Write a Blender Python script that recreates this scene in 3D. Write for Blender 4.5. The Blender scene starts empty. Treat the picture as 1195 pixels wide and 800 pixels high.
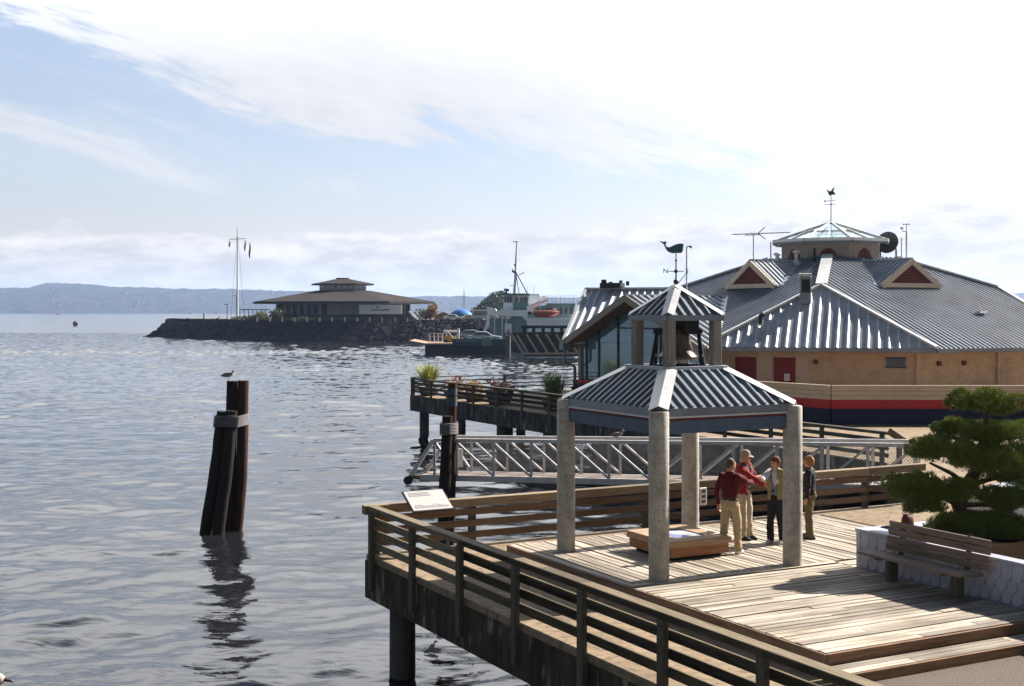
import bpy, bmesh, math, random
from mathutils import Vector as V, Matrix as MX, noise as NZ
rad = math.radians
SC = bpy.context.scene
COL = SC.collection
random.seed(7)
FPX, HY, CX, CAMZ = 1500.0, 363.0, 597.5, 4.4
WATER = -2.52
WALK = -0.30

def W(px, py, Y):
    return V(((px-CX)/FPX*Y, Y, CAMZ-(py-HY)/FPX*Y))
def GP(px, py, z):
    Y = FPX*(CAMZ-z)/(py-HY)
    return V(((px-CX)/FPX*Y, Y, z))
TH = rad(28.0)
G = MX.Translation((2.403, 21.02, 0)) @ MX.Rotation(TH, 4, 'Z')   # waterfront grid: u along the sun, v out to sea
ID = MX.Identity(4)
def L(u, v, z=0.0):
    return G @ V((u, v, z))

# ------------------------------------------------------------------ mesh builder
class MB:
    def __init__(s):
        s.bm = bmesh.new(); s.mi = 0
    def face(s, pts, smooth=False):
        vs = [s.bm.verts.new(V(p)) for p in pts]
        f = s.bm.faces.new(vs); f.material_index = s.mi; f.smooth = smooth
        return f
    def hexa(s, c):
        vs = [s.bm.verts.new(V(p)) for p in c]
        for ix in ((0,3,2,1),(4,5,6,7),(0,1,5,4),(1,2,6,5),(2,3,7,6),(3,0,4,7)):
            f = s.bm.faces.new([vs[i] for i in ix]); f.material_index = s.mi
    def box(s, c, d, rot=None):
        c = V(c); h = V(d)*0.5
        pts = [V((x*h.x, y*h.y, z*h.z)) for z in (-1,1) for x,y in ((-1,-1),(1,-1),(1,1),(-1,1))]
        if rot is not None: pts = [rot @ p for p in pts]
        s.hexa([p+c for p in pts]); return s
    def span(s, a, b):
        a, b = V(a), V(b)
        return s.box((a+b)/2, (abs(b.x-a.x), abs(b.y-a.y), abs(b.z-a.z)))
    def bar(s, p0, p1, w, h, up=(0,0,1)):
        p0, p1 = V(p0), V(p1); d = (p1-p0)
        if d.length < 1e-6: return s
        d.normalize(); up = V(up)
        if abs(d.dot(up)) > 0.98: up = V((1,0,0)) if abs(d.x) < 0.9 else V((0,1,0))
        sx = d.cross(up).normalized(); uz = sx.cross(d).normalized()
        a = sx*w/2; b = uz*h/2
        s.hexa([p0-a-b, p0+a-b, p0+a+b, p0-a+b, p1-a-b, p1+a-b, p1+a+b, p1-a+b]); return s
    def tube(s, pts, r, n=8, caps=True, smooth=True, jit=0):
        pts = [V(p) for p in pts]
        rs = r if isinstance(r, (list, tuple)) else [r]*len(pts)
        rings = []; ref = None
        for i, p in enumerate(pts):
            d = (pts[min(i+1, len(pts)-1)] - pts[max(i-1, 0)]).normalized()
            if ref is None or abs(ref.dot(d)) > 0.95:
                ref = V((0,0,1)) if abs(d.z) < 0.9 else V((1,0,0))
            x = d.cross(ref).normalized(); y = x.cross(d).normalized(); ref = y
            ring = []
            for k in range(n):
                a = 2*math.pi*k/n
                rr = rs[i]*(1+random.uniform(-jit, jit)) if jit else rs[i]
                ring.append(s.bm.verts.new(p + (x*math.cos(a)+y*math.sin(a))*rr))
            rings.append(ring)
        for i in range(len(rings)-1):
            for k in range(n):
                f = s.bm.faces.new((rings[i][k], rings[i][(k+1)%n], rings[i+1][(k+1)%n], rings[i+1][k]))
                f.smooth = smooth; f.material_index = s.mi
        if caps:
            for ring, rev in ((rings[0], True), (rings[-1], False)):
                ring = [s.bm.verts.new(q.co) for q in ring]
                f = s.bm.faces.new(ring[::-1] if rev else ring); f.material_index = s.mi
        return s
    def lathe(s, prof, c=(0,0,0), n=16, sx=1, sy=1, smooth=True, M=None, a0=0.0):
        c = V(c); rings = []
        for r, z in prof:
            ring = []
            for k in range(n):
                a = a0+2*math.pi*k/n
                p = V((r*math.cos(a)*sx, r*math.sin(a)*sy, z))
                if M is not None: p = M @ p
                ring.append(s.bm.verts.new(p+c))
            rings.append(ring)
        for i in range(len(rings)-1):
            for k in range(n):
                f = s.bm.faces.new((rings[i][k], rings[i][(k+1)%n], rings[i+1][(k+1)%n], rings[i+1][k]))
                f.smooth = smooth; f.material_index = s.mi
        for ring, rev in ((rings[0], True), (rings[-1], False)):
            f = s.bm.faces.new(ring[::-1] if rev else ring); f.material_index = s.mi
        return s
    def ball(s, c, r, n=14, m=9, M=None):
        r = V(r) if not isinstance(r, (int, float)) else V((r, r, r))
        prof = [(max(1e-4, math.sin(math.pi*i/m)), -math.cos(math.pi*i/m)) for i in range(m+1)]
        S = MX.Diagonal((r.x, r.y, r.z)).to_3x3()
        if M is not None: S = M.to_3x3() @ S
        return s.lathe(prof, c, n, M=S)
    def prism(s, poly, ext):
        poly = [V(p) for p in poly]; ext = V(ext); n = len(poly)
        a = [s.bm.verts.new(p) for p in poly]; b = [s.bm.verts.new(p+ext) for p in poly]
        fs = [s.bm.faces.new(a[::-1]), s.bm.faces.new(b)]
        for i in range(n):
            fs.append(s.bm.faces.new((a[i], a[(i+1)%n], b[(i+1)%n], b[i])))
        for f in fs: f.material_index = s.mi
        return s
    def loft(s, rings, n=16, smooth=True):
        """rings: (centre, rx, ry) horizontal ellipses"""
        vs = []
        for c, rx, ry in rings:
            c = V(c)
            vs.append([s.bm.verts.new(c+V((rx*math.cos(2*math.pi*k/n), ry*math.sin(2*math.pi*k/n), 0))) for k in range(n)])
        for i in range(len(vs)-1):
            for k in range(n):
                f = s.bm.faces.new((vs[i][k], vs[i][(k+1)%n], vs[i+1][(k+1)%n], vs[i+1][k])); f.smooth = smooth; f.material_index = s.mi
        s.bm.faces.new(vs[0][::-1]); s.bm.faces.new(vs[-1])
        return s
    def build(s, name, mat, parent=None, M=ID, bev=0.0, smooth=None, fix=True):
        bm = s.bm
        if fix: bmesh.ops.recalc_face_normals(bm, faces=bm.faces)
        if bev > 0:
            bmesh.ops.bevel(bm, geom=list(bm.edges), offset=bev, segments=1, affect='EDGES', clamp_overlap=True)
        if smooth is not None:
            for f in bm.faces: f.smooth = smooth
        me = bpy.data.meshes.new(name); o = bpy.data.objects.new(name, me); COL.objects.link(o)
        if parent is None:
            bm.transform(M)
            xs = [v.co for v in bm.verts]
            c = V(((min(p.x for p in xs)+max(p.x for p in xs))/2, (min(p.y for p in xs)+max(p.y for p in xs))/2, min(p.z for p in xs)))
            bm.transform(MX.Translation(-c)); o.location = c
            ROOT[o.name] = MX.Translation(c)
        else:
            r = parent
            while r.parent is not None: r = r.parent
            bm.transform(ROOT[r.name].inverted() @ M)
            o.parent = parent
        bm.to_mesh(me); bm.free()
        for m in (mat if isinstance(mat, (list, tuple)) else [mat]): me.materials.append(m)
        return o
ROOT = {}

def tag(o, label=None, cat=None, group=None, kind=None):
    if label: o['label'] = label
    if cat: o['category'] = cat
    if group: o['group'] = group
    if kind: o['kind'] = kind
    return o
def thing(name, label, cat, loc=(0,0,0), rz=0.0, group=None):
    o = bpy.data.objects.new(name, None); COL.objects.link(o)
    o.empty_display_size = 0.2
    o.location = loc; o.rotation_euler = (0, 0, rz)
    ROOT[o.name] = MX.Translation(V(loc)) @ MX.Rotation(rz, 4, 'Z')
    return tag(o, label, cat, group)
def copy_tree(o, parent=None):
    c = o.copy(); COL.objects.link(c)
    if parent is not None: c.parent = parent
    for ch in list(o.children): copy_tree(ch, c)
    return c

# ------------------------------------------------------------------ materials
def lin(r, g, b):
    f = lambda c: (c/255/12.92) if c/255 <= 0.04045 else ((c/255+0.055)/1.055)**2.4
    return (f(r), f(g), f(b))
class NT:
    def __init__(s, nt): s.nt = nt
    def n(s, t, **kw):
        nd = s.nt.nodes.new(t)
        ins = kw.pop('i', {})
        for k, v in kw.items(): setattr(nd, k, v)
        for k, v in ins.items():
            if hasattr(v, 'is_output') or isinstance(v, bpy.types.NodeSocket): s.nt.links.new(v, nd.inputs[k])
            else: nd.inputs[k].default_value = v
        return nd
    def math(s, op, a, b=0.0, clamp=False):
        nd = s.nt.nodes.new('ShaderNodeMath'); nd.operation = op; nd.use_clamp = clamp
        for k, v in ((0, a), (1, b)):
            if isinstance(v, bpy.types.NodeSocket): s.nt.links.new(v, nd.inputs[k])
            else: nd.inputs[k].default_value = v
        return nd.outputs[0]
    def mix(s, fac, a, b, blend='MIX'):
        nd = s.nt.nodes.new('ShaderNodeMix'); nd.data_type = 'RGBA'; nd.blend_type = blend
        for k, v in (('Factor', fac), ('A', a), ('B', b)):
            sock = [x for x in nd.inputs if x.name == k and x.type == ('VALUE' if k == 'Factor' else 'RGBA')][0]
            if isinstance(v, bpy.types.NodeSocket): s.nt.links.new(v, sock)
            elif k == 'Factor': sock.default_value = v
            else: sock.default_value = (v[0], v[1], v[2], 1)
        return [x for x in nd.outputs if x.type == 'RGBA'][0]
    def ramp(s, fac, lo, hi, smooth=True):
        nd = s.nt.nodes.new('ShaderNodeMapRange'); nd.interpolation_type = 'SMOOTHSTEP' if smooth else 'LINEAR'
        s.nt.links.new(fac, nd.inputs['Value']); nd.inputs['From Min'].default_value = lo; nd.inputs['From Max'].default_value = hi
        return nd.outputs['Result']
def newmat(name):
    m = bpy.data.materials.new(name); m.use_nodes = True
    t = NT(m.node_tree)
    b = m.node_tree.nodes['Principled BSDF']
    return m, t, b
def pos(t, scale=(1,1,1), rz=0.0, obj=False):
    if obj: src = t.n('ShaderNodeTexCoord').outputs['Object']
    else: src = t.n('ShaderNodeNewGeometry').outputs['Position']
    if rz:
        src = t.n('ShaderNodeVectorRotate', rotation_type='Z_AXIS', i={'Vector': src, 'Angle': -rz}).outputs[0]
    return t.n('ShaderNodeVectorMath', operation='MULTIPLY', i={0: src, 1: scale}).outputs[0]
def mat(name, col, rough=0.7, var=0.25, scale=6.0, stretch=(1,1,1), rz=0.0, bump=0.15, metal=0.0, dark=None, island=0.0, spec=0.2, dist=0.01, obj=False):
    """noise-mottled paint / stone / wood with grain along the axis with the small stretch"""
    m, t, b = newmat(name)
    p = pos(t, tuple(x*scale for x in stretch), rz, obj)
    n1 = t.n('ShaderNodeTexNoise', i={'Vector': p, 'Scale': 1.0, 'Detail': 6.0, 'Roughness': 0.65}).outputs['Fac']
    dk = dark if dark is not None else tuple(c*0.45 for c in col)
    c = t.mix(t.math('MULTIPLY', t.ramp(n1, 0.35, 0.75), var*2, True), col, dk)
    n2 = t.n('ShaderNodeTexNoise', i={'Vector': pos(t, (0.7,0.7,0.7), 0, obj), 'Scale': 1.0, 'Detail': 3.0}).outputs['Fac']
    c = t.mix(t.math('MULTIPLY', t.ramp(n2, 0.45, 0.7), var*0.8, True), c, dk)
    if island:
        rnd = t.n('ShaderNodeNewGeometry').outputs['Random Per Island']
        hsv = t.n('ShaderNodeHueSaturation', i={'Color': c, 'Value': t.math('ADD', t.math('MULTIPLY', rnd, island*2), 1-island)})
        c = hsv.outputs[0]
    t.nt.links.new(c, b.inputs['Base Color'])
    b.inputs['Roughness'].default_value = rough; b.inputs['Metallic'].default_value = metal
    b.inputs['Specular IOR Level'].default_value = spec
    if bump:
        bp = t.n('ShaderNodeBump', i={'Strength': bump, 'Distance': dist, 'Height': n1})
        t.nt.links.new(bp.outputs[0], b.inputs['Normal'])
    return m

def deck_mat(name, rz):
    m, t, b = newmat(name)
    rnd = t.n('ShaderNodeNewGeometry').outputs['Random Per Island']
    p = pos(t, (0.8, 26, 26), rz)
    off = t.n('ShaderNodeCombineXYZ', i={'X': t.math('MULTIPLY', rnd, 37.0), 'Y': 0.0, 'Z': t.math('MULTIPLY', rnd, 11.0)}).outputs[0]
    p = t.n('ShaderNodeVectorMath', operation='ADD', i={0: p, 1: off}).outputs[0]
    g = t.n('ShaderNodeTexNoise', i={'Vector': p, 'Scale': 1.0, 'Detail': 7.0, 'Roughness': 0.7, 'Distortion': 0.4}).outputs['Fac']
    big = t.n('ShaderNodeTexNoise', i={'Vector': pos(t, (0.9,2.2,1), rz), 'Scale': 1.0, 'Detail': 4.0}).outputs['Fac']
    c = t.mix(t.ramp(g, 0.3, 0.72), (0.51,0.435,0.345), (0.125,0.093,0.064))
    c = t.mix(t.math('MULTIPLY', t.ramp(big, 0.5, 0.75), 0.6), c, (0.17,0.125,0.085))
    c = t.mix(t.math('MULTIPLY', t.ramp(big, 0.5, 0.28), 0.5), c, (0.50,0.44,0.36))
    c = t.n('ShaderNodeHueSaturation', i={'Color': c, 'Value': t.math('ADD', t.math('MULTIPLY', rnd, 0.7), 0.6)}).outputs[0]
    t.nt.links.new(c, b.inputs['Base Color']); b.inputs['Roughness'].default_value = 0.8
    b.inputs['Specular IOR Level'].default_value = 0.25
    bp = t.n('ShaderNodeBump', i={'Strength': 0.7, 'Distance': 0.012, 'Height': g})
    t.nt.links.new(bp.outputs[0], b.inputs['Normal'])
    return m

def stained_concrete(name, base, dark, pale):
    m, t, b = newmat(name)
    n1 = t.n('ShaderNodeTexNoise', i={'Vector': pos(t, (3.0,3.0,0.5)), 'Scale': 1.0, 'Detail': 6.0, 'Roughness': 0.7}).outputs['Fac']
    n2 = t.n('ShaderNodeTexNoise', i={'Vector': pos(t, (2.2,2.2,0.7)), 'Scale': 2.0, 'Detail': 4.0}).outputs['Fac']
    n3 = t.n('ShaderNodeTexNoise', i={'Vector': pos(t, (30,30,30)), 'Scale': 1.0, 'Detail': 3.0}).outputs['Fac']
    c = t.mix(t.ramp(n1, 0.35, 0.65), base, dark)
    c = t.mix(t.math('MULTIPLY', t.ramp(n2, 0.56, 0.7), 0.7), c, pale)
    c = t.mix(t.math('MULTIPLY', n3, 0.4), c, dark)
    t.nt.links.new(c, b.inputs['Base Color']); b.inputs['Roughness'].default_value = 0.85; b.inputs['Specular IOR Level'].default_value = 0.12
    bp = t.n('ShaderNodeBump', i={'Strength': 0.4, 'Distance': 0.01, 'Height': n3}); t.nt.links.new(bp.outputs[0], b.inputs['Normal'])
    return m

def post_mat():
    m, t, b = newmat('ringed_concrete_post')
    n = t.n('ShaderNodeTexNoise', i={'Vector': pos(t, (5,5,2.5)), 'Scale': 1.0, 'Detail': 6.0, 'Roughness': 0.7}).outputs['Fac']
    f = t.n('ShaderNodeTexNoise', i={'Vector': pos(t, (45,45,14)), 'Scale': 1.0, 'Detail': 4.0}).outputs['Fac']
    sep = t.n('ShaderNodeSeparateXYZ', i={0: pos(t)})
    z = t.math('ADD', t.math('MULTIPLY', sep.outputs['Z'], 5.2), t.math('MULTIPLY', n, 1.6))
    z = t.math('ADD', z, t.math('MULTIPLY', sep.outputs['X'], 0.9))
    fr = t.math('FRACT', z)
    line = t.math('MULTIPLY', t.ramp(fr, 0.13, 0.0), t.ramp(f, 0.36, 0.5))
    c = t.mix(t.ramp(n, 0.3, 0.75), (0.46,0.43,0.375), (0.26,0.235,0.20))
    c = t.mix(t.math('MULTIPLY', t.ramp(f, 0.5, 0.75), 0.5), c, (0.16,0.14,0.11))
    c = t.mix(t.math('MULTIPLY', line, 0.5), c, (0.09,0.08,0.07))
    t.nt.links.new(c, b.inputs['Base Color']); b.inputs['Roughness'].default_value = 0.85; b.inputs['Specular IOR Level'].default_value = 0.15
    bp = t.n('ShaderNodeBump', i={'Strength': 0.35, 'Distance': 0.01, 'Height': f}); t.nt.links.new(bp.outputs[0], b.inputs['Normal'])
    return m

def shingle_mat(name, col, scale=(3.4,3.4,5.0), mortar=0.55):
    m, t, b = newmat(name)
    geo = t.n('ShaderNodeNewGeometry')
    sep = t.n('ShaderNodeSeparateXYZ', i={0: geo.outputs['Position']})
    u = t.math('ADD', t.math('MULTIPLY', sep.outputs['X'], 0.9), t.math('MULTIPLY', sep.outputs['Y'], -0.6))
    cv = t.n('ShaderNodeCombineXYZ', i={'X': u, 'Y': sep.outputs['Z'], 'Z': 0.0}).outputs[0]
    bk = t.n('ShaderNodeTexBrick', i={'Vector': cv, 'Color1': (*col,1), 'Color2': (*[c*0.8 for c in col],1), 'Mortar': (*[c*mortar for c in col],1), 'Scale': scale[2], 'Mortar Size': 0.03, 'Bias': 0.0, 'Brick Width': 0.6, 'Row Height': 0.5})
    n = t.n('ShaderNodeTexNoise', i={'Vector': pos(t, (1.5,1.5,1.5)), 'Scale': 1.0, 'Detail': 5.0}).outputs['Fac']
    c = t.mix(t.math('MULTIPLY', t.ramp(n, 0.4, 0.75), 0.5), bk.outputs['Color'], tuple(x*0.5 for x in col))
    t.nt.links.new(c, b.inputs['Base Color']); b.inputs['Roughness'].default_value = 0.85
    bp = t.n('ShaderNodeBump', i={'Strength': 0.3, 'Distance': 0.01, 'Height': bk.outputs['Fac']}); bp.invert = True
    t.nt.links.new(bp.outputs[0], b.inputs['Normal'])
    return m

def glass_mat(name, tint, trans=0.5, rough=0.03, refl=0.35):
    m, t, b = newmat(name)
    tr = t.n('ShaderNodeBsdfTransparent', i={'Color': (*tint, 1)})
    gl = t.n('ShaderNodeBsdfGlossy', i={'Color': (0.72,0.93,1.0,1), 'Roughness': rough})
    df = t.n('ShaderNodeBsdfDiffuse', i={'Color': (*[c*0.4 for c in tint], 1)})
    lw = t.n('ShaderNodeLayerWeight', i={'Blend': refl})
    a = t.n('ShaderNodeMixShader', i={0: 1-trans, 1: tr.outputs[0], 2: df.outputs[0]})
    bsh = t.n('ShaderNodeMixShader', i={0: lw.outputs['Fresnel'], 1: a.outputs[0], 2: gl.outputs[0]})
    t.nt.links.new(bsh.outputs[0], t.nt.nodes['Material Output'].inputs['Surface'])
    return m

def leaf_mat(name, a, b2, rough=0.55, trans=0.25):
    m, t, b = newmat(name)
    rnd = t.n('ShaderNodeNewGeometry').outputs['Random Per Island']
    n = t.n('ShaderNodeTexNoise', i={'Vector': pos(t, (3,3,3)), 'Scale': 1.0, 'Detail': 3.0}).outputs['Fac']
    c = t.mix(t.math('ADD', t.math('MULTIPLY', rnd, 0.7), t.math('MULTIPLY', n, 0.3)), a, b2)
    t.nt.links.new(c, b.inputs['Base Color']); b.inputs['Roughness'].default_value = rough
    b.inputs['Specular IOR Level'].default_value = 0.25
    tl = t.n('ShaderNodeBsdfTranslucent', i={'Color': c})
    ms = t.n('ShaderNodeMixShader', i={0: trans, 1: b.outputs[0], 2: tl.outputs[0]})
    t.nt.links.new(ms.outputs[0], t.nt.nodes['Material Output'].inputs['Surface'])
    return m

M_ = {}
M_['deck_u'] = deck_mat('weathered_deck_boards', TH)
M_['deck_v'] = deck_mat('weathered_deck_boards_cross', TH+rad(90))
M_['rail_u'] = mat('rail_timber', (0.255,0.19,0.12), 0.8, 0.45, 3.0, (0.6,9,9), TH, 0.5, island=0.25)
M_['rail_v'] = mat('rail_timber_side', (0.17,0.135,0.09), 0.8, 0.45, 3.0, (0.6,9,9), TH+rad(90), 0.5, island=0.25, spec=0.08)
M_['rail_dark_u'] = mat('shaded_rail_timber', (0.17,0.115,0.075), 0.8, 0.45, 3.0, (0.6,9,9), TH, 0.5, island=0.25, spec=0.08)  # shade on the lower rails is put into this darker colour
M_['rail_post'] = mat('rail_post_timber', (0.11,0.095,0.07), 0.8, 0.4, 3.0, (9,9,0.6), 0, 0.5, island=0.2, spec=0.08)
M_['concrete'] = mat('walkway_concrete', (0.27,0.20,0.13), 0.9, 0.5, 6.0, bump=0.25, spec=0.15)
M_['pave'] = mat('aggregate_pavement', (0.155,0.125,0.10), 0.95, 0.6, 38.0, bump=0.6, spec=0.1)
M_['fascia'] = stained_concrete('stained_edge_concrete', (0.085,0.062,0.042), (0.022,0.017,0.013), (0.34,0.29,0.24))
M_['fascia_far'] = stained_concrete('stained_pier_concrete', (0.085,0.08,0.075), (0.02,0.018,0.017), (0.34,0.32,0.30))
M_['pile'] = mat('wet_concrete_pile', (0.10,0.088,0.075), 0.7, 0.5, 3.0, (3,3,0.7), bump=0.3, spec=0.08)
M_['post'] = post_mat()
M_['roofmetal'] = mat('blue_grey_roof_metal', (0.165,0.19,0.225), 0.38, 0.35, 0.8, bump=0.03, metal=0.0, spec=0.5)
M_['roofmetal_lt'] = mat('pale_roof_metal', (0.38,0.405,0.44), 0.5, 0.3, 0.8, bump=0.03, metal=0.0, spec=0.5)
M_['flash'] = mat('pale_ridge_flashing', (0.52,0.52,0.51), 0.4, 0.2, 3.0, bump=0.03, metal=0.0, spec=0.5)
M_['white'] = mat('white_paint', (0.72,0.72,0.70), 0.5, 0.12, 4.0, bump=0.03)
M_['bluebeam'] = mat('blue_grey_beam', (0.075,0.105,0.15), 0.55, 0.2, 4.0, bump=0.05)
M_['maroon'] = mat('maroon_trim', (0.12,0.022,0.022), 0.6, 0.2, 4.0, bump=0.05)
M_['greywood'] = mat('grey_cupola_timber', (0.27,0.235,0.20), 0.85, 0.45, 4.0, (7,7,0.6), 0, 0.4)
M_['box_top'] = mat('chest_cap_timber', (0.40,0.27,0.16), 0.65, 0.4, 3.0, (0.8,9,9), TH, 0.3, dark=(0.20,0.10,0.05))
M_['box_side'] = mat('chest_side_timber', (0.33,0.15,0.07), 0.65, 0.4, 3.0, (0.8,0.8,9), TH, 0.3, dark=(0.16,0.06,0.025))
M_['black'] = mat('black_iron', (0.018,0.018,0.02), 0.5, 0.1, 6.0, bump=0.05)
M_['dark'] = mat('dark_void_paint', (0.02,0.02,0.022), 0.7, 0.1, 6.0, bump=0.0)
M_['bronze'] = mat('aged_bronze', (0.13,0.10,0.07), 0.4, 0.4, 8.0, metal=0.3, bump=0.05)
M_['verdigris'] = mat('verdigris_copper', (0.045,0.11,0.11), 0.6, 0.3, 12.0, bump=0.1)
M_['brownball'] = mat('brown_copper', (0.09,0.045,0.03), 0.5, 0.2, 12.0, metal=0.3, bump=0.05)
M_['beige'] = shingle_mat('beige_shingle_siding', (0.64,0.475,0.29))
M_['beige_plain'] = mat('beige_board', (0.58,0.45,0.32), 0.8, 0.2, 2.5, (1,1,3), bump=0.1)
M_['grey_shingle'] = shingle_mat('drum_shingle', (0.34,0.29,0.235))
M_['red'] = mat('red_paint', (0.42,0.026,0.023), 0.6, 0.15, 3.0, bump=0.05)
M_['door'] = mat('dark_red_door', (0.20,0.015,0.015), 0.55, 0.15, 3.0, bump=0.03)
M_['navy'] = mat('navy_paint', (0.006,0.009,0.036), 0.6, 0.2, 3.0, bump=0.05)
M_['louvre'] = mat('maroon_louvre', (0.15,0.03,0.022), 0.6, 0.15, 4.0, bump=0.05)
M_['trimbeige'] = mat('beige_gable_trim', (0.55,0.45,0.34), 0.7, 0.15, 4.0, bump=0.05)
M_['soffit'] = mat('brown_soffit', (0.22,0.13,0.075), 0.7, 0.25, 3.0, bump=0.05)
M_['fasciawood'] = mat('taupe_fascia', (0.27,0.235,0.19), 0.6, 0.15, 3.0, bump=0.05)
M_['glass'] = glass_mat('blue_window_glass', (0.42,0.70,0.80), 0.5, 0.02, 0.5)
M_['skyglass'] = glass_mat('skylight_glass', (0.85,0.9,0.93), 0.9, 0.03, 0.3)
M_['darkglass'] = mat('dark_glazing', (0.02,0.025,0.03), 0.1, 0.1, 4.0, bump=0.0, spec=0.6)
M_['mullion'] = mat('dark_mullion', (0.035,0.028,0.025), 0.5, 0.1, 4.0, bump=0.0)
M_['alu'] = mat('weathered_aluminium', (0.60,0.565,0.555), 0.45, 0.25, 5.0, metal=0.1, bump=0.05)
M_['wire'] = mat('galvanised_wire', (0.09,0.09,0.09), 0.5, 0.1, 5.0, metal=0.4, bump=0.0)
M_['gang_deck'] = mat('gangway_planking', (0.40,0.32,0.27), 0.8, 0.3, 6.0, bump=0.2)
M_['oldpile'] = mat('creosoted_pile', (0.022,0.016,0.013), 0.75, 0.5, 3.0, (5,5,0.5), 0, 0.7, dark=(0.015,0.012,0.01), island=0.2, dist=0.03, spec=0.08)
M_['redpile'] = mat('reddish_creosoted_pile', (0.065,0.031,0.022), 0.75, 0.5, 3.0, (5,5,0.5), 0, 0.7, dark=(0.035,0.02,0.015), dist=0.03, spec=0.08)
M_['rope'] = mat('grey_lashing', (0.20,0.185,0.185), 0.8, 0.3, 9.0, (1,1,4), bump=0.3)
M_['bluewrap'] = mat('blue_grey_wrap', (0.075,0.09,0.12), 0.6, 0.3, 6.0, bump=0.2)
M_['planter'] = mat('lavender_planter_paint', (0.40,0.40,0.47), 0.6, 0.3, 2.0, bump=0.05)
M_['soil'] = mat('bark_mulch', (0.028,0.018,0.012), 1.0, 0.5, 25.0, bump=0.8, spec=0.0)
M_['benchwood'] = mat('bench_timber', (0.205,0.15,0.115), 0.75, 0.4, 3.0, (0.6,9,9), TH+rad(90), 0.4, island=0.3)
M_['pine'] = leaf_mat('pine_needles', (0.23,0.28,0.025), (0.028,0.046,0.008), trans=0.10)
M_['bark'] = mat('pine_bark', (0.11,0.065,0.04), 0.9, 0.5, 12.0, bump=0.8, dist=0.03)
M_['panel'] = None

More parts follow.
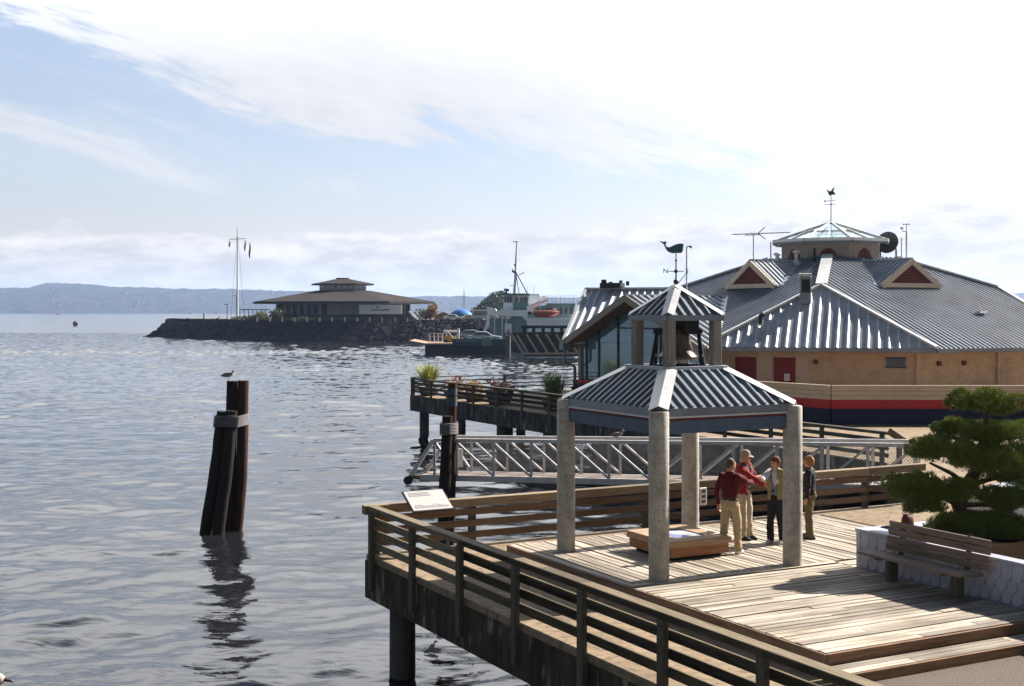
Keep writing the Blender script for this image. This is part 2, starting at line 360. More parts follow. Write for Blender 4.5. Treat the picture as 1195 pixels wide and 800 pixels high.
# ------------------------------------------------------------------ sky, sun, air
SUN_AZ, SUN_EL = rad(30.5), rad(36.0)      # azimuth from +X towards +Y
def make_world():
    w = bpy.data.worlds.new("World"); SC.world = w; w.use_nodes = True
    nt = w.node_tree; nt.nodes.clear(); t = NT(nt)
    sky = t.n('ShaderNodeTexSky'); sky.sky_type = 'NISHITA'; sky.sun_disc = False
    sky.sun_elevation = SUN_EL; sky.sun_rotation = math.pi/2 - SUN_AZ
    sky.air_density = 1.3; sky.dust_density = 0.6; sky.ozone_density = 1.5; sky.altitude = 10
    d = t.n('ShaderNodeTexCoord').outputs['Generated']
    s = t.n('ShaderNodeSeparateXYZ', i={0: d}); x, y, z = s.outputs
    az = t.math('ARCTAN2', x, y)
    hor = t.math('SQRT', t.math('ADD', t.math('MULTIPLY', x, x), t.math('MULTIPLY', y, y)))
    e = t.math('DIVIDE', z, t.math('MAXIMUM', hor, 0.02))
    # streaky high cloud: lower edge falls towards the sun side
    eb = t.math('ADD', t.math('ADD', 0.108, t.math('MULTIPLY', az, -0.157)), t.math('MULTIPLY', t.math('MULTIPLY', az, az), 0.2))
    sx = t.math('SUBTRACT', t.math('MULTIPLY', az, 0.95), t.math('MULTIPLY', e, 0.28))
    tx = t.math('ADD', t.math('MULTIPLY', az, 0.27), t.math('MULTIPLY', e, 0.96))
    cv = t.n('ShaderNodeCombineXYZ', i={'X': t.math('MULTIPLY', sx, 5.0), 'Y': t.math('MULTIPLY', tx, 24.0), 'Z': 0.31}).outputs[0]
    n1 = t.n('ShaderNodeTexNoise', i={'Vector': cv, 'Scale': 1.0, 'Detail': 8.0, 'Roughness': 0.62, 'Distortion': 0.5}).outputs['Fac']
    cv2 = t.n('ShaderNodeCombineXYZ', i={'X': t.math('MULTIPLY', sx, 26.0), 'Y': t.math('MULTIPLY', tx, 80.0), 'Z': 1.7}).outputs[0]
    n2 = t.n('ShaderNodeTexNoise', i={'Vector': cv2, 'Scale': 1.0, 'Detail': 6.0, 'Roughness': 0.6}).outputs['Fac']
    h = t.math('SUBTRACT', e, eb)
    h = t.math('ADD', h, t.math('MULTIPLY', t.math('SUBTRACT', n1, 0.5), 0.25))
    h = t.math('ADD', h, t.math('MULTIPLY', t.math('SUBTRACT', n2, 0.5), 0.085))
    cir = t.ramp(h, -0.012, 0.034)
    # a few thin streaks below the edge
    band = t.math('MULTIPLY', t.ramp(n1, 0.52, 0.64), t.ramp(h, -0.13, -0.02))
    cir = t.math('MAXIMUM', cir, t.math('MULTIPLY', band, 0.85))
    cir = t.math('MAXIMUM', cir, t.math('MULTIPLY', t.ramp(e, 0.03, 0.16), t.math('ADD', 0.16, t.math('MULTIPLY', t.ramp(n1, 0.42, 0.66), 0.45))))
    # low cumulus bank along the horizon
    cv3 = t.n('ShaderNodeCombineXYZ', i={'X': t.math('MULTIPLY', az, 17.0), 'Y': t.math('MULTIPLY', e, 34.0), 'Z': 4.2}).outputs[0]
    n3 = t.n('ShaderNodeTexNoise', i={'Vector': cv3, 'Scale': 1.0, 'Detail': 8.0, 'Roughness': 0.55}).outputs['Fac']
    top = t.math('ADD', t.math('ADD', 0.034, t.math('MULTIPLY', t.ramp(az, -0.2, 0.4), 0.020)), t.math('MULTIPLY', n3, 0.050))
    cum = t.ramp(t.math('SUBTRACT', top, e), -0.002, 0.007)
    cv4 = t.n('ShaderNodeCombineXYZ', i={'X': t.math('MULTIPLY', az, 26.0), 'Y': t.math('MULTIPLY', e, 75.0), 'Z': 9.0}).outputs[0]
    n4 = t.n('ShaderNodeTexNoise', i={'Vector': cv4, 'Scale': 1.0, 'Detail': 7.0, 'Roughness': 0.6}).outputs['Fac']
    # closeness to the sun makes cloud brighter
    sd = (math.cos(SUN_AZ)*math.cos(SUN_EL), math.sin(SUN_AZ)*math.cos(SUN_EL), math.sin(SUN_EL))
    dt = t.n('ShaderNodeVectorMath', operation='DOT_PRODUCT', i={0: d, 1: sd}).outputs['Value']
    glow = t.ramp(dt, 0.40, 0.86)
    br = t.math('ADD', 0.30, t.math('MULTIPLY', glow, 0.24))
    br = t.math('ADD', br, t.math('MULTIPLY', t.ramp(z, 0.14, 0.48), 0.80))  # unseen cloud above the frame, brightened to light the water's reflections
    br = t.math('SUBTRACT', br, t.math('MULTIPLY', t.math('SUBTRACT', 0.62, n1), 0.10))
    br = t.math('ADD', br, t.math('MULTIPLY', t.math('SUBTRACT', n2, 0.5), 0.07))
    ccir = t.n('ShaderNodeCombineColor', i={0: t.math('MULTIPLY', br, 0.985), 1: br, 2: t.math('MULTIPLY', br, 1.03)}).outputs[0]
    bc = t.math('ADD', 0.235, t.math('MULTIPLY', t.ramp(n4, 0.36, 0.66), 0.095))
    bc = t.math('ADD', bc, t.math('MULTIPLY', glow, 0.02))
    bc = t.math('ADD', bc, t.math('MULTIPLY', t.ramp(t.math('SUBTRACT', top, e), 0.016, 0.001), 0.06))
    ccum = t.n('ShaderNodeCombineColor', i={0: t.math('MULTIPLY', bc, 1.05), 1: t.math('MULTIPLY', bc, 1.01), 2: t.math('MULTIPLY', bc, 0.96)}).outputs[0]
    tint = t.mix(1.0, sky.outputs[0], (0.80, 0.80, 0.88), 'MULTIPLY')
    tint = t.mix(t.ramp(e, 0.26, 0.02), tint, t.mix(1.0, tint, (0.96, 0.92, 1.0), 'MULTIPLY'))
    fy = t.ramp(y, -0.2, 0.75); fz = t.ramp(z, 0.15, 0.60)  # unseen sky dimmed overhead and behind, to deepen the shade
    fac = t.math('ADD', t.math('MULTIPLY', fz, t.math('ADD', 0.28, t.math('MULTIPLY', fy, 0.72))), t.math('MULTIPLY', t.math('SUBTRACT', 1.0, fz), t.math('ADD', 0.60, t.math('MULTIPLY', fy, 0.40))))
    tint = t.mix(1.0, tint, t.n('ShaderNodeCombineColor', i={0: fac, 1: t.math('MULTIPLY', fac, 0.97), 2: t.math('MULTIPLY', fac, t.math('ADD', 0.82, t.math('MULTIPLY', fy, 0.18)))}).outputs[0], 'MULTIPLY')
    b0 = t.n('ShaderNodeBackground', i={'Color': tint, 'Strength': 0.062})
    b1 = t.n('ShaderNodeBackground', i={'Color': ccir, 'Strength': 1.0})
    b2 = t.n('ShaderNodeBackground', i={'Color': ccum, 'Strength': 1.0})
    # unseen clouds cut back overhead and behind, to keep the ambient light low
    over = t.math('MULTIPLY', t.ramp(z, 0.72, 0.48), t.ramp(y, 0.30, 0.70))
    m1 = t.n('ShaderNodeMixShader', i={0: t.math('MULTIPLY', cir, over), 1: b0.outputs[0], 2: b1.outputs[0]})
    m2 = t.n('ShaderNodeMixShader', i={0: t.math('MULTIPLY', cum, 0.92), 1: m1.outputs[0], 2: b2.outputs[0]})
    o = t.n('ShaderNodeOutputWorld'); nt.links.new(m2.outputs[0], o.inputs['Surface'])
    w.cycles.sampling_method = 'MANUAL'; w.cycles.sample_map_resolution = 1024
    l = bpy.data.lights.new('sun', 'SUN'); l.energy = 5.0; l.angle = rad(0.5); l.color = (1.0, 0.94, 0.86)
    lo = bpy.data.objects.new('sun', l); COL.objects.link(lo)
    lo.rotation_euler = V(sd).to_track_quat('Z', 'Y').to_euler()
make_world()

cam = bpy.data.cameras.new('camera'); cam.sensor_width = 36; cam.lens = 36*FPX/1195; cam.sensor_fit = 'HORIZONTAL'
cam.shift_y = -(400-HY)/1195; cam.clip_end = 30000; cam.clip_start = 0.1
co = bpy.data.objects.new('camera', cam); COL.objects.link(co)
co.location = (0, 0, CAMZ); co.rotation_euler = (rad(90), 0, 0); SC.camera = co
SC.view_settings.view_transform = 'Standard'; SC.view_settings.look = 'None'
SC.view_settings.exposure = 1.45; SC.view_settings.gamma = 1.0; SC.view_settings.use_curve_mapping = False
SC.render.engine = 'CYCLES'
SC.cycles.max_bounces = 8; SC.cycles.transparent_max_bounces = 12; SC.cycles.volume_bounces = 0
SC.cycles.use_denoising = True; SC.cycles.caustics_reflective = False; SC.cycles.caustics_refractive = False
SC.cycles.sample_clamp_indirect = 4.0

# ------------------------------------------------------------------ water
def make_water():
    import numpy as np
    m, t, b = newmat('harbour_water')
    geo = t.n('ShaderNodeNewGeometry').outputs['Position']
    sep = t.n('ShaderNodeSeparateXYZ', i={0: geo})
    def nz(sc, det, rough, dist=0.0, rz=0.0):
        return t.n('ShaderNodeTexNoise', i={'Vector': pos(t, sc, rz), 'Scale': 1.0, 'Detail': det, 'Roughness': rough, 'Distortion': dist}).outputs['Fac']
    fine = nz((1.5,3.6,1), 3.0, 0.5, 0.6, rad(-4))
    patch = nz((0.06,0.13,1), 2.0, 0.5, 0.5)
    far = t.ramp(sep.outputs['Y'], 20.0, 75.0)
    h = t.math('MULTIPLY', fine, t.math('ADD', 0.015, t.math('MULTIPLY', t.ramp(patch, 0.35, 0.65), 0.045)))
    bp = t.n('ShaderNodeBump', i={'Strength': t.math('MULTIPLY', t.math('SUBTRACT', 1.0, far), 0.6), 'Distance': 1.0, 'Height': h})
    t.nt.links.new(bp.outputs[0], b.inputs['Normal'])
    b.inputs['Base Color'].default_value = (0.012, 0.013, 0.015, 1)
    b.inputs['IOR'].default_value = 1.33
    t.nt.links.new(t.math('ADD', 0.0, t.math('MULTIPLY', t.ramp(sep.outputs['Y'], 60.0, 400.0), 0.12)), b.inputs['Roughness'])
    # one sheet from below the viewpoint to the horizon, real waves, finer near the shore
    rng = np.random.default_rng(4)
    d = [12.0]
    while d[-1] < 9000: d.append(d[-1]*(1.0038 if d[-1] < 420 else 1.02))
    d = np.array(d)
    a = np.concatenate([np.linspace(-2.2,-0.5,40)[:-1], np.linspace(-0.5,0.5,400), np.linspace(0.5,2.2,40)[1:]])
    Dd, A = np.meshgrid(d, a, indexing='ij')
    Y = Dd-14.0; X = A*Dd
    sp = np.maximum(0.0038*Dd, 0.0025*Dd)
    Z = np.zeros_like(X)
    patchy = 0.75+0.35*np.sin(X*0.021+Y*0.037+1.0)*np.sin(Y*0.055-X*0.013)+0.25*np.sin(X*0.09+0.7)*np.sin(Y*0.12+X*0.03)
    for k in range(110):
        lam = 0.40*(8.0/0.40)**(rng.random()**1.1)
        th = rng.normal(math.radians(100), 0.62)
        kx, ky = 2*math.pi/lam*math.cos(th), 2*math.pi/lam*math.sin(th)
        amp = 0.0033*lam**0.52*rng.uniform(0.5,1.3)
        fade = np.clip((lam/(2.2*sp)-0.6)/0.8, 0, 1)
        wob = 0.55*np.sin(X*0.31*2/lam**0.5+Y*0.17+k*1.7)+0.35*np.sin(X*0.13-Y*0.41+k)
        Z += amp*fade*np.sin(kx*X+ky*Y+rng.uniform(0,6.28)+wob)
    # beyond the grid's reach the short waves are there as random facets
    nfar = rng.normal(0,1,X.shape); nfar[:,1:] = nfar[:,1:]*0.75+nfar[:,:-1]*0.65
    lost = np.clip((sp-0.12)/0.5, 0, 1)
    Z = Z*patchy + nfar*lost*np.minimum(sp,1.6)*0.060
    wake = np.exp(-((Y-222-8*np.sin(X*0.03))/9.0)**2)*np.clip((-X+10)/60,0,1)
    Z += wake*rng.normal(0,1,X.shape)*0.16
    edge = np.clip((0.5-np.abs(A))/0.05, 0, 1)
    Z *= edge*np.clip((6000-Y)/3000,0,1)
    co = np.stack([X, Y, Z+WATER], axis=-1).reshape(-1,3).astype(np.float32)
    nr, nc = X.shape
    idx = np.arange(nr*nc).reshape(nr,nc)
    q = np.stack([idx[:-1,:-1], idx[:-1,1:], idx[1:,1:], idx[1:,:-1]], axis=-1).reshape(-1,4).astype(np.int32)
    me = bpy.data.meshes.new('water')
    me.vertices.add(len(co)); me.vertices.foreach_set('co', co.ravel())
    me.loops.add(q.size); me.loops.foreach_set('vertex_index', q.ravel())
    me.polygons.add(len(q)); me.polygons.foreach_set('loop_start', np.arange(0,q.size,4,dtype=np.int32)); me.polygons.foreach_set('loop_total', np.full(len(q),4,dtype=np.int32))
    me.polygons.foreach_set('use_smooth', np.ones(len(q),dtype=bool))
    me.update(calc_edges=True); me.validate()
    me.materials.append(m)
    o = bpy.data.objects.new('water', me); COL.objects.link(o); ROOT[o.name] = ID
    tag(o, 'grey rippled harbour water', kind='structure')
make_water()

# ------------------------------------------------------------------ far shore
def make_far_shore():
    m = mat('wooded_shore', (0.055,0.06,0.05), 0.95, 0.6, 0.022, bump=0.0, dark=(0.008,0.012,0.014), spec=0.0)
    prof = [(-900,338),(-500,334),(-200,337),(0,335),(44,335),(47,330.5),(60,329.5),(110,331.5),(121,334),(160,334),(200,336),(300,338),(380,340),(430,343),(480,345),(520,346),(560,346),(700,346),(900,344),(1100,342),(1400,340),(2200,345)]
    def py_at(px):
        for a, b in zip(prof, prof[1:]):
            if a[0] <= px <= b[0]:
                return a[1]+(b[1]-a[1])*(px-a[0])/(b[0]-a[0])
        return 342
    mb = MB(); rows = []
    Y0 = 4300.0; n = 520
    steps = [(0,0.0),(60,0.10),(250,0.38),(500,0.72),(750,1.0),(1200,0.9)]
    for j, (dy, hh) in enumerate(steps):
        row = []
        for i in range(n+1):
            px = -900+3100*i/n
            top = (HY-py_at(px))/FPX*(Y0+750)+4.4
            x = (px-CX)/FPX*(Y0+750)
            jz = (NZ.noise((x*0.012, j*3.1, 0))*5 + NZ.noise((x*0.05, j, 7))*4) if j > 0 else 0
            row.append(mb.bm.verts.new((x, Y0+dy+NZ.noise((x*0.002, j, 0))*50, WATER-0.5+(top-WATER)*hh+jz*(0.4 if j != 4 else 1.0))))
        rows.append(row)
    for a, b in zip(rows, rows[1:]):
        for i in range(n):
            mb.bm.faces.new((a[i], a[i+1], b[i+1], b[i]))
    tag(mb.build('hills', m), 'hazy blue wooded shore across the water', kind='structure')
    # pale houses scattered through the trees, too many and too far to count
    r = random.Random(3); mb = MB()
    for k in range(150):
        px = r.uniform(-60, 640); f = r.uniform(0.05, 0.9)
        y = Y0+750*f-30; top = (HY-py_at(px))/FPX*(Y0+750)+4.4
        z = WATER+(top-WATER)*(f*0.98)+5
        w, h = r.uniform(5, 13), r.uniform(2.5, 4)
        x = (px-CX)/FPX*y
        mb.box((x, y, z), (w, 10, h))
    tag(mb.build('far_houses', mat('pale_house_walls', (0.22,0.215,0.21), 0.8, 0.3, 0.05, bump=0.0)), 'pale houses scattered through the trees of the far shore', 'houses', kind='stuff')
make_far_shore()

def leaf_clump(mb, c, r, n, size, rr, up=0.3, flat=1.0):
    """n leaf-sized faces through an ellipsoid volume"""
    c = V(c)
    for k in range(n):
        d = V((rr.gauss(0,1), rr.gauss(0,1), rr.gauss(0,1)))
        if d.length < 1e-4: continue
        d.normalize(); q = rr.random()**0.4
        p = c + V((d.x*r[0]*q, d.y*r[1]*q, d.z*r[2]*q))
        a = V((rr.gauss(0,1), rr.gauss(0,1), rr.gauss(0,1)*flat)).normalized()
        b = a.cross(V((rr.gauss(0,1), rr.gauss(0,1), rr.gauss(0,1)))).normalized()
        s = size*rr.uniform(0.6, 1.4)
        mb.face([p-a*s, p+b*s*0.6, p+a*s, p-b*s*0.6])

M_['shrub'] = leaf_mat('shrub_leaves', (0.10,0.11,0.03), (0.035,0.05,0.02))
M_['scrub'] = leaf_mat('hill_scrub', (0.06,0.08,0.028), (0.02,0.03,0.014))
M_['autumn'] = leaf_mat('autumn_leaves', (0.28,0.10,0.04), (0.16,0.12,0.03))
M_['trunk'] = mat('brown_trunk', (0.09,0.06,0.04), 0.9, 0.4, 4.0, bump=0.4)

# ------------------------------------------------------------------ spit with the restaurant
def spit_front(t):
    pts = [(154,392.8),(300,397.0),(400,398.5),(490,399.0),(560,398.0),(700,396.0)]
    t *= len(pts)-1; i = min(int(t), len(pts)-2); f = t-i
    px = pts[i][0]*(1-f)+pts[i+1][0]*f; py = pts[i][1]*(1-f)+pts[i+1][1]*f
    return GP(px, py, WATER)
def make_spit():
    rock = mat('dark_riprap', (0.043,0.040,0.043), 0.95, 0.5, 0.6, spec=0.0, bump=0.6, dark=(0.02,0.02,0.023), dist=0.4)
    earth = mat('dry_grass_ground', (0.21,0.16,0.10), 0.95, 0.5, 0.3, bump=0.2)
    mb = MB(); n, k = 260, 12; rows = []
    for i in range(n+1):
        p = spit_front(i/n)
        s = min(1.0, i/10.0)              # the tip slopes down to the water
        row = []
        for j in range(k+1):
            f = j/k
            z = WATER-0.6+(f**0.85)*5.6*(0.05+0.95*s)
            q = V((p.x+f*1.0+(1-s)*f*3.0, p.y+f*7.5, z))
            nn = NZ.noise_vector((q.x*0.35, q.y*0.6, q.z*0.6))*0.5 + NZ.noise_vector((q.x*1.1, q.y, q.z*1.4))*0.45
            if j == k: nn = nn*0.25
            row.append(mb.bm.verts.new(q+nn))
        rows.append(row)
    for a, b in zip(rows, rows[1:]):
        for j in range(k): mb.bm.faces.new((a[j], b[j], b[j+1], a[j+1]))
    o = tag(mb.build('rock_bank', rock), 'dark riprap bank of the spit', kind='structure')
    mb = MB(); rows = []
    for i in range(n+1):
        p = spit_front(i/n); s = min(1.0, i/10.0)
        z = WATER-0.6+5.6*(0.05+0.95*s)-0.12
        rows.append([mb.bm.verts.new((p.x+1+(1-s)*3, p.y+7.0, z)), mb.bm.verts.new((p.x+3+(1-s)*6, p.y+45, z)), mb.bm.verts.new((p.x+6+(1-s)*8, p.y+75, WATER-1))])
    for a, b in zip(rows, rows[1:]):
        for j in range(2): mb.bm.faces.new((a[j], b[j], b[j+1], a[j+1]))
    tag(mb.build('ground', earth), 'flat dry top of the spit', kind='structure')
    r = random.Random(11); mb = MB()
    for q in range(1500):
        t = r.uniform(0.012, 1); p = spit_front(t); s = min(1.0, t*n/10.0); f = r.random()
        c = V((p.x+f+(1-s)*f*3, p.y+f*7.2, WATER-0.5+(f**0.85)*5.5*(0.05+0.95*s)))
        R = r.uniform(0.2, 0.6)
        e = MX.Rotation(r.uniform(0,6.28), 3, 'Z') @ MX.Rotation(r.uniform(0,6.28), 3, 'X')
        mb.box(c, (R*r.uniform(1,1.7), R, R*r.uniform(0.6,1)), e)
    tag(mb.build('riprap_rocks', rock, bev=0.12), 'loose dark boulders covering the spit bank', 'rocks', kind='stuff')
make_spit()

def make_restaurant():
    cx, cy = -41.9, 318.0
    shk = mat('cedar_shake_roof', (0.046,0.034,0.028), 0.95, 0.6, 1.2, bump=0.3, dark=(0.022,0.018,0.016), spec=0.1)
    wall = mat('grey_blue_siding', (0.27,0.265,0.28), 0.8, 0.3, 0.6, (3,3,0.3), bump=0.1)
    t = thing('waterfront_restaurant', 'brown hip roofed octagonal restaurant with a lantern storey on the rocky spit', 'restaurant', (cx, cy, 2.3))
    a0 = rad(-101); R = 23.3
    def ring(r, z, k=8): return [V((cx+r*math.cos(a0+i*math.pi*2/k), cy+r*0.9*math.sin(a0+i*math.pi*2/k), z)) for i in range(k)]
    ze, zt = 6.75, 9.5
    e, e2, d = ring(R, ze), ring(R, ze-0.45), ring(7.0, zt)
    mb = MB()
    for i in range(8):
        j = (i+1)%8
        mb.face([e[i], e[j], d[j], d[i]])
    mb.face(e2[::-1])
    roof = mb.build('roof', shk, t, fix=False)
    mb = MB()
    for i in range(8): mb.bar(e[i]-V((0,0,0.25)), e[(i+1)%8]-V((0,0,0.25)), 0.25, 0.5)
    mb.build('eave_board', M_['dark'], roof)
    w0, w1 = ring(17.3, 2.9), ring(17.3, ze-0.4)
    mb = MB()
    for i in range(8): mb.face([w0[i], w0[(i+1)%8], w1[(i+1)%8], w1[i]])
    mb.build('wall', wall, t)
    mb = MB(); b0, b1 = ring(18.0, 1.9), ring(18.0, 3.5)
    mb.prism(b0, (0,0,1.75))
    mb.build('deck_base', mat('dark_base', (0.03,0.03,0.032), 0.8, 0.2, 1.0, bump=0.0), t)
    # lantern storey
    mb = MB(); mb.prism(ring(6.0, zt-0.6), (0,0,2.1)); drum = mb.build('lantern_wall', mat('grey_lantern', (0.25,0.25,0.26), 0.8, 0.2, 1.0, bump=0.0), t)
    gl = MB(); dd = ring(6.04, 0)
    for i in range(8):
        p, q = dd[i], dd[(i+1)%8]
        for f in (0.10, 0.42, 0.74):
            a, b = p.lerp(q, f), p.lerp(q, f+0.17)
            off = V((a.x-cx, a.y-cy, 0)).normalized()*0.03
            gl.prism([V((a.x,a.y,zt+0.45))+off, V((b.x,b.y,zt+0.45))+off, V((b.x,b.y,zt+1.25))+off, V((a.x,a.y,zt+1.25))+off], off)
    gl.build('window', mat('pale_lantern_glass', (0.35,0.36,0.36), 0.15, 0.1, 1.0, bump=0.0, spec=0.8), drum)
    mb = MB(); u0, u1, u2 = ring(8.1, zt+1.35), ring(8.1, zt+1.65), ring(1.7, zt+2.9)
    for i in range(8):
        j = (i+1)%8
        mb.face([u0[i], u0[j], u1[j], u1[i]]); mb.face([u1[i], u1[j], u2[j], u2[i]])
    mb.face(u0[::-1]); mb.prism(u2, (0,0,0.25))
    mb.build('lantern_roof', shk, t)
    # windows round the walls
    ww = ring(17.35, 0)
    r = random.Random(5)
    for i in (6, 7, 0, 1):
        p, q = ww[i], ww[(i+1)%8]
        n = 6
        for k in range(n):
            if i == 0 and k > 0: continue
            f = (k+0.15)/n
            a, b = p.lerp(q, f), p.lerp(q, f+0.6/n)
            off = V(((a.x+b.x)/2-cx, (a.y+b.y)/2-cy, 0)).normalized()*0.04
            w_ = MB()
            w_.prism([V((a.x,a.y,3.5))+off, V((b.x,b.y,3.5))+off, V((b.x,b.y,6.05))+off, V((a.x,a.y,6.05))+off], off)
            w_.build('window', M_['dark'], t)
    # white sign board with bird emblem and a line of dark lettering
    Ysg = 300.6
    def S(px, py, Y=Ysg): return W(px, py, Y)
    mb = MB(); mb.prism([S(419,366.2), S(469,366.2), S(469,355.4), S(419,355.4)], (0, 0.3, 0))
    sg = mb.build('sign_board', M_['white'], t)
    mb = MB()
    x = 433.0; r = random.Random(8)
    while x < 454:
        w_ = r.choice((0.7, 1.0, 1.2)); h = r.choice((0.5, 0.5, 0.9))
        mb.prism([S(x,362.0,Ysg-0.02), S(x+w_,362.0,Ysg-0.02), S(x+w_,361.3-h,Ysg-0.02), S(x,361.3-h,Ysg-0.02)], (0,-0.05,0)); x += w_+0.35
    mb.build('lettering', M_['dark'], sg)
    mb = MB(); mb.prism([S(438.4,357.6,Ysg-0.02), S(440.5,357.0,Ysg-0.02), S(443,358.6,Ysg-0.02), S(441.5,359.2,Ysg-0.02), S(439.8,358.6,Ysg-0.02)], (0,-0.05,0)); mb.build('bird_emblem', M_['dark'], sg)
    # entry stairs
    for px in (477, 484):
        mb = MB(); mb.bar(S(px,363.5,299), S(px+8,373,297), 0.3, 0.5); mb.build('stair_stringer', mat('stair_grey', (0.2,0.19,0.18), 0.8, 0.1, 1, bump=0), t)
    # blue-glazed wind screen by the water
    mb = MB()
    for px in range(280, 314, 5): mb.bar(S(px,372,305), S(px,361,305), 0.15, 0.15)
    mb.bar(S(280,361,305), S(314,361,305), 0.2, 0.2); mb.build('terrace_railing', mat('teal_rail', (0.14,0.22,0.23), 0.5, 0.1, 1, bump=0), t)
make_restaurant()

def bush(px, py, Y, w, h, key, label, cat='shrub', group=None, name='shrub', seed=1, size=0.25, n=420):
    c = W(px, py, Y); r = random.Random(seed)
    t = thing(name, label, cat, (c.x, c.y, c.z-h/2), group=group)
    mb = MB()
    for k in range(6):
        mb.tube([(c.x, c.y, c.z-h/2), (c.x+r.uniform(-w,w)*0.3, c.y+r.uniform(-w,w)*0.2, c.z+h*0.2)], [0.07*h/2+0.01, 0.01], 5)
    mb.build('stem', M_['trunk'], t)
    mb = MB()
    for k in range(7):
        q = V((c.x+r.uniform(-0.32,0.32)*w, c.y+r.uniform(-0.3,0.3)*w, c.z+r.uniform(-0.25,0.2)*h))
        leaf_clump(mb, q, (w*0.26, w*0.26, h*0.32), n//7, size, r)
    mb.build('foliage', M_[key], t, fix=False)
    return t
bush(303, 369, 296, 5.6, 2.3, 'shrub', 'low olive shrub at the left corner of the spit restaurant', seed=1, n=700, group='shrubs on the spit')
bush(325, 366.5, 297, 4.6, 2.9, 'shrub', 'round olive shrub under the restaurant windows, taller than its neighbour', seed=2, n=700, group='shrubs on the spit')
bush(287, 371, 298, 5.5, 1.3, 'scrub', 'low dark hedge at the foot of the flagpole', seed=3, n=400, group='shrubs on the spit')
bush(350, 371.5, 296, 7.0, 1.2, 'scrub', 'low dark hedge in front of the restaurant base', seed=4, n=400, group='shrubs on the spit')
bush(503, 362, 300, 4.2, 4.0, 'autumn', 'small red-leaved tree at the right end of the spit restaurant', 'tree', name='autumn_tree', seed=5, n=800)
bush(497, 366, 303, 5.5, 3.0, 'shrub', 'yellow-green shrub behind the red-leaved tree', seed=6, n=600)

def make_spit_things():
    c = W(277, 373, 300)
    t = thing('flagpole', 'tall white flagpole with crossbar and furled flags on the spit', 'flagpole', c)
    mb = MB(); mb.tube([c, W(277,265,300)], [0.24, 0.1], 8); mb.build('pole', M_['white'], t)
    mb = MB(); mb.tube([W(267.5,279,300), W(287,278,300)], 0.09, 6); mb.build('crossbar', M_['white'], t)
    fl = mat('red_flag', (0.30,0.10,0.09), 0.8, 0.3, 1.0, bump=0); fl2 = mat('buff_flag', (0.34,0.26,0.18), 0.8, 0.3, 1.0, bump=0)
    for px, a, b, m in ((291.5,283,301,fl),(286,280,293,fl2),(268,281,288,fl2)):
        mb = MB(); p, q = W(px,a,300), W(px,b,300)
        mb.tube([p, p.lerp(q,0.3)+V((0.1,0,0)), p.lerp(q,0.7)-V((0.08,0,0)), q], [0.08,0.22,0.26,0.10], 6); mb.build('furled_flag', m, t)
    mb = MB()
    for dx in (-1.6, 1.6): mb.tube([W(277,268,300), c+V((dx,0.4,0))], 0.03, 4)
    mb.build('halyard', M_['wire'], t)
    for px, py, lb in ((265,355,'slim dark lamp post on the spit promenade left of the flagpole'),(276,345,'taller slim lamp post right behind the flagpole base')):
        b = W(px, 373.5, 306); tp = W(px, py, 306)
        t = thing('street_lamp', lb, 'street lamp', b, group='lamp posts on the spit')
        mb = MB(); mb.tube([b, tp], 0.08, 6); mb.build('pole', M_['black'], t)
        mb = MB(); mb.box(tp+V((-0.25,0,0)), (0.75,0.3,0.16)); mb.build('lamp_head', M_['black'], t)
    # promenade posts and rail
    b = W(330, 374, 291); t = thing('promenade_railing', 'low railing with pale posts along the top of the spit bank', 'railing', b)
    px = 300
    while px < 500:
        mb = MB(); mb.bar(W(px,375,291.5), W(px,370.2,291.5), 0.28, 0.28); mb.build('post', mat('pale_post', (0.4,0.36,0.3), 0.8, 0.1, 1, bump=0) if 'pp' not in M_ else M_['pp'], t); px += 14.6
    mb = MB(); mb.bar(W(296,371.6,291.5), W(500,371.6,291.5), 0.08, 0.12); mb.bar(W(296,373.2,291.5), W(500,373.2,291.5), 0.06, 0.1); mb.build('rail', M_['rail_post'], t)
    # tents and small roofs on the right of the spit
    b = W(538, 373, 330)
    t = thing('canopy_tent', 'bright blue canopy tent beyond the spit car park', 'tent', b)
    mb = MB(); mb.lathe([(3.2,0),(2.9,0.8),(1.6,1.7),(0.05,2.2)], W(538,369.5,330), 12, sy=0.8); mb.build('canopy', mat('blue_canvas', (0.05,0.18,0.50), 0.6, 0.15, 1, bump=0), t)
    mb = MB()
    for dx in (-2.7,2.7):
        for dy in (-2,2): mb.bar(b+V((dx,dy,-0.6)), W(538,369,330)+V((dx,dy,0)), 0.1, 0.1)
    mb.build('leg', M_['alu'], t)
    b = W(541.5, 373, 345); t = thing('sailboat_mast', 'bare sailboat mast rising behind the spit', 'mast', b)
    mb = MB(); mb.tube([b, W(541.5,333,345)], [0.13,0.07], 6); mb.build('spar', M_['alu'], t)
    mb = MB(); mb.tube([W(540.5,345,345), W(542.5,345,345)], 0.04, 5); mb.tube([W(541.5,333.5,345), W(539.8,373,345)], 0.02, 4); mb.tube([W(541.5,333.5,345), W(543.2,373,345)], 0.02, 4); mb.build('rigging', M_['wire'], t)
    b = W(520, 372, 315); t = thing('park_shelter', 'tan low roofed shelter between the restaurant and the cars', 'shelter', b)
    mb = MB(); c = W(518,368.5,315)
    mb.prism([c+V((-3,-2,0)), c+V((3,-2,0)), c+V((0,-2,1.0))], (0,5,0)); mb.build('roof', mat('tan_roof', (0.20,0.15,0.10), 0.9, 0.2, 1, bump=0), t)
    mb = MB(); mb.box(c+V((0,0,-0.7)), (4.6,3.6,1.4)); mb.build('wall', mat('tan_wall', (0.34,0.26,0.15), 0.9, 0.2, 1, bump=0), t)
make_spit_things()

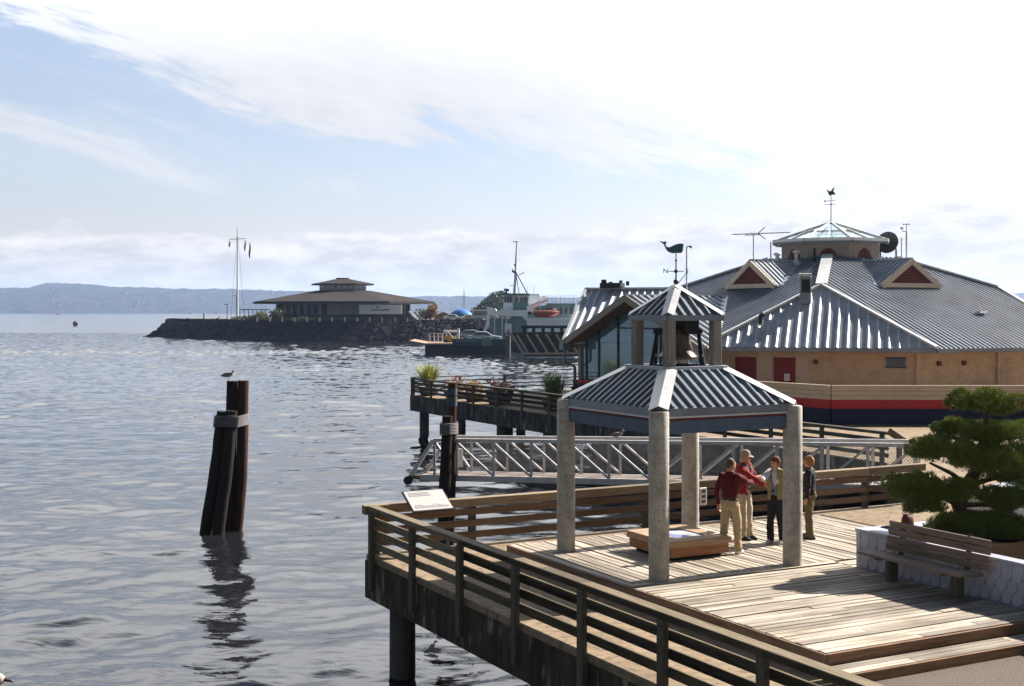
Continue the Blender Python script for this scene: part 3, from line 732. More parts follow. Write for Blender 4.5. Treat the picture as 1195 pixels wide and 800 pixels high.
def make_knoll():
    mb = MB(); n = 40; rows = []
    for j in range(12):
        row = []
        for i in range(n+1):
            px = 530+110*i/n; Y = 420+j*6
            prof = math.exp(-((px-584)/24.0)**2)*8.2+1.2
            f = math.sin(min(1, j/7)*math.pi/2)
            row.append(mb.bm.verts.new(((px-CX)/FPX*Y, Y, 0.6+prof*f+NZ.noise((px*0.1, j*0.7, 0))*0.6)))
        rows.append(row)
    for a, b in zip(rows, rows[1:]):
        for i in range(n): mb.bm.faces.new((a[i], a[i+1], b[i+1], b[i]))
    tag(mb.build('terrain', mat('scrubby_knoll', (0.07,0.075,0.03), 0.95, 0.5, 0.3, bump=0)), 'scrub covered knoll behind the ferry', kind='structure')
    r = random.Random(4); mb = MB()
    for q in range(260):
        px = min(604, r.gauss(580, 17)); j = r.uniform(0, 8); Y = 420+j*6
        prof = math.exp(-((px-584)/24.0)**2)*8.2+1.2; f = math.sin(min(1, j/7)*math.pi/2)
        leaf_clump(mb, ((px-CX)/FPX*Y, Y, 0.6+prof*f+0.8), (r.uniform(1,2.2), 1.5, r.uniform(0.8,1.8)), 40, 0.42, r)
    tag(mb.build('woods', M_['scrub'], fix=False), 'dark scrub and small trees on the knoll behind the ferry', 'woods', kind='stuff')
make_knoll()

# ------------------------------------------------------------------ vehicles
def car(label, loc, rz, colr, kind='car', s=1.0, name='parked_car', group=None):
    t = thing(name, label, 'car' if kind == 'car' else 'van', loc, rz, group)
    Mx = MX.Translation(V(loc)) @ MX.Rotation(rz, 4, 'Z') @ MX.Scale(s, 4)
    paint = mat('car_paint_%s' % name, colr, 0.3, 0.08, 2.0, bump=0, spec=0.6)
    if kind == 'car':
        low = [(-2.2,0.35),(2.15,0.35),(2.2,0.6),(2.1,0.82),(1.25,0.92),(-1.6,0.98),(-2.15,0.9),(-2.25,0.6)]
        cab = [(-1.75,0.95),(1.15,0.9),(0.45,1.38),(-0.1,1.46),(-1.0,1.44)]
    else:
        low = [(-2.4,0.4),(2.3,0.4),(2.35,0.8),(2.1,1.05),(-2.4,1.05)]
        cab = [(-2.4,1.04),(2.05,1.03),(1.45,1.85),(1.1,2.0),(-2.3,2.0)]
    mb = MB(); mb.prism([(x,-0.85,z) for x,z in low], (0,1.7,0)); body = mb.build('body', paint, t, M=Mx, bev=0.05)
    mb = MB(); pts = [(x,-0.72,z) for x,z in cab]; mb.prism(pts, (0,1.44,0)); mb.build('cabin', paint, t, M=Mx, bev=0.06)
    cx = sum(p[0] for p in cab)/len(cab)
    mb = MB()
    gl = [(cx+(x-cx)*0.86, z0) for (x, z0) in [(p[0], 0.98+(p[1]-0.98)*0.86 if p[1] > 1.0 else p[1]+0.05) for p in cab]]
    for sd in (-1, 1): mb.prism([(x, sd*0.725, z) for x, z in gl], (0, sd*0.02, 0))
    mb.build('side_window', M_['darkglass'], t, M=Mx)
    f0, f1 = V((cab[1][0],0,cab[1][1])), V((cab[2][0],0,cab[2][1])); nrm = V((f1.z-f0.z, 0, -(f1.x-f0.x))).normalized()*0.03
    a, b = f0.lerp(f1,0.12)+nrm, f0.lerp(f1,0.95)+nrm
    mb = MB(); mb.prism([a+V((0,-0.62,0)), a+V((0,0.62,0)), b+V((0,0.55,0)), b+V((0,-0.55,0))], nrm*0.5); mb.build('windscreen', M_['darkglass'], t, M=Mx)
    for x in (-1.35, 1.35):
        for y in (-0.8, 0.8):
            mb = MB(); mb.tube([(x,y-0.1,0.33),(x,y+0.1,0.33)], 0.33, 14, smooth=False); w = mb.build('wheel', M_['black'], t, M=Mx)
            mb = MB(); mb.tube([(x,y-0.115,0.33),(x,y+0.115,0.33)], 0.19, 10, smooth=False); mb.build('rim', M_['alu'], w, M=Mx)
    for y in (-0.6, 0.6):
        mb = MB(); mb.box((low[2][0]-0.02,y,0.68), (0.08,0.35,0.14)); mb.build('headlight', M_['white'], t, M=Mx)
        mb = MB(); mb.box((low[-1][0] if kind == 'car' else -2.4,y,0.75), (0.08,0.25,0.14)); mb.build('tail_light', M_['red'], t, M=Mx)
    return t
car('white car parked at the near edge of the spit car park', W(529,374,300)+V((0,0,0.05)), 0.1, (0.75,0.75,0.75), name='parked_car', group='cars on the spit')
car('pale van parked on the spit beside the ferry bow', W(566,374.5,300), 0.05, (0.55,0.54,0.5), 'van', 1.3, name='parked_van')
car('tan car parked on the spit between the white car and the van', W(548,374.2,312), 0.2, (0.35,0.27,0.18), name='parked_car', group='cars on the spit')

# ------------------------------------------------------------------ ferry, barge, wing wall
def make_ferry():
    fw = mat('ferry_white', (0.84,0.90,0.93), 0.5, 0.12, 0.5, bump=0)
    fb = mat('ferry_blue_grey', (0.26,0.37,0.42), 0.6, 0.15, 0.5, bump=0)
    fg = mat('ferry_green_trim', (0.10,0.20,0.17), 0.6, 0.1, 0.5, bump=0)
    fd = mat('ferry_windows', (0.04,0.055,0.06), 0.2, 0.1, 0.5, bump=0, spec=0.6)
    Y = 222.0
    c = W(625, 412, Y+6); c.z = WATER
    t = thing('car_ferry', 'white and pale blue car ferry berthed behind the timber wing wall', 'ferry', c)
    def P(px, py, dy=0): return W(px, py, Y) + V((0, dy, 0))
    def slab(poly, dy, depth, m, name, par=t):
        mb = MB(); mb.prism([P(x,y,dy) for x,y in poly], (0,depth,0)); return mb.build(name, m, par)
    slab([(570,412),(720,412),(720,399),(568,399)], 1.0, 14, M_['dark'], 'hull')
    # dark car-deck opening behind columns
    slab([(571,399),(612,399),(612,372),(571,372)], 4.0, 8, fb, 'car_deck')
    slab([(568,357.6),(577,359.5),(579,362.5),(587,361),(616,362.5),(616,370),(606,368.5),(596,369),(569,367)], 0.0, 15, fw, 'bow_bulwark')
    slab([(568,367),(571,367),(571,378),(566,389),(563,389),(567,378)], 0.2, 0.5, fw, 'bow_arch')
    # main side: white wall with curved opening at its left end
    slab([(609,369),(618,371),(672,371),(672,399),(560+48,399),(614,391),(617,382),(614,374)], 0.1, 14, fw, 'side_plating')
    slab([(592,369.2),(612,369.2),(616,373),(617,382),(613,391),(606,397),(592,397)], 2.5, 0.4, fb, 'inner_bulkhead')
    for px in (577, 586, 591): slab([(px-0.6,368),(px+0.6,368),(px+0.6,398),(px-0.6,398)], 1.2, 0.4, fw, 'column')
    slab([(589,388),(597,388),(597,377.5),(589,377.5)], 0.4, 0.6, fw, 'control_box')
    slab([(590,372),(595,372),(595,368),(590,368)], 0.4, 0.5, fw, 'notice')
    slab([(616,371),(672,371),(672,356),(616,356)], 4.5, 9, fb, 'passenger_cabin')
    for k in range(9):
        x = 621+k*5.6
        slab([(x,366.5),(x+3.2,366.5),(x+3.2,359),(x,359)], 4.2, 0.25, fd, 'window')
    slab([(634,358),(672,356.5),(672,353.5),(640,353.5)], 3.2, 10, fg, 'cabin_roof')
    # wheelhouse
    slab([(587,361),(617,362),(617,344),(588,344)], 2.0, 9, fw, 'wheelhouse')
    slab([(599,361.6),(617,361.9),(617,353),(599,353)], 1.7, 0.25, fg, 'wheelhouse_panel')
    for a, b, y0, y1 in ((588.4,591,345.5,352.5),(591.6,594.4,345.5,352.5),(595,598,345.5,352.5),(600.5,604.5,346.5,353.5),(607,610.5,346.5,358),(611.5,616,346.5,353)):
        slab([(a,y1),(b,y1),(b,y0),(a,y0)], 1.75, 0.2, fd, 'window')
    slab([(584,344.2),(619,344.2),(617,342),(586,342)], 1.2, 11, fg, 'wheelhouse_roof')
    slab([(617,356),(629,356),(630,342.5),(617,342)], 3.4, 7, fw, 'locker')
    slab([(628,353.5),(641,353.5),(640,346),(634,344.5),(628,346)], 4.0, 5, fw, 'funnel_housing')
    slab([(588,336),(594,336.5),(594,339.5),(588,339)], 3, 1.2, M_['black'], 'radar')
    mb = MB(); mb.tube([P(591,342,3.5), P(591,337,3.5)], 0.15, 6); mb.tube([P(585,343,3), P(581,344.5,3)], 0.08, 5); mb.build('radar_stem', M_['black'], t)
    # mast
    mb = MB(); mb.tube([P(600.5,343,4), P(601.5,320,4), P(603,281,4)], [0.28,0.2,0.1], 8); mast = mb.build('mast', M_['alu'], t)
    mb = MB()
    mb.bar(P(598.5,280.4,4), P(604.8,280.4,4), 0.1, 0.12); mb.bar(P(602.5,281,4), P(602.5,283,4), 0.08, 0.08)
    mb.bar(P(599.5,307.5,4), P(602.5,309,4), 0.3, 0.2); mb.bar(P(598,315.2,4), P(602,317.3,4), 0.5, 0.35); mb.bar(P(598,313,4), P(598,315.6,4), 0.15, 0.15)
    mb.bar(P(595,332,4), P(600.6,333,4), 0.08, 0.08); mb.build('crosstree', M_['black'], mast)
    mb = MB(); mb.tube([P(602,316,4), P(616,342.5,4)], 0.1, 5); mb.tube([P(602,316,4), P(606,342.5,4)], 0.07, 5); mb.tube([P(606,320,4), P(612,317,4)], 0.07, 5)
    mb.tube([P(615.5,342,4), P(615.5,333,4)], 0.03, 4); mb.tube([P(623.5,342,4), P(623.5,333,4)], 0.03, 4); mb.build('stay', M_['black'], mast)
    # railing on the upper deck
    mb = MB()
    for px in range(630, 676, 5): mb.bar(P(px,353.5,3.4), P(px,344.8,3.4), 0.06, 0.06)
    for py in (344.8, 348, 351): mb.bar(P(628,py,3.4), P(674,py,3.4), 0.05, 0.05)
    mb.build('upper_railing', M_['alu'], t)
    # davit and orange rescue boat
    mb = MB(); mb.tube([P(619,358,1.5), P(628,354,1.5), P(640,349.5,1.5)], [0.35,0.4,0.25], 6); mb.box(P(619,361,1.5), (1.2,0.8,1.2)); mb.build('davit', fw, t)
    slab([(616,366.8),(620,366.8),(620,363.5),(616,363.5)], -0.05, 0.2, M_['dark'], 'hawse')
    bt = thing('rescue_boat', 'orange rescue boat hanging at the ferry side under the davit', 'boat', P(638,368,0.8))
    mb = MB()
    xs = [(623,1.0,0.9),(630,1.25,1.0),(640,1.25,1.0),(648,0.9,0.75),(653,0.15,0.2)]
    rings = []
    for px, hw, hd in xs:
        c0 = P(px, 363.6, 0.9)
        rings.append([mb.bm.verts.new(c0+V((0, -math.cos(a)*hw, -math.sin(a)*hd*0.95))) for a in [math.pi*k/8 for k in range(9)]])
    for a, b in zip(rings, rings[1:]):
        for k in range(8): mb.bm.faces.new((a[k], a[k+1], b[k+1], b[k]))
    mb.bm.faces.new(rings[0])
    hullb = mb.build('boat_hull', mat('orange_boat', (0.50,0.09,0.035), 0.5, 0.1, 1, bump=0), bt)
    mb = MB(); mb.tube([P(623,363.3,-0.25), P(640,363.2,-0.4), P(652,364.2,0.5)], 0.2, 6); mb.build('gunwale', mat('pale_orange_tube', (0.60,0.22,0.14), 0.5, 0.1, 1, bump=0), bt)
    mb = MB(); mb.box(P(648,361.8,0.9), (0.7,0.5,0.9)); mb.build('outboard', M_['white'], bt)
make_ferry()

def make_barge():
    Y = 205.0
    c = W(540, 413, Y+4); c.z = WATER
    t = thing('landing_barge', 'black hulled work barge with tan ramp deck and green bulwark beside the ferry', 'barge', c)
    def P(px, py, dy=0): return W(px, py, Y) + V((0, dy, 0))
    def slab(poly, dy, depth, m, name, par=t):
        mb = MB(); mb.prism([P(x,y,dy) for x,y in poly], (0,depth,0)); return mb.build(name, m, par)
    slab([(496,413.5),(592,415.5),(592,401),(496,401)], 0, 12, M_['dark'], 'hull')
    slab([(478,398.2),(496,402),(528,402),(528,400.2),(496,400.2),(478,397)], -0.3, 11, mat('tan_ramp', (0.36,0.24,0.16), 0.8, 0.3, 0.6, bump=0), 'ramp_deck')
    gb = slab([(528,403),(592,404),(592,395.5),(528,395)], -0.2, 0.6, mat('green_bulwark', (0.02,0.065,0.06), 0.5, 0.15, 0.6, bump=0), 'bulwark')
    mb = MB(); x = 532.0; r = random.Random(2)
    while x < 556:
        w = r.choice((0.6,0.9,1.1)); mb.prism([P(x,398.2,-0.25), P(x+w,398.2,-0.25), P(x+w,396.7,-0.25), P(x,396.7,-0.25)], (0,-0.04,0)); x += w+0.4
    mb.build('lettering', mat('faded_lettering', (0.25,0.32,0.31), 0.6, 0.1, 1, bump=0), gb)
    wf = slab([(562.5,402.5),(573.5,402.7),(573.5,392.5),(562.5,392.3)], -0.5, 0.25, mat('pale_frame', (0.38,0.42,0.38), 0.6, 0.1, 1, bump=0), 'window_frame')
    slab([(563.4,401.7),(572.6,401.9),(572.6,395.2),(563.4,395)], -0.58, 0.06, mat('green_pane', (0.02,0.06,0.06), 0.2, 0.1, 1, bump=0, spec=0.7), 'pane', wf)
    slab([(563.4,394.6),(572.6,394.8),(572.6,393.1),(563.4,393)], -0.58, 0.06, M_['glass'], 'pane', wf)
    mb = MB()
    for px in (498,503,508,513,518): mb.tube([P(px,400.2,8), P(px,390,8)], 0.07, 5)
    mb.bar(P(497,390,8), P(519,389.5,8), 0.08, 0.1); mb.bar(P(497,394,8), P(519,393.7,8), 0.06, 0.08)
    mb.build('guard_rail', M_['alu'], t)
    mb = MB(); mb.tube([P(533.7,401,3), P(534.2,383,3)], 0.2, 6); mb.tube([P(533.7,401,3), P(521,387,4)], 0.06, 4); mb.build('ramp_post', M_['white'], t)
    # yellow forklift-like loader on the barge
    lt = thing('deck_loader', 'yellow deck loader with pale cab roof on the barge ramp', 'loader', P(523,400,6))
    mb = MB(); mb.box(P(523,397,6), (1.9,1.6,1.2)); mb.build('body', mat('loader_yellow', (0.45,0.26,0.05), 0.5, 0.2, 1, bump=0), lt)
    mb = MB()
    for dx in (-0.8,0.8):
        for dy in (-0.6,0.6): mb.bar(P(523,396,6)+V((dx,dy,0)), P(523,388,6)+V((dx,dy,0)), 0.1, 0.1)
    mb.build('cab_frame', M_['dark'], lt)
    mb = MB(); mb.box(P(525,387,6), (2.6,1.7,0.35)); mb.build('cab_roof', M_['white'], lt)
    for dx in (-0.6,0.6):
        mb = MB(); mb.tube([P(523,399.4,5)+V((dx,0,0)), P(523,399.4,5)+V((dx,0.3,0))], 0.32, 10); mb.build('wheel', M_['black'], lt)
    car('pale blue hatchback on the barge behind its green bulwark', P(565,396.5,3)+V((0,0,-0.5)), 0.0, (0.42,0.48,0.56), 'car', 1.25, name='ferry_car', group='cars on the barge')
    car('grey van further along the barge, nose to the ferry', P(550,395,8)+V((0,0,-0.5)), 0.0, (0.22,0.24,0.28), 'car', 1.25, name='ferry_car', group='cars on the barge')
    # mooring post with red-and-white day mark
    b = P(593,415,-2); b.z = WATER-2
    d = thing('marker_pile', 'grey pile with a red and white triangular mark at the ferry slip', 'pile', b)
    mb = MB(); mb.tube([b, P(593,391,-2)], 0.42, 10); mb.build('pile', mat('grey_pile', (0.16,0.16,0.16), 0.8, 0.4, 1, bump=0), d)
    mb = MB(); mb.prism([P(590.5,388,-2.6), P(594.5,393,-2.6), P(594.5,382.5,-2.6)], (0,0.1,0)); mb.build('mark', mat('faded_red_mark', (0.50,0.20,0.20), 0.6, 0.1, 1, bump=0), d)
make_barge()

def make_wingwall():
    Y = 190.0
    c = W(630,414,Y); c.z = WATER
    t = thing('timber_wing_wall', 'dark timber ferry wing wall crossed by pale slanting fenders', 'wing wall', c)
    def P(px, py, dy=0): return W(px, py, Y) + V((0, dy, 0))
    dk = mat('black_timber', (0.030,0.022,0.018), 0.9, 0.4, 1.0, bump=0.2)
    pl = mat('worn_fender_timber', (0.50,0.34,0.24), 0.85, 0.35, 1.0, bump=0.2)
    mb = MB(); mb.prism([P(597,388,0.6), P(676,388,0.6), P(676,416,0.6), P(612,416,0.6)], (0,0.8,0)); mb.build('backing_wall', dk, t)
    for k in range(8):
        x = 597.3+k*11.5-(5.8 if k > 0 else 0)
        mb = MB(); mb.bar(P(x,390,0), P(x+13.5,412,-1.2), 0.32, 0.3, up=(0,1,0)); mb.build('fender', pl, t)
    mb = MB(); mb.bar(P(609,412.2,-1.3), P(676,411.6,-1.3), 0.3, 0.3); mb.build('waler', pl, t)
    for px in range(612, 676, 11):
        mb = MB(); mb.bar(P(px,390,1.2), P(px,380.5,1.2), 0.5, 0.5); mb.build('post', dk, t)
    mb = MB(); mb.bar(P(608,381.3,1.2), P(676,381.3,1.2), 0.4, 0.4); mb.bar(P(610,388.5,1.2), P(676,388.5,1.2), 0.4, 0.3); mb.build('cap_beam', dk, t)
make_wingwall()

# small craft and a mooring buoy far out
def far_craft():
    b = W(67,367,1500*(CAMZ-WATER)/3.9); b.z = WATER
    t = thing('small_boat', 'tiny dark motorboat far out near the opposite shore', 'boat', b)
    mb = MB(); mb.prism([b+V(p) for p in ((-5,0,0.1),(4,0,0.1),(6,0,1.4),(-5,0,1.1))], (0,2.2,0)); mb.build('hull', M_['dark'], t)
    mb = MB(); mb.box(b+V((-1.5,1,1.8)), (3.5,1.8,1.4)); mb.build('cabin', mat('boat_grey', (0.1,0.1,0.11), 0.7, 0.1, 1, bump=0), t)
    b = GP(88,379.4,WATER)
    t = thing('mooring_buoy', 'round black mooring buoy on open water left of the spit', 'buoy', b)
    mb = MB(); mb.ball(b+V((0,0,1.0)), (1.3,1.3,1.15), 18, 12); mb.build('float', mat('buoy_black', (0.02,0.022,0.03), 0.4, 0.1, 1, bump=0), t)
    mb = MB(); mb.tube([b+V((0,0,2.0)), b+V((0,0,2.45))], 0.12, 6); mb.box(b+V((0.1,-1.2,1.3)), (0.8,0.3,0.25)); mb.build('ring', M_['alu'], t)
    for px, py in ((216.5,364.9),(222.5,364.9),(252,364.8)):
        b = W(px,py,3300); b.z = WATER
        t = thing('sailboat', {216.5:'tiny white sailboat under the far shore, left of its pair', 222.5:'tiny white sailboat under the far shore, right of its pair', 252:'pale motor yacht close under the far shore'}[px], 'boat', b)
        mb = MB(); mb.prism([b+V(p) for p in ((-4,0,0),(4,0,0),(5,0,1.5),(-4.5,0,1.3))], (0,2.5,0)); mb.build('hull', M_['white'], t)
        mb = MB()
        if px < 250: mb.prism([b+V(p) for p in ((-2.5,1,1.6),(2,1,1.6),(1.2,1,7))], (0,0.15,0)); mb.build('sail', M_['white'], t)
        else: mb.box(b+V((0,1.2,2.4)), (12,2.2,1.8)); mb.build('cabin', M_['white'], t)
far_craft()

# ------------------------------------------------------------------ near pier, timber deck and steps (grid frame)
def gthing(name, label, cat, u, v, z=0.0, group=None):
    return thing(name, label, cat, L(u, v, z), TH, group)

def make_near_pier():
    t = gthing('concrete_pier', 'near concrete pier carrying the walkway, railings and timber deck', 'pier', 4, 0, -1.12)
    mb = MB(); mb.span((-2.78,-14,-1.12), (11.8,5.92,WALK)); mb.build('deck_slab', [M_['concrete']], t, M=G, bev=0.015)
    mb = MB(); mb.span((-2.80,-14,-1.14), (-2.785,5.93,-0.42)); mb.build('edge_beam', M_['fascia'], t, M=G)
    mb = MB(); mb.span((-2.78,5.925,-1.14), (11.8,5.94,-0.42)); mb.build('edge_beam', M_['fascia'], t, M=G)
    for u, v in ((-2.28,5.3),(2.9,5.3),(8.1,5.3),(-2.28,-1.2),(-2.28,-6.2),(2.9,-1.2),(8.1,-1.2)):
        mb = MB(); mb.tube([(u,v,-6),(u,v,WATER+0.5),(u,v,-1.12)], [0.25,0.25,0.245], 20); mb.build('pile', M_['pile'], t, M=G)
    # pavement in front of the steps: exposed aggregate with joints
    mb = MB(); mb.span((-0.6,-14,WALK+0.004), (11.7,-5.2,WALK+0.008))
    tag(mb.build('pavement', M_['pave'], None, M=G), 'brown aggregate pavement below the steps', kind='structure')
make_near_pier()

def make_deck():
    t = gthing('timber_deck', 'raised weathered timber deck with a lower step, under the bell shelter', 'deck', 2, -0.5, -0.29)
    r = random.Random(21)
    def boards_u(u0, u1, v0, v1, z, w=0.128, gap=0.024):
        mb = MB(); v = v0
        while v+w <= v1+1e-3:
            u = u0; first = True
            while u < u1-0.05:
                ln = r.uniform(3.0, 4.6) if not first else r.uniform(1.2, 4.6)
                first = False
                e = min(u+ln, u1)
                if u1-e < 0.4: e = u1
                dz = r.uniform(-0.008, 0.006)
                jag = r.uniform(-0.02, 0.02) if u == u0 else 0
                mb.span((u+jag+0.002, v+r.uniform(-0.002,0.002), z-0.045+dz), (e-0.002, v+w, z+dz)); u = e
            v += w+gap
        return mb
    def boards_v(u0, u1, v0, v1, z, w=0.128, gap=0.024):
        mb = MB(); u = u0
        while u+w <= u1+1e-3:
            v = v0; first = True
            while v < v1-0.05:
                e = min(v+(r.uniform(2.2, 5.0)), v1)
                if v1-e < 0.4: e = v1
                dz = r.uniform(-0.008, 0.006)
                mb.span((u, v+0.002, z-0.045+dz), (u+w, e-0.002, z+dz)); v = e
            u += w+gap
        return mb
    boards_u(-0.66, 3.60, -4.70, -0.23, 0.0).build('front_boards', M_['deck_u'], t, M=G, bev=0.005)
    boards_v(-0.66, 7.0, -0.06, 4.0, 0.0).build('back_boards', M_['deck_v'], t, M=G, bev=0.005)
    mb = MB(); mb.span((-0.66,-0.215,-0.05), (3.62,-0.075,0.004)); mb.build('seam_board', M_['deck_u'], t, M=G, bev=0.005)
    # rim joists
    rim = M_['deck_u']
    mb = MB(); mb.span((-0.66,-4.765,-0.155), (3.62,-4.72,-0.006)); mb.build('front_joist', M_['rim'], t, M=G, bev=0.005)
    mb = MB(); mb.span((-0.71,-4.765,-0.29), (-0.672,4.0,-0.006)); mb.build('side_joist', M_['rim_v'], t, M=G, bev=0.005)
    mb = MB(); mb.span((-0.66,4.012,-0.29), (7.0,4.05,-0.006)); mb.build('back_joist', M_['rim'], t, M=G, bev=0.005)
    mb = MB(); mb.span((7.01,-0.05,-0.29), (7.05,4.05,-0.006)); mb.build('side_joist', M_['rim_v'], t, M=G, bev=0.005)
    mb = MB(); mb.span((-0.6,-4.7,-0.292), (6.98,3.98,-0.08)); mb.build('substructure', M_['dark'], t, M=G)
    st = boards_u(-0.9, 6.5, -5.16, -4.79, -0.15, 0.17, 0.012).build('lower_step', M_['deck_u'], t, M=G, bev=0.006)
    mb = MB(); mb.span((-0.9,-5.2,-0.292), (6.5,-5.165,-0.156)); mb.build('step_riser', M_['rim'], st, M=G, bev=0.005)
    mb = MB(); mb.span((3.62,-4.765,-0.155), (6.5,-4.72,-0.006)); mb.build('front_joist', M_['rim'], t, M=G, bev=0.005)
    boards_u(3.63, 7.0, -0.625, -0.07, 0.0).build('side_boards', M_['deck_u'], t, M=G, bev=0.005)
    boards_u(3.62, 6.5, -4.70, -4.2, 0.0).build('front_boards', M_['deck_u'], t, M=G, bev=0.005)
M_['rim'] = mat('rim_joist_timber', (0.30,0.17,0.10), 0.8, 0.45, 3.0, (0.6,9,9), TH, 0.5, dark=(0.10,0.055,0.03))
M_['rim_v'] = mat('side_rim_timber', (0.27,0.19,0.125), 0.8, 0.45, 3.0, (0.6,9,9), TH+rad(90), 0.5, dark=(0.10,0.06,0.04))
make_deck()

def railing(label, axis, c0, s0, s1, posts, side, rail_off, group=None, ztop=0.66, pbot=-0.94, M=G, cap=True, pm='rail_post', rm='rail_v', cm='rail_v', pw=0.15, bolts=True, walk=WALK, cth=0.095, cw=0.20, r0=None):
    """axis 'u'/'v': the run goes along it at cross coordinate c0 from s0 to s1; posts on the side sign, rails rail_off the other way"""
    P = (lambda s, c, z: V((s, c, z))) if axis == 'u' else (lambda s, c, z: V((c, s, z)))
    b = M @ P((s0+s1)/2, c0, walk)
    t = thing('timber_railing', label, 'railing', b, TH, group)
    for s in posts:
        mb = MB(); mb.bar(P(s, c0+side*0.075, pbot), P(s, c0+side*0.075, ztop-cth-0.002), pw, 0.09, up=P(0,1,0))
        p = mb.build('post', M_[pm], t, M=M, bev=0.008)
        if bolts:
            for z in (0.5, 0.25, 0.0, -0.5, -0.8):
                mb = MB(); mb.ball(P(s+0.03*(1 if int(z*100)%2 else -1), c0+side*0.123, z), 0.014, 6, 4); mb.build('bolt', M_['wire'], p, M=M)
    r = random.Random(int(abs(c0*10)+abs(s0)))
    ss = [s0] + [x for x in posts if s0+0.6 < x < s1-0.6][1::2] + [s1]
    if cap:
        mb = MB()
        for a, bb in zip(ss, ss[1:]): mb.bar(P(a+0.003, c0, ztop-cth/2), P(bb-0.003, c0, ztop-cth/2+r.uniform(-0.004,0.004)), cw, cth)
        mb.build('top_rail', M_[cm], t, M=M, bev=0.008)
    for z in (0.38, 0.15, -0.08):
        mb = MB()
        for a, bb in zip([r0 if r0 is not None else s0]+ss[1:], ss[1:]): mb.bar(P(a+0.004, c0-side*rail_off, z), P(bb-0.004, c0-side*rail_off, z+r.uniform(-0.006,0.006)), 0.045, 0.135)
        mb.build('rail', M_[rm], t, M=M, bev=0.006)
    return t
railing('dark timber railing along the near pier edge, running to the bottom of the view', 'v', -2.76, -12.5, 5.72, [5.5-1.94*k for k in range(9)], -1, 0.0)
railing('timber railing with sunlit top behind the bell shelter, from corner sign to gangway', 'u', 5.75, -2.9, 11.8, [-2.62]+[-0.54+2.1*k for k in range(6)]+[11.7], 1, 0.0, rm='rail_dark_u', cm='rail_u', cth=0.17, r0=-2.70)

# information board on the corner railing
def make_info_board():
    t = gthing('information_board', 'slanted white information board on the corner of the near pier railing', 'sign', -1.7, 5.6, 0.5)
    a, b, c, d = V((-2.12,5.16,0.56)), V((-1.24,5.16,0.56)), V((-1.24,5.72,0.885)), V((-2.12,5.72,0.885))
    n = (b-a).cross(d-a).normalized()
    m, tt, bs = newmat('printed_panel')
    bs.inputs['Base Color'].default_value = (0.46,0.44,0.41,1); bs.inputs['Roughness'].default_value = 0.35
    mb = MB(); mb.prism([a,b,c,d], -n*0.03); mb.build('frame', M_['black'], t, M=G)
    e = 0.03
    def q(s, r_): return a + (b-a)*s + (d-a)*r_
    mb = MB(); mb.prism([q(.03,.04)+n*.003, q(.97,.04)+n*.003, q(.97,.96)+n*.003, q(.03,.96)+n*.003], n*0.004); mb.build('panel', m, t, M=G)
    ink = mat('pale_ink', (0.13,0.13,0.15), 0.5, 0.1, 4, bump=0); ink2 = mat('faint_ink', (0.30,0.29,0.29), 0.5, 0.1, 4, bump=0)
    r = random.Random(6); mb = MB()
    for row in range(3):
        s = 0.1
        while s < 0.6:
            w = r.uniform(0.02,0.06); y = 0.84-row*0.07
            mb.prism([q(s,y)+n*.009, q(s+w,y)+n*.009, q(s+w,y+.03)+n*.009, q(s,y+.03)+n*.009], n*0.001); s += w+0.015
    pts = [q(0.1+0.8*k/24, 0.22+0.10*abs(NZ.noise((k*0.45,2,3)))+0.04*math.sin(k*0.5)) + n*.0095 for k in range(25)]
    for p0, p1 in zip(pts, pts[1:]): mb.bar(p0, p1, 0.008, 0.002, up=n)
    mb.build('drawing', ink, t, M=G)
    mb = MB()
    mb.prism([q(.1,.13)+n*.009, q(.9,.13)+n*.009, q(.9,.2)+n*.009, q(.1,.24)+n*.009], n*0.0006); mb.build('drawing', ink2, t, M=G)
    for u in (-1.95, -1.4):
        mb = MB(); mb.bar((u,5.62,0.62), (u,5.62,0.80), 0.06, 0.04); mb.bar((u,5.60,0.66), (u,5.25,0.585), 0.05, 0.03); mb.build('bracket', M_['black'], t, M=G)
make_info_board()

# ------------------------------------------------------------------ land, shore pier and its railing
def make_land():
    poly = [(11.8,-60),(11.8,5.9),(12.4,7.6),(17.0,12.3),(17.0,49.2),(150,49.2),(150,-60)]
    mb = MB(); mb.prism([V((u,v,WALK-0.002)) for u, v in poly], (0,0,-0.84))
    tag(mb.build('ground', M_['concrete'], None, M=G), 'tan concrete ground of the waterfront', kind='structure')
    t = gthing('shore_pier', 'far concrete pier in front of the octagonal building, on round piles', 'pier', 17, 40, -1.15)
    mb = MB()
    pts = [(16.97,49.23),(16.97,12.28),(12.36,7.62)]
    for (a, b) in zip(pts, pts[1:]): mb.bar((a[0],a[1],-0.76), (b[0],b[1],-0.76), 0.05, 0.86)
    mb.bar((16.97,49.23,-0.76), (60,49.23,-0.76), 0.05, 0.86)
    mb.build('edge_beam', M_['fascia_far'], t, M=G)
    for k in range(9):
        v = 48.5-4.7*k
        mb = MB(); mb.tube([(17.5,v,-6),(17.5,v,-1.15)], 0.27, 14); mb.build('pile', M_['pile'], t, M=G)
    for k in range(6):
        v = 46.0-5.6*k
        mb = MB(); mb.tube([(21.5,v,-6),(21.5,v,-1.15)], 0.27, 12); mb.build('pile', M_['pile'], t, M=G)
    for k in range(4):
        mb = MB(); mb.tube([(23+5*k,47.3,-6),(23+5*k,47.3,-1.15)], 0.27, 12); mb.build('pile', M_['pile'], t, M=G)
    mb = MB(); mb.prism([V((13.5,-60,-1.2)), V((13.5,8,-1.2)), V((24,14,-1.2)), V((24,40,-1.2)), V((100,40,-1.2)), V((100,-60,-1.2))], (0,0,-4)); mb.build('seawall', M_['pile'], t, M=G)
make_land()
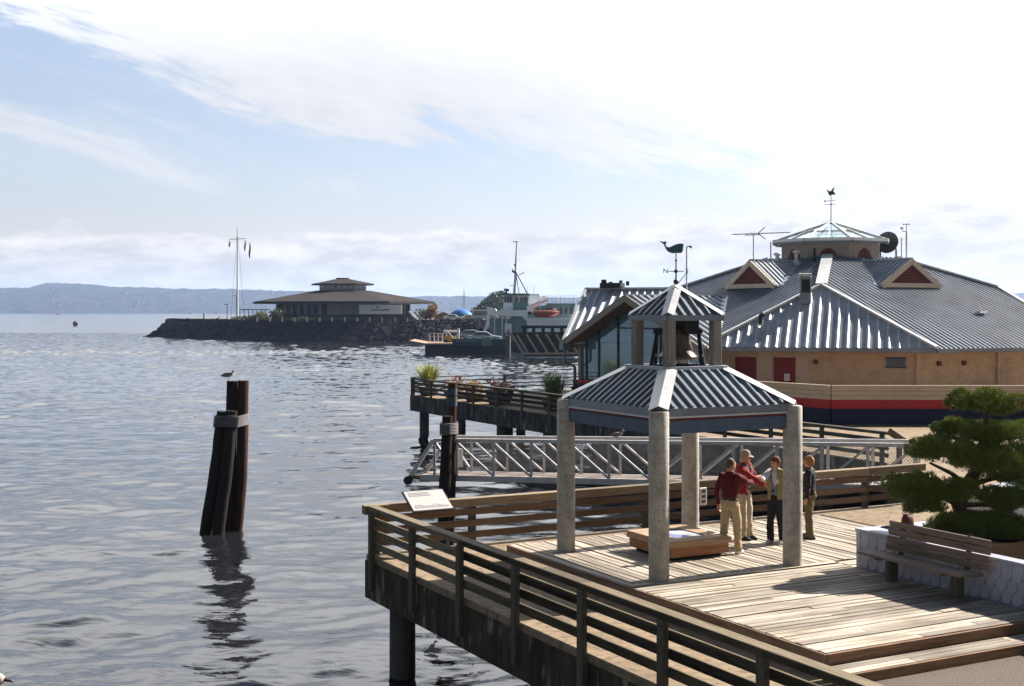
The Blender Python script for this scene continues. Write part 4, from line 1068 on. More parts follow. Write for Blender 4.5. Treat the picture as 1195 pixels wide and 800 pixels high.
railing('dark timber railing along the water side of the far pier', 'v', 17.05, 12.3, 49.2, [49.05-2.6*k for k in range(14)]+[12.5], -1, 0.0, pbot=-0.95, rm='rail_post', cm='rail_post', bolts=False)
def far_rail():
    t = gthing('cable_railing', 'thin cable railing with dark posts along the outer end of the far pier', 'railing', 30, 47.9, WALK)
    for k in range(12):
        u = 17.1+2.9*k
        mb = MB(); mb.bar((u,49.1,-0.9), (u,49.1,0.66), 0.13, 0.13); mb.build('post', M_['rail_post'], t, M=G)
    mb = MB(); mb.bar((17,49.1,0.68), (49,49.1,0.68), 0.12, 0.05)
    for z in (0.45,0.22,0.0): mb.bar((17,49.1,z), (49,49.1,z), 0.02, 0.07)
    mb.build('rail', M_['rail_post'], t, M=G)
far_rail()
def end_board():
    t = gthing('rail_end_board', 'pale board leaning on the near end of the far pier railing', 'board', 17.1, 12.0, WALK)
    mb = MB(); mb.bar((17.0,12.25,0.70), (17.3,11.6,0.28), 0.05, 0.22); mb.build('board', M_['rail_u'], t, M=G)
    mb = MB(); mb.bar((17.15,11.95,-0.3), (17.15,11.95,0.45), 0.12, 0.12); mb.build('stub_post', M_['rail_post'], t, M=G)
end_board()
def landing_ramp():
    # lit timber landing strip between the pier edge and the gangway
    t = gthing('landing_platform', 'small timber landing where the gangway meets the pier', 'platform', 12.8, 7.6, -0.3)
    mb = MB()
    for k in range(12):
        mb.bar((11.9+0.15*k,5.95,-0.26), (12.3+0.15*k,7.9,-0.26), 0.14, 0.05)
    mb.build('boards', M_['deck_v'], t, M=G)
    mb = MB(); mb.bar((12.0,6.2,-0.36), (13.9,6.2,-0.36), 0.1, 0.15); mb.bar((12.2,7.6,-0.36), (14.1,7.6,-0.36), 0.1, 0.15); mb.build('bearer', M_['rail_post'], t, M=G)
landing_ramp()

# ------------------------------------------------------------------ gangway
def make_gangway():
    a = V((-2.72, 38.4, -0.56)); b = V((10.35, 33.0, -0.16))
    d = b-a; ln = d.length; dx = d.normalized(); nrm = V((-dx.y, dx.x, 0)).normalized()*1.05
    t = thing('gangway', 'pale aluminium truss gangway with mesh sides hanging over the water', 'gangway', (a+b)/2)
    n = 12; H = V((0,0,1.12))
    def pt(k, s=0): return a + d*(k/n) + nrm*s
    for s in (0, 1):
        mb = MB(); mb.bar(pt(0.35,s)+H, pt(n,s)+H, 0.11, 0.10); mb.build('top_chord', M_['alu'], t, bev=0.01)
        mb = MB(); mb.bar(pt(0,s), pt(n,s), 0.10, 0.17); mb.build('bottom_chord', M_['alu'], t, bev=0.01)
        for k in range(n+1):
            kk = max(k, 0.38) if k == 0 else k
            mb = MB(); mb.bar(pt(kk,s)+V((0,0,0.08)), pt(kk,s)+H-V((0,0,0.05)), 0.075, 0.075); mb.build('upright', M_['alu'], t)
        for k in range(n):
            lo, hi = (k+1, k) if k < 6 else (k, k+1)
            if k == 0: hi = 0.4
            mb = MB(); mb.bar(pt(lo,s)+V((0,0,0.09)), pt(hi,s)+H-V((0,0,0.06)), 0.05, 0.06); mb.build('diagonal', M_['alu'], t)
        mb = MB(); mb.bar(pt(0.35,s)+H, pt(-0.3,s)+V((0,0,0.02)), 0.07, 0.11); mb.build('end_strut', M_['alu'], t)
        # mesh infill
        mb = MB(); st = 0.085; hgt = 0.95; kx = 0.0
        L0 = ln*0.05; L1 = ln
        x = L0-hgt
        while x < L1:
            for sg in (1, -1):
                x0, x1 = x, x+hgt
                za, zb = (0.1, 0.1+hgt) if sg == 1 else (0.1+hgt, 0.1)
                c0, c1 = max(x0, L0), min(x1, L1)
                if c1-c0 > 0.02:
                    z0 = za+(zb-za)*(c0-x0)/hgt; z1 = za+(zb-za)*(c1-x0)/hgt
                    p0 = a+dx*c0+nrm*(s*0.95+0.03)+V((0,0,z0)); p1 = a+dx*c1+nrm*(s*0.95+0.03)+V((0,0,z1))
                    mb.bar(p0, p1, 0.004, 0.006)
            x += st
        mb.build('mesh_panel', M_['wire'], t, fix=False)
    mb = MB()
    k = 0
    while k < 100:
        f = k/100*n; mb.bar(pt(f+0.01,0.04)+V((0,0,0.06)), pt(f+0.01,0.96)+V((0,0,0.06)), 0.105, 0.035); k += 1
    mb.build('deck_planks', M_['gang_deck'], t)
    # wheeled lower end
    mb = MB(); mb.bar(pt(-0.3,-0.05)-V((0,0,0.02)), pt(-0.3,1.05)-V((0,0,0.02)), 0.12, 0.12); ax = mb.build('axle', M_['black'], t)
    for s in (0, 1):
        mb = MB(); c = pt(-0.36,s)-V((0,0,0.1)); mb.tube([c-nrm*0.06, c+nrm*0.06], 0.13, 14, smooth=False); mb.build('wheel', M_['black'], ax)
    mb = MB(); mb.bar(pt(-0.25,0.1)+V((0,0,0.0)), pt(0.5,0.1)-V((0,0,0.05)), 0.2, 0.12); mb.bar(pt(-0.25,0.9)+V((0,0,0)), pt(0.5,0.9)-V((0,0,0.05)), 0.2, 0.12); mb.build('end_frame', M_['rail_u'], t)
    mb = MB(); mb.box(pt(0.7,0.9)+V((0,0,0.5)), (0.22,0.1,0.55)); mb.build('white_plate', M_['white'], t)
    return t
make_gangway()

# ------------------------------------------------------------------ mooring dolphins (each lashed group of piles is one thing)
def px_pile(mb, pts, rpx, Y, n=12, dy=0.0):
    P = []; R = []
    for (x, y), r_ in zip(pts, rpx):
        P.append(W(x, y, Y)+V((0,dy,0))); R.append(r_/FPX*Y)
    Q = [P[0]]; S = [R[0]]
    for a, b, ra, rb in zip(P, P[1:], R, R[1:]):
        for k in range(1, 7):
            f = k/6; q = a.lerp(b, f); Q.append(q+V((NZ.noise(q*1.7)*0.02, NZ.noise(q*1.3+V((5,0,0)))*0.02, 0))); S.append((ra+(rb-ra)*f)*(1+0.06*NZ.noise(q*2.3)))
    mb.tube(Q, S, n, jit=0.025)
def make_dolphins():
    Y = 40.3
    b = W(258,619,Y); b.z = WATER
    t = thing('mooring_dolphin', 'leaning cluster of four dark timber piles lashed together in open water, gull on top', 'mooring piles', b, group='lashed pile clusters')
    for pts, r, m, dy in (([(268,445),(266,560),(262,640)],[6.3,6.4,6.6],'oldpile',0.35),([(280.8,444.6),(279,560),(272.5,640)],[6.4,6.6,5.6],'redpile',0.40),
                          ([(260.5,479.5),(252,550),(238,640)],[6.0,6.6,6.8],'oldpile',-0.15),([(272,478.5),(266,550),(253.5,640)],[6.8,7.2,7.6],'oldpile',-0.22)):
        mb = MB(); px_pile(mb, pts, r, Y, 14, dy); mb.build('pile', M_[m], t)
    mb = MB()
    for k in range(9):
        z = W(0, 484.5+k*1.5, Y).z
        c = [(W(253.0,484,Y).x-0.0, -0.36),(W(270,484,Y).x,-0.46),(W(279,484,Y).x+0.06,-0.30),(W(286.6,484,Y).x+0.03,0.35),(W(281,484,Y).x,0.62),(W(266,484,Y).x,0.58),(W(253,484,Y).x-0.02,0.05)]
        pts = [V((x-k*0.004, Y+dy, z+(0.02 if i%2 else -0.01))) for i, (x, dy) in enumerate(c)]
        mb.tube(pts+[pts[0]], 0.015, 6, caps=False)
    mb.build('lashing', M_['rope'], t)
    Y = 37.6
    b = W(520,640,Y); b.z = WATER
    t = thing('mooring_dolphin', 'pair of dark timber piles with blue wrap, standing behind the pier railing', 'mooring piles', b, group='lashed pile clusters')
    mb = MB(); px_pile(mb, [(527.5,447),(526.5,540),(524,660)], [5.2,5.4,5.6], Y, 14, 0.3); tall = mb.build('pile', M_['redpile'], t)
    mb = MB(); px_pile(mb, [(522.5,485),(519.5,560),(515.5,665)], [6.2,7.0,8.2], Y, 14, -0.05); mb.build('pile', M_['oldpile'], t)
    for y0, y1 in ((453.5,461.5),(463.5,474.5)):
        mb = MB(); p0, p1 = W(527.3,y0,Y)+V((0,0.3,0)), W(527.2,y1,Y)+V((0,0.3,0)); mb.tube([p0,p1], 6.0/FPX*Y, 14); mb.build('wrap', M_['bluewrap'], tall)
    mb = MB()
    for k in range(8):
        z = W(0, 494+k*1.7, Y).z
        c = [(W(515,494,Y).x-0.02, -0.28),(W(526,494,Y).x,-0.26),(W(534,494,Y).x,0.2),(W(532,494,Y).x,0.55),(W(520,494,Y).x,0.45),(W(514.5,494,Y).x-0.02,0.1)]
        pts = [V((x, Y+dy, z+(0.015 if i%2 else -0.01))) for i, (x, dy) in enumerate(c)]
        mb.tube(pts+[pts[0]], 0.017, 6, caps=False)
    mb.build('lashing', M_['rope'], t)
make_dolphins()

# ------------------------------------------------------------------ planted tubs on the far pier
def plant_pot(u, v, r, h, potcol, leafmat, label, kind, seed, ph):
    rr = random.Random(seed)
    t = gthing('potted_plant', label, 'potted plant', u, v, WALK, 'planted tubs on the far pier')
    mb = MB(); mb.lathe([(r*0.7,WALK),(r*0.95,WALK+h*0.7),(r,WALK+h),(r*0.9,WALK+h),(r*0.85,WALK+h*0.9)], (u,v,0), 18); mb.build('pot', mat('tub_%d'%seed, potcol, 0.6, 0.2, 2.0, bump=0.05), t, M=G)
    mb = MB(); z0 = WALK+h*0.95
    if kind == 'grass':
        for k in range(260):
            a = rr.uniform(0,6.283); sp = rr.uniform(0.1,1)*r*2.9; hh = ph*rr.uniform(0.5,1.05)
            p0 = V((u+math.cos(a)*r*0.3*rr.random(), v+math.sin(a)*r*0.3*rr.random(), z0))
            p1 = p0+V((math.cos(a)*sp*0.4, math.sin(a)*sp*0.4, hh*0.75)); p2 = p0+V((math.cos(a)*sp, math.sin(a)*sp, hh*rr.uniform(0.6,1.0)))
            sd = V((-math.sin(a), math.cos(a), 0))*0.022
            mb.face([p0-sd, p0+sd, p1+sd*0.8, p1-sd*0.8]); mb.face([p1-sd*0.8, p1+sd*0.8, p2])
    else:
        for k in range(6):
            leaf_clump(mb, (u+rr.uniform(-.5,.5)*r, v+rr.uniform(-.5,.5)*r, z0+rr.uniform(0.1,0.9)*ph*0.7), (r*0.75, r*0.75, ph*0.35), 70, 0.07, rr)
    mb.build('foliage', leafmat, t, M=G, fix=False)
lm_y = leaf_mat('yellow_grass_leaves', (0.42,0.38,0.06), (0.14,0.18,0.035)); lm_p = leaf_mat('pink_flowers', (0.36,0.15,0.13), (0.16,0.15,0.05))
lm_r = leaf_mat('dark_red_leaves', (0.12,0.03,0.03), (0.05,0.03,0.02)); lm_g = leaf_mat('spiky_green_leaves', (0.12,0.18,0.04), (0.05,0.09,0.02)); lm_o = leaf_mat('yellow_and_red_flowers', (0.36,0.26,0.05), (0.22,0.08,0.05))
plant_pot(17.65, 48.2, 0.62, 0.45, (0.05,0.05,0.05), lm_y, 'tall yellow grass in a tub at the corner of the far pier', 'grass', 1, 1.6)
plant_pot(17.75, 45.0, 0.65, 0.45, (0.16,0.08,0.05), lm_p, 'pink flowering tub beside the yellow grass, behind the tall pile', 'leaf', 2, 1.25)
plant_pot(17.75, 42.6, 0.6, 0.45, (0.10,0.08,0.06), lm_o, 'low tub of yellow and red flowers right of the pink one', 'leaf', 3, 0.95)
plant_pot(18.0, 40.3, 0.75, 0.75, (0.018,0.018,0.02), lm_r, 'large black tub with dark red foliage', 'leaf', 4, 0.7)
plant_pot(18.3, 35.3, 0.6, 0.5, (0.06,0.05,0.045), lm_g, 'spiky green plant in a tub near the glass gable', 'grass', 5, 1.6)
plant_pot(19.6, 35.3, 0.55, 0.5, (0.05,0.045,0.04), lm_r, 'dark purple bush in a tub between the spiky plant and the glass gable', 'leaf', 6, 1.1)
plant_pot(20.6, 36.2, 0.5, 0.5, (0.07,0.05,0.045), lm_g, 'dull green bush in a tub just below the glass gable', 'leaf', 7, 0.9)

# ------------------------------------------------------------------ standing-seam roof sheet
def ribbed(poly, spacing, rw, rh, name, m, parent, M=G, inset=0.0, thick=0.04, ribs_only=False, mb=None, s_off=0.0, top=0.32):
    poly = [V(p) for p in poly]
    n = (poly[1]-poly[0]).cross(poly[2]-poly[0])
    for i in range(len(poly)):
        c = (poly[(i+1)%len(poly)]-poly[i]).cross(poly[(i+2)%len(poly)]-poly[(i+1)%len(poly)])
        if c.length > n.length: n = c
    n.normalize()
    if n.z < 0: n = -n
    dn = (V((0,0,-1)) - n*(-n.z)).normalized(); sx = dn.cross(n).normalized()
    own = mb is None
    if own: mb = MB()
    if not ribs_only: mb.prism(poly, -n*thick)
    o = poly[0]
    st = [((p-o).dot(sx), (p-o).dot(dn)) for p in poly]
    s0, s1 = min(s for s, _ in st), max(s for s, _ in st)
    cnt = max(2, int((s1-s0)/spacing)); s = s0+((s1-s0)-cnt*spacing)/2+spacing/2+s_off
    while s < s1:
        ts = []
        for i in range(len(st)):
            (a, ta), (b, tb) = st[i], st[(i+1)%len(st)]
            if (a <= s < b) or (b <= s < a): ts.append(ta+(tb-ta)*(s-a)/(b-a))
        ts.sort()
        for k in range(0, len(ts)-1, 2):
            if ts[k+1]-ts[k] > 0.08:
                p0 = o+sx*s+dn*(ts[k]+inset)+n*(rh/2-0.002); p1 = o+sx*s+dn*(ts[k+1]-inset*0.2)+n*(rh/2-0.002)
                # trapezoid rib
                a = sx*rw/2; c = sx*rw*top; h = n*rh/2
                mb.hexa([p0-a-h, p0+a-h, p0+c+h, p0-c+h, p1-a-h, p1+a-h, p1+c+h, p1-c+h])
        s += spacing
    if own: return mb.build(name, m, parent, M=M)

def hip_flash(mb, p0, p1, n_a, n_b, w, lift):
    """folded strip along a hip: one wing on each roof face"""
    p0, p1 = V(p0), V(p1); d = (p1-p0).normalized()
    for n in (n_a, n_b):
        n = V(n).normalized(); s = n.cross(d).normalized()
        other = V(n_b if n is n_a else n_a)
        if s.z > 0: s = -s
        up = V((0,0,1))*lift
        q = [p0+up, p1+up, p1+s*w+n*lift, p0+s*w+n*lift]
        mb.prism(q, -n*0.012)

# ------------------------------------------------------------------ bell shelter
def make_shelter():
    cu, cv = 1.40, 1.50
    t = gthing('bell_shelter', 'open square shelter with ribbed blue-grey metal roof and a bell cupola on top', 'shelter', cu, cv, 0)
    for u, v in ((0,0),(2.8,0),(2.8,3.0),(0,3.0)):
        mb = MB(); mb.tube([(u,v,0.0),(u,v,0.9),(u,v,1.8),(u,v,2.74),(u,v,2.765)], [0.168,0.17,0.166,0.165,0.15], 28); mb.build('post', M_['post'], t, M=G)
    z0, z1 = 2.80, 3.39; hu, hv, h1 = 1.44, 1.54, 0.62
    E = [V((cu-hu,cv-hv,z0)), V((cu+hu,cv-hv,z0)), V((cu+hu,cv+hv,z0)), V((cu-hu,cv+hv,z0))]
    T = [V((cu-h1,cv-h1,z1)), V((cu+h1,cv-h1,z1)), V((cu+h1,cv+h1,z1)), V((cu-h1,cv+h1,z1))]
    norms = []
    for i in range(4):
        j = (i+1)%4
        poly = [E[i], E[j], T[j], T[i]]
        n = (E[j]-E[i]).cross(T[i]-E[i]).normalized(); norms.append(n)
        ribbed(poly, 0.19, 0.05, 0.045, 'roof_panel', M_['roofmetal'], t, inset=0.02, thick=0.02)
    for i in range(4):
        mb = MB(); hip_flash(mb, E[i], T[i], norms[i], norms[i-1], 0.16, 0.055); mb.build('hip_flashing', M_['flash'], t, M=G)
    mb = MB()
    for i in range(4):
        j = (i+1)%4; mb.bar(T[i]+V((0,0,0.02)), T[j]+V((0,0,0.02)), 0.14, 0.06)
    mb.span((cu-h1+.05,cv-h1+.05,z1-0.03), (cu+h1-.05,cv+h1-.05,z1+0.012))
    mb.build('upper_curb', M_['roofmetal_lt'], t, M=G)
    # eaves: fascia, white conduit, maroon strip, blue beam (butting between the posts)
    B = [(0,0),(2.8,0),(2.8,3.0),(0,3.0)]
    for i in range(4):
        a, b = V((*B[i],0)), V((*B[(i+1)%4],0)); d = (b-a).normalized(); o = V((d.y,-d.x,0))
        a2, b2 = a+d*0.16, b-d*0.16
        mb = MB(); mb.bar(a2+o*0.02+V((0,0,2.735)), b2+o*0.02+V((0,0,2.735)), 0.06, 0.125); mb.build('fascia', M_['roofmetal'], t, M=G)
        mb = MB(); mb.bar(a2+o*0.035+V((0,0,2.655)), b2+o*0.035+V((0,0,2.655)), 0.045, 0.03); mb.build('drip_edge', M_['flash'], t, M=G)
        mb = MB(); mb.bar(a2+o*0.0+V((0,0,2.62)), b2+o*0.0+V((0,0,2.62)), 0.06, 0.035); mb.build('maroon_strip', M_['maroon'], t, M=G)
        mb = MB(); mb.bar(a2-o*0.01+V((0,0,2.49)), b2-o*0.01+V((0,0,2.49)), 0.09, 0.215); mb.build('beam', M_['bluebeam'], t, M=G)
    mb = MB(); mb.span((0.1,0.1,2.70), (2.7,2.9,2.73)); mb.build('ceiling_board', M_['soffit'], t, M=G)
    # cupola
    q = 0.495; zt = 4.27
    for su, sv in ((-1,-1),(1,-1),(1,1),(-1,1)):
        mb = MB(); mb.span((cu+su*q-0.085,cv+sv*q-0.085,z1+0.013), (cu+su*q+0.085,cv+sv*q+0.085,zt)); mb.build('cupola_post', M_['greywood'], t, M=G, bev=0.012)
    r0 = 0.60; ze, za = 4.33, 4.845
    E2 = [V((cu-r0,cv-r0,ze)), V((cu+r0,cv-r0,ze)), V((cu+r0,cv+r0,ze)), V((cu-r0,cv+r0,ze))]
    A = V((cu,cv,za)); n2 = []
    for i in range(4):
        j = (i+1)%4
        n2.append((E2[j]-E2[i]).cross(A-E2[i]).normalized())
        ribbed([E2[i], E2[j], A], 0.19, 0.05, 0.045, 'cupola_roof_panel', M_['roofmetal'], t, inset=0.02, thick=0.02)
    for i in range(4):
        mb = MB(); hip_flash(mb, E2[i], A, n2[i], n2[i-1], 0.10, 0.055); mb.build('cupola_flashing', M_['flash'], t, M=G)
    mb = MB()
    for i in range(4):
        j = (i+1)%4; mb.bar(E2[i]-V((0,0,0.045)), E2[j]-V((0,0,0.045)), 0.035, 0.10)
    mb.build('cupola_fascia', M_['roofmetal'], t, M=G)
    mb = MB(); mb.span((cu-0.55,cv-0.55,zt+0.002), (cu+0.55,cv+0.55,zt+0.03)); mb.build('maroon_strip', M_['maroon'], t, M=G)
    mb = MB(); mb.span((cu-0.5,cv-0.5,zt+0.031), (cu+0.5,cv+0.5,zt+0.04)); mb.build('ceiling_board', M_['dark'], t, M=G)
    # bell on its iron stand
    b = gthing('bell', 'large tan bronze bell on a black iron A-frame stand inside the cupola', 'bell', cu, cv, z1+0.012)
    zb = z1+0.16
    BS = 1.18
    prof = [(0.0,zb+0.52),(0.09,zb+0.53),(0.155,zb+0.50),(0.185,zb+0.40),(0.20,zb+0.27),(0.235,zb+0.14),(0.29,zb+0.05),(0.315,zb),(0.29,zb-0.005),(0.24,zb+0.05),(0.0,zb+0.3)]
    mb = MB(); mb.lathe([(max(r*BS,0.001),zb+(z-zb)*1.0) for r, z in prof], (cu+0.04,cv,0), 26); mb.build('bell_body', M_['bronze'], b, M=G)
    ax = V((0.74,-0.67,0)).normalized()      # yoke axle across the view
    c0 = V((cu+0.04,cv,0))
    mb = MB()
    for s in (-1, 1):
        top = c0+ax*s*0.37+V((0,0,z1+0.62))
        cr = V((-ax.y, ax.x, 0))
        for k in (-1, 1): mb.bar(c0+ax*s*0.44+cr*k*0.26+V((0,0,z1+0.04)), top, 0.055, 0.05)
        mb.bar(c0+ax*s*0.42+cr*0.2+V((0,0,z1+0.22)), c0+ax*s*0.42-cr*0.2+V((0,0,z1+0.22)), 0.04, 0.04)
        mb.box(top+V((0,0,0.03)), (0.1,0.1,0.08))
    mb.build('stand', M_['black'], b, M=G)
    mb = MB(); mb.bar(c0-ax*0.40+V((0,0,z1+0.66)), c0+ax*0.40+V((0,0,z1+0.66)), 0.10, 0.10); mb.lathe([(0.06,z1+0.62),(0.1,z1+0.7),(0.08,z1+0.78),(0.001,z1+0.8)], c0, 12); mb.build('yoke', M_['black'], b, M=G)
    # flywheel with rope groove
    mb = MB(); wc = c0+ax*-0.06+V((0,0,z1+0.62)); cr = V((-ax.y,ax.x,0))
    fwd = V((0.3,0.95,0))
    ring = [wc + ax*0.27*math.cos(a)*0 + (cr*math.cos(a)+V((0,0,1))*math.sin(a))*0.24 + ax*0.50*0 for a in [2*math.pi*k/28 for k in range(29)]]
    off = ax*0.30
    mb.tube([p+off-ax*0.36 for p in ring], 0.022, 6, caps=False)
    for k in range(6):
        a = 2*math.pi*k/6; mb.bar(wc-ax*0.06, wc-ax*0.06+(cr*math.cos(a)+V((0,0,1))*math.sin(a))*0.24, 0.022, 0.022)
    mb.build('flywheel', M_['black'], b, M=G)
    mb = MB(); mb.span((cu-0.46,cv-0.05,z1+0.02), (cu+0.46,cv+0.05,z1+0.07)); mb.span((cu-0.05,cv-0.46,z1+0.02), (cu+0.05,cv+0.46,z1+0.068)); mb.build('base_beam', M_['black'], b, M=G)
    mb = MB(); mb.span((cu+0.0,cv-0.30,z1+0.60),(cu+0.30,cv+0.2,z1+0.86)); mb.build('striker_housing', M_['black'], b, M=G, bev=0.02)
    return t
make_shelter()

def text_mesh(s, size, ext, name, m, parent, Mx):
    cu = bpy.data.curves.new(name, 'FONT'); cu.body = s; cu.size = size; cu.extrude = ext; cu.align_x = 'CENTER'; cu.align_y = 'CENTER'
    o = bpy.data.objects.new(name+'_curve', cu); COL.objects.link(o)
    bpy.context.view_layer.update()
    me = bpy.data.meshes.new_from_object(o.evaluated_get(bpy.context.evaluated_depsgraph_get()))
    bpy.data.objects.remove(o)
    mb = MB(); mb.bm.from_mesh(me)
    for f in mb.bm.faces: f.material_index = 0
    bpy.data.meshes.remove(me)
    return mb.build(name, m, parent, M=Mx, fix=False)

def make_whale_vane():
    c = L(1.40, 1.50, 4.84); Y = c.y
    t = thing('whale_weathervane', 'green whale weathervane with N and S letters on the shelter cupola', 'weathervane', c)
    tip = W(789.2, 294.5, Y)
    mb = MB(); mb.tube([c-V((0,0,0.03)), V((c.x,c.y,tip.z))], [0.016,0.009], 8); mb.build('spindle', M_['black'], t)
    for py, r, k in ((328.5,0.048,'brownball'),(316.2,0.036,'black'),(303.7,0.022,'black')):
        mb = MB(); p = W(789,py,Y); mb.ball(V((c.x,c.y,p.z)), r, 14, 10); mb.build('ball', M_[k], t)
    zc = W(789,316.2,Y).z
    mb = MB(); mb.tube([V((c.x-0.14,c.y,zc)), V((c.x+0.14,c.y,zc))], 0.008, 6); mb.tube([V((c.x,c.y-0.14,zc)), V((c.x,c.y+0.14,zc))], 0.008, 6); mb.build('compass_arm', M_['black'], t)
    for ch, dx in (('N',-0.185),('S',0.195)):
        Mx = MX.Translation((c.x+dx, c.y, zc)) @ MX.Rotation(rad(90),4,'X')
        text_mesh(ch, 0.125, 0.008, 'compass_letter', M_['black'], t, Mx)
    out = [(256,108),(254,130),(250,153),(235,156),(218,155),(200,157),(186,153),(174,146),(164,133),(158,118),(152,108),(140,100),(133,92),(144,95),(152,99),(158,95),(168,97),(170,101),(163,108),(164,116),(170,123),(180,126),(192,122),(206,115),(222,109),(240,106)]
    P = [W(740+x/4.444, 260+y/4.444, Y) for x, y in out]
    mb = MB(); mb.prism([p+V((0,-0.03,0)) for p in P], (0,0.06,0)); mb.build('whale', M_['verdigris'], t, bev=0.012)
make_whale_vane()

def make_chest():
    t = gthing('display_chest', 'low square brown timber chest with an inset map panel, standing inside the shelter', 'chest', 1.70, 1.85, 0)
    mb = MB(); mb.span((1.16,1.27,0.0), (2.22,2.42,0.10)); mb.build('plinth', M_['dark'], t, M=G)
    for k, (z0, z1_) in enumerate(((0.06,0.15),(0.153,0.245))):
        pass
    mb = MB(); mb.span((1.07,1.18,0.06), (2.33,2.52,0.24)); mb.build('side_board', M_['box_side'], t, M=G, bev=0.008)
    # cap frame of four boards with mitred look and a sunken panel
    x0,x1,y0,y1,zt = 1.03,2.37,1.14,2.56,0.355
    for a, b in (((x0,y0,0.235),(x1,y0+0.30,zt)),((x0,y1-0.28,0.235),(x1,y1,zt)),((x0,y0+0.302,0.235),(x0+0.34,y1-0.282,zt-0.002)),((x1-0.34,y0+0.302,0.235),(x1,y1-0.282,zt-0.002))):
        mb = MB(); mb.span(a, b); mb.build('cap_board', M_['box_top'], t, M=G, bev=0.008)
    mb = MB(); mb.span((x0+0.341,y0+0.303,0.235), (x1-0.341,y1-0.283,zt-0.02))
    m, tt, bs = newmat('map_panel')
    n = tt.n('ShaderNodeTexNoise', i={'Vector': pos(tt, (2.2,2.2,2.2)), 'Scale': 1.0, 'Detail': 3.0}).outputs['Fac']
    c = tt.mix(tt.ramp(n, 0.45, 0.55), (0.55,0.55,0.56), (0.06,0.09,0.22)); tt.nt.links.new(c, bs.inputs['Base Color']); bs.inputs['Roughness'].default_value = 0.12
    mb.build('map_panel', m, t, M=G)
    mb = MB()
    for v in (1.5,1.85,2.2): mb.ball((1.028,v,0.30), 0.012, 6, 4)
    mb.build('bolt', M_['dark'], t, M=G)
make_chest()
def make_notice():
    t = gthing('notice_plate', 'small white notice plate hanging on the back shelter post', 'sign', 2.98, 2.98, 0.5)
    c = L(3.02, 2.93, 0.83)
    mb = MB(); mb.box((3.03,2.90,0.80), (0.17,0.03,0.34)); mb.build('plate', M_['white'], t, M=G, bev=0.01)
    mb = MB()
    for z in (0.90,0.80,0.70): mb.box((3.03,2.882,z), (0.09,0.004,0.05))
    mb.build('print', M_['wire'], t, M=G)
make_notice()

# ------------------------------------------------------------------ planter, bench, bag
def make_planter():
    t = gthing('planter', 'long lavender-grey planter wall faced with scalloped shingles', 'planter', 5.2, -4, 0)
    u0, u1, v0, v1, z1 = 3.67, 6.95, -12.0, -0.66, 0.66
    mb = MB(); mb.span((u0,v0,-0.28), (u0+0.16,v1,z1-0.05)); mb.span((u0+0.16,v1-0.16,-0.28), (u1,v1,z1-0.05)); mb.span((u1-0.16,v0,-0.28), (u1,v1-0.16,z1-0.05)); mb.build('wall', M_['planter'], t, M=G)
    mb = MB(); mb.span((u0-0.03,v0,z1-0.048), (u0+0.22,v1+0.03,z1)); mb.build('coping', M_['planter'], t, M=G, bev=0.008)
    mb = MB(); mb.span((u0+0.222,v1-0.62,z1-0.05), (u1,v1+0.03,z1-0.004)); mb.build('coping', M_['planter'], t, M=G, bev=0.008)
    mb = MB(); mb.span((u0-0.012,v1-0.08,0.0), (u0-0.002,v1+0.012,z1-0.05)); mb.span((u0-0.012,v0,0.0), (u0-0.002,v1-0.08,0.045)); mb.build('trim', M_['planter'], t, M=G)
    # scalloped shingles: rows of round-ended tabs, overlapping downwards
    mb = MB(); w = 0.20; row = 0
    z = 0.60
    while z > 0.16:
        v = v1-0.10-(w/2 if row % 2 else 0)
        while v-w > v0:
            th = 0.012; hh = 0.25; pts = [(v-0.004,z),(v-w+0.004,z),(v-w+0.004,z-hh+w*0.45)]
            cc = z-hh+w*0.45
            for k in range(1,8): a = math.pi*k/8; pts.append((v-w/2-(w/2-0.004)*math.cos(a), cc-(w*0.46)*math.sin(a)))
            pts.append((v-0.004,cc))
            f = [V((u0-0.003-0.004-0.034*((z-zz)/hh), vv, zz)) for vv, zz in pts]
            mb.prism(f, (0.008,0,0)); v -= w
        z -= 0.17; row += 1
    mb.build('scalloped_shingles', M_['planter'], t, M=G)
    mb = MB(); n = 40; m = 14; rows = []
    for i in range(n+1):
        rw = []
        for j in range(m+1):
            v = v0+(v1-0.6-v0)*i/n; u = u0+0.16+(u1-0.32-u0)*j/m
            rw.append(mb.bm.verts.new((u, v, 0.54+NZ.noise((u*2,v*2,1))*0.05)))
        rows.append(rw)
    for a, b in zip(rows, rows[1:]):
        for j in range(m): mb.bm.faces.new((a[j],a[j+1],b[j+1],b[j]))
    mb.build('soil', M_['soil'], t, M=G)
make_planter()

def make_bench():
    t = gthing('bench', 'weathered slatted timber bench against the lavender planter wall', 'bench', 3.3, -2.45, 0)
    vA, vB = -1.42, -3.62
    for k in range(4):
        u = 3.00+k*0.125
        mb = MB(); mb.bar((u,vA,0.435+k*-0.008), (u,vB,0.435+k*-0.008), 0.112, 0.045); mb.build('seat_slat', M_['benchwood'], t, M=G, bev=0.008)
    for k in range(4):
        z = 0.52+k*0.118; u = 3.49+k*0.026
        mb = MB(); mb.bar((u,vA-0.12,z), (u,vB-0.02,z), 0.04, 0.108, up=(-0.22,0,1)); mb.build('back_slat', M_['benchwood'], t, M=G, bev=0.008)
    for v in (vA-0.42, vB+0.40):
        mb = MB(); mb.span((3.22,v-0.06,0.0), (3.40,v+0.06,0.39)); mb.build('leg', M_['rail_post'], t, M=G, bev=0.01)
        mb = MB(); mb.bar((2.97,v,0.40), (3.50,v,0.38), 0.07, 0.05); mb.bar((3.50,v,0.38), (3.60,v,0.95), 0.07, 0.05); mb.build('bracket', M_['rail_post'], t, M=G)
make_bench()

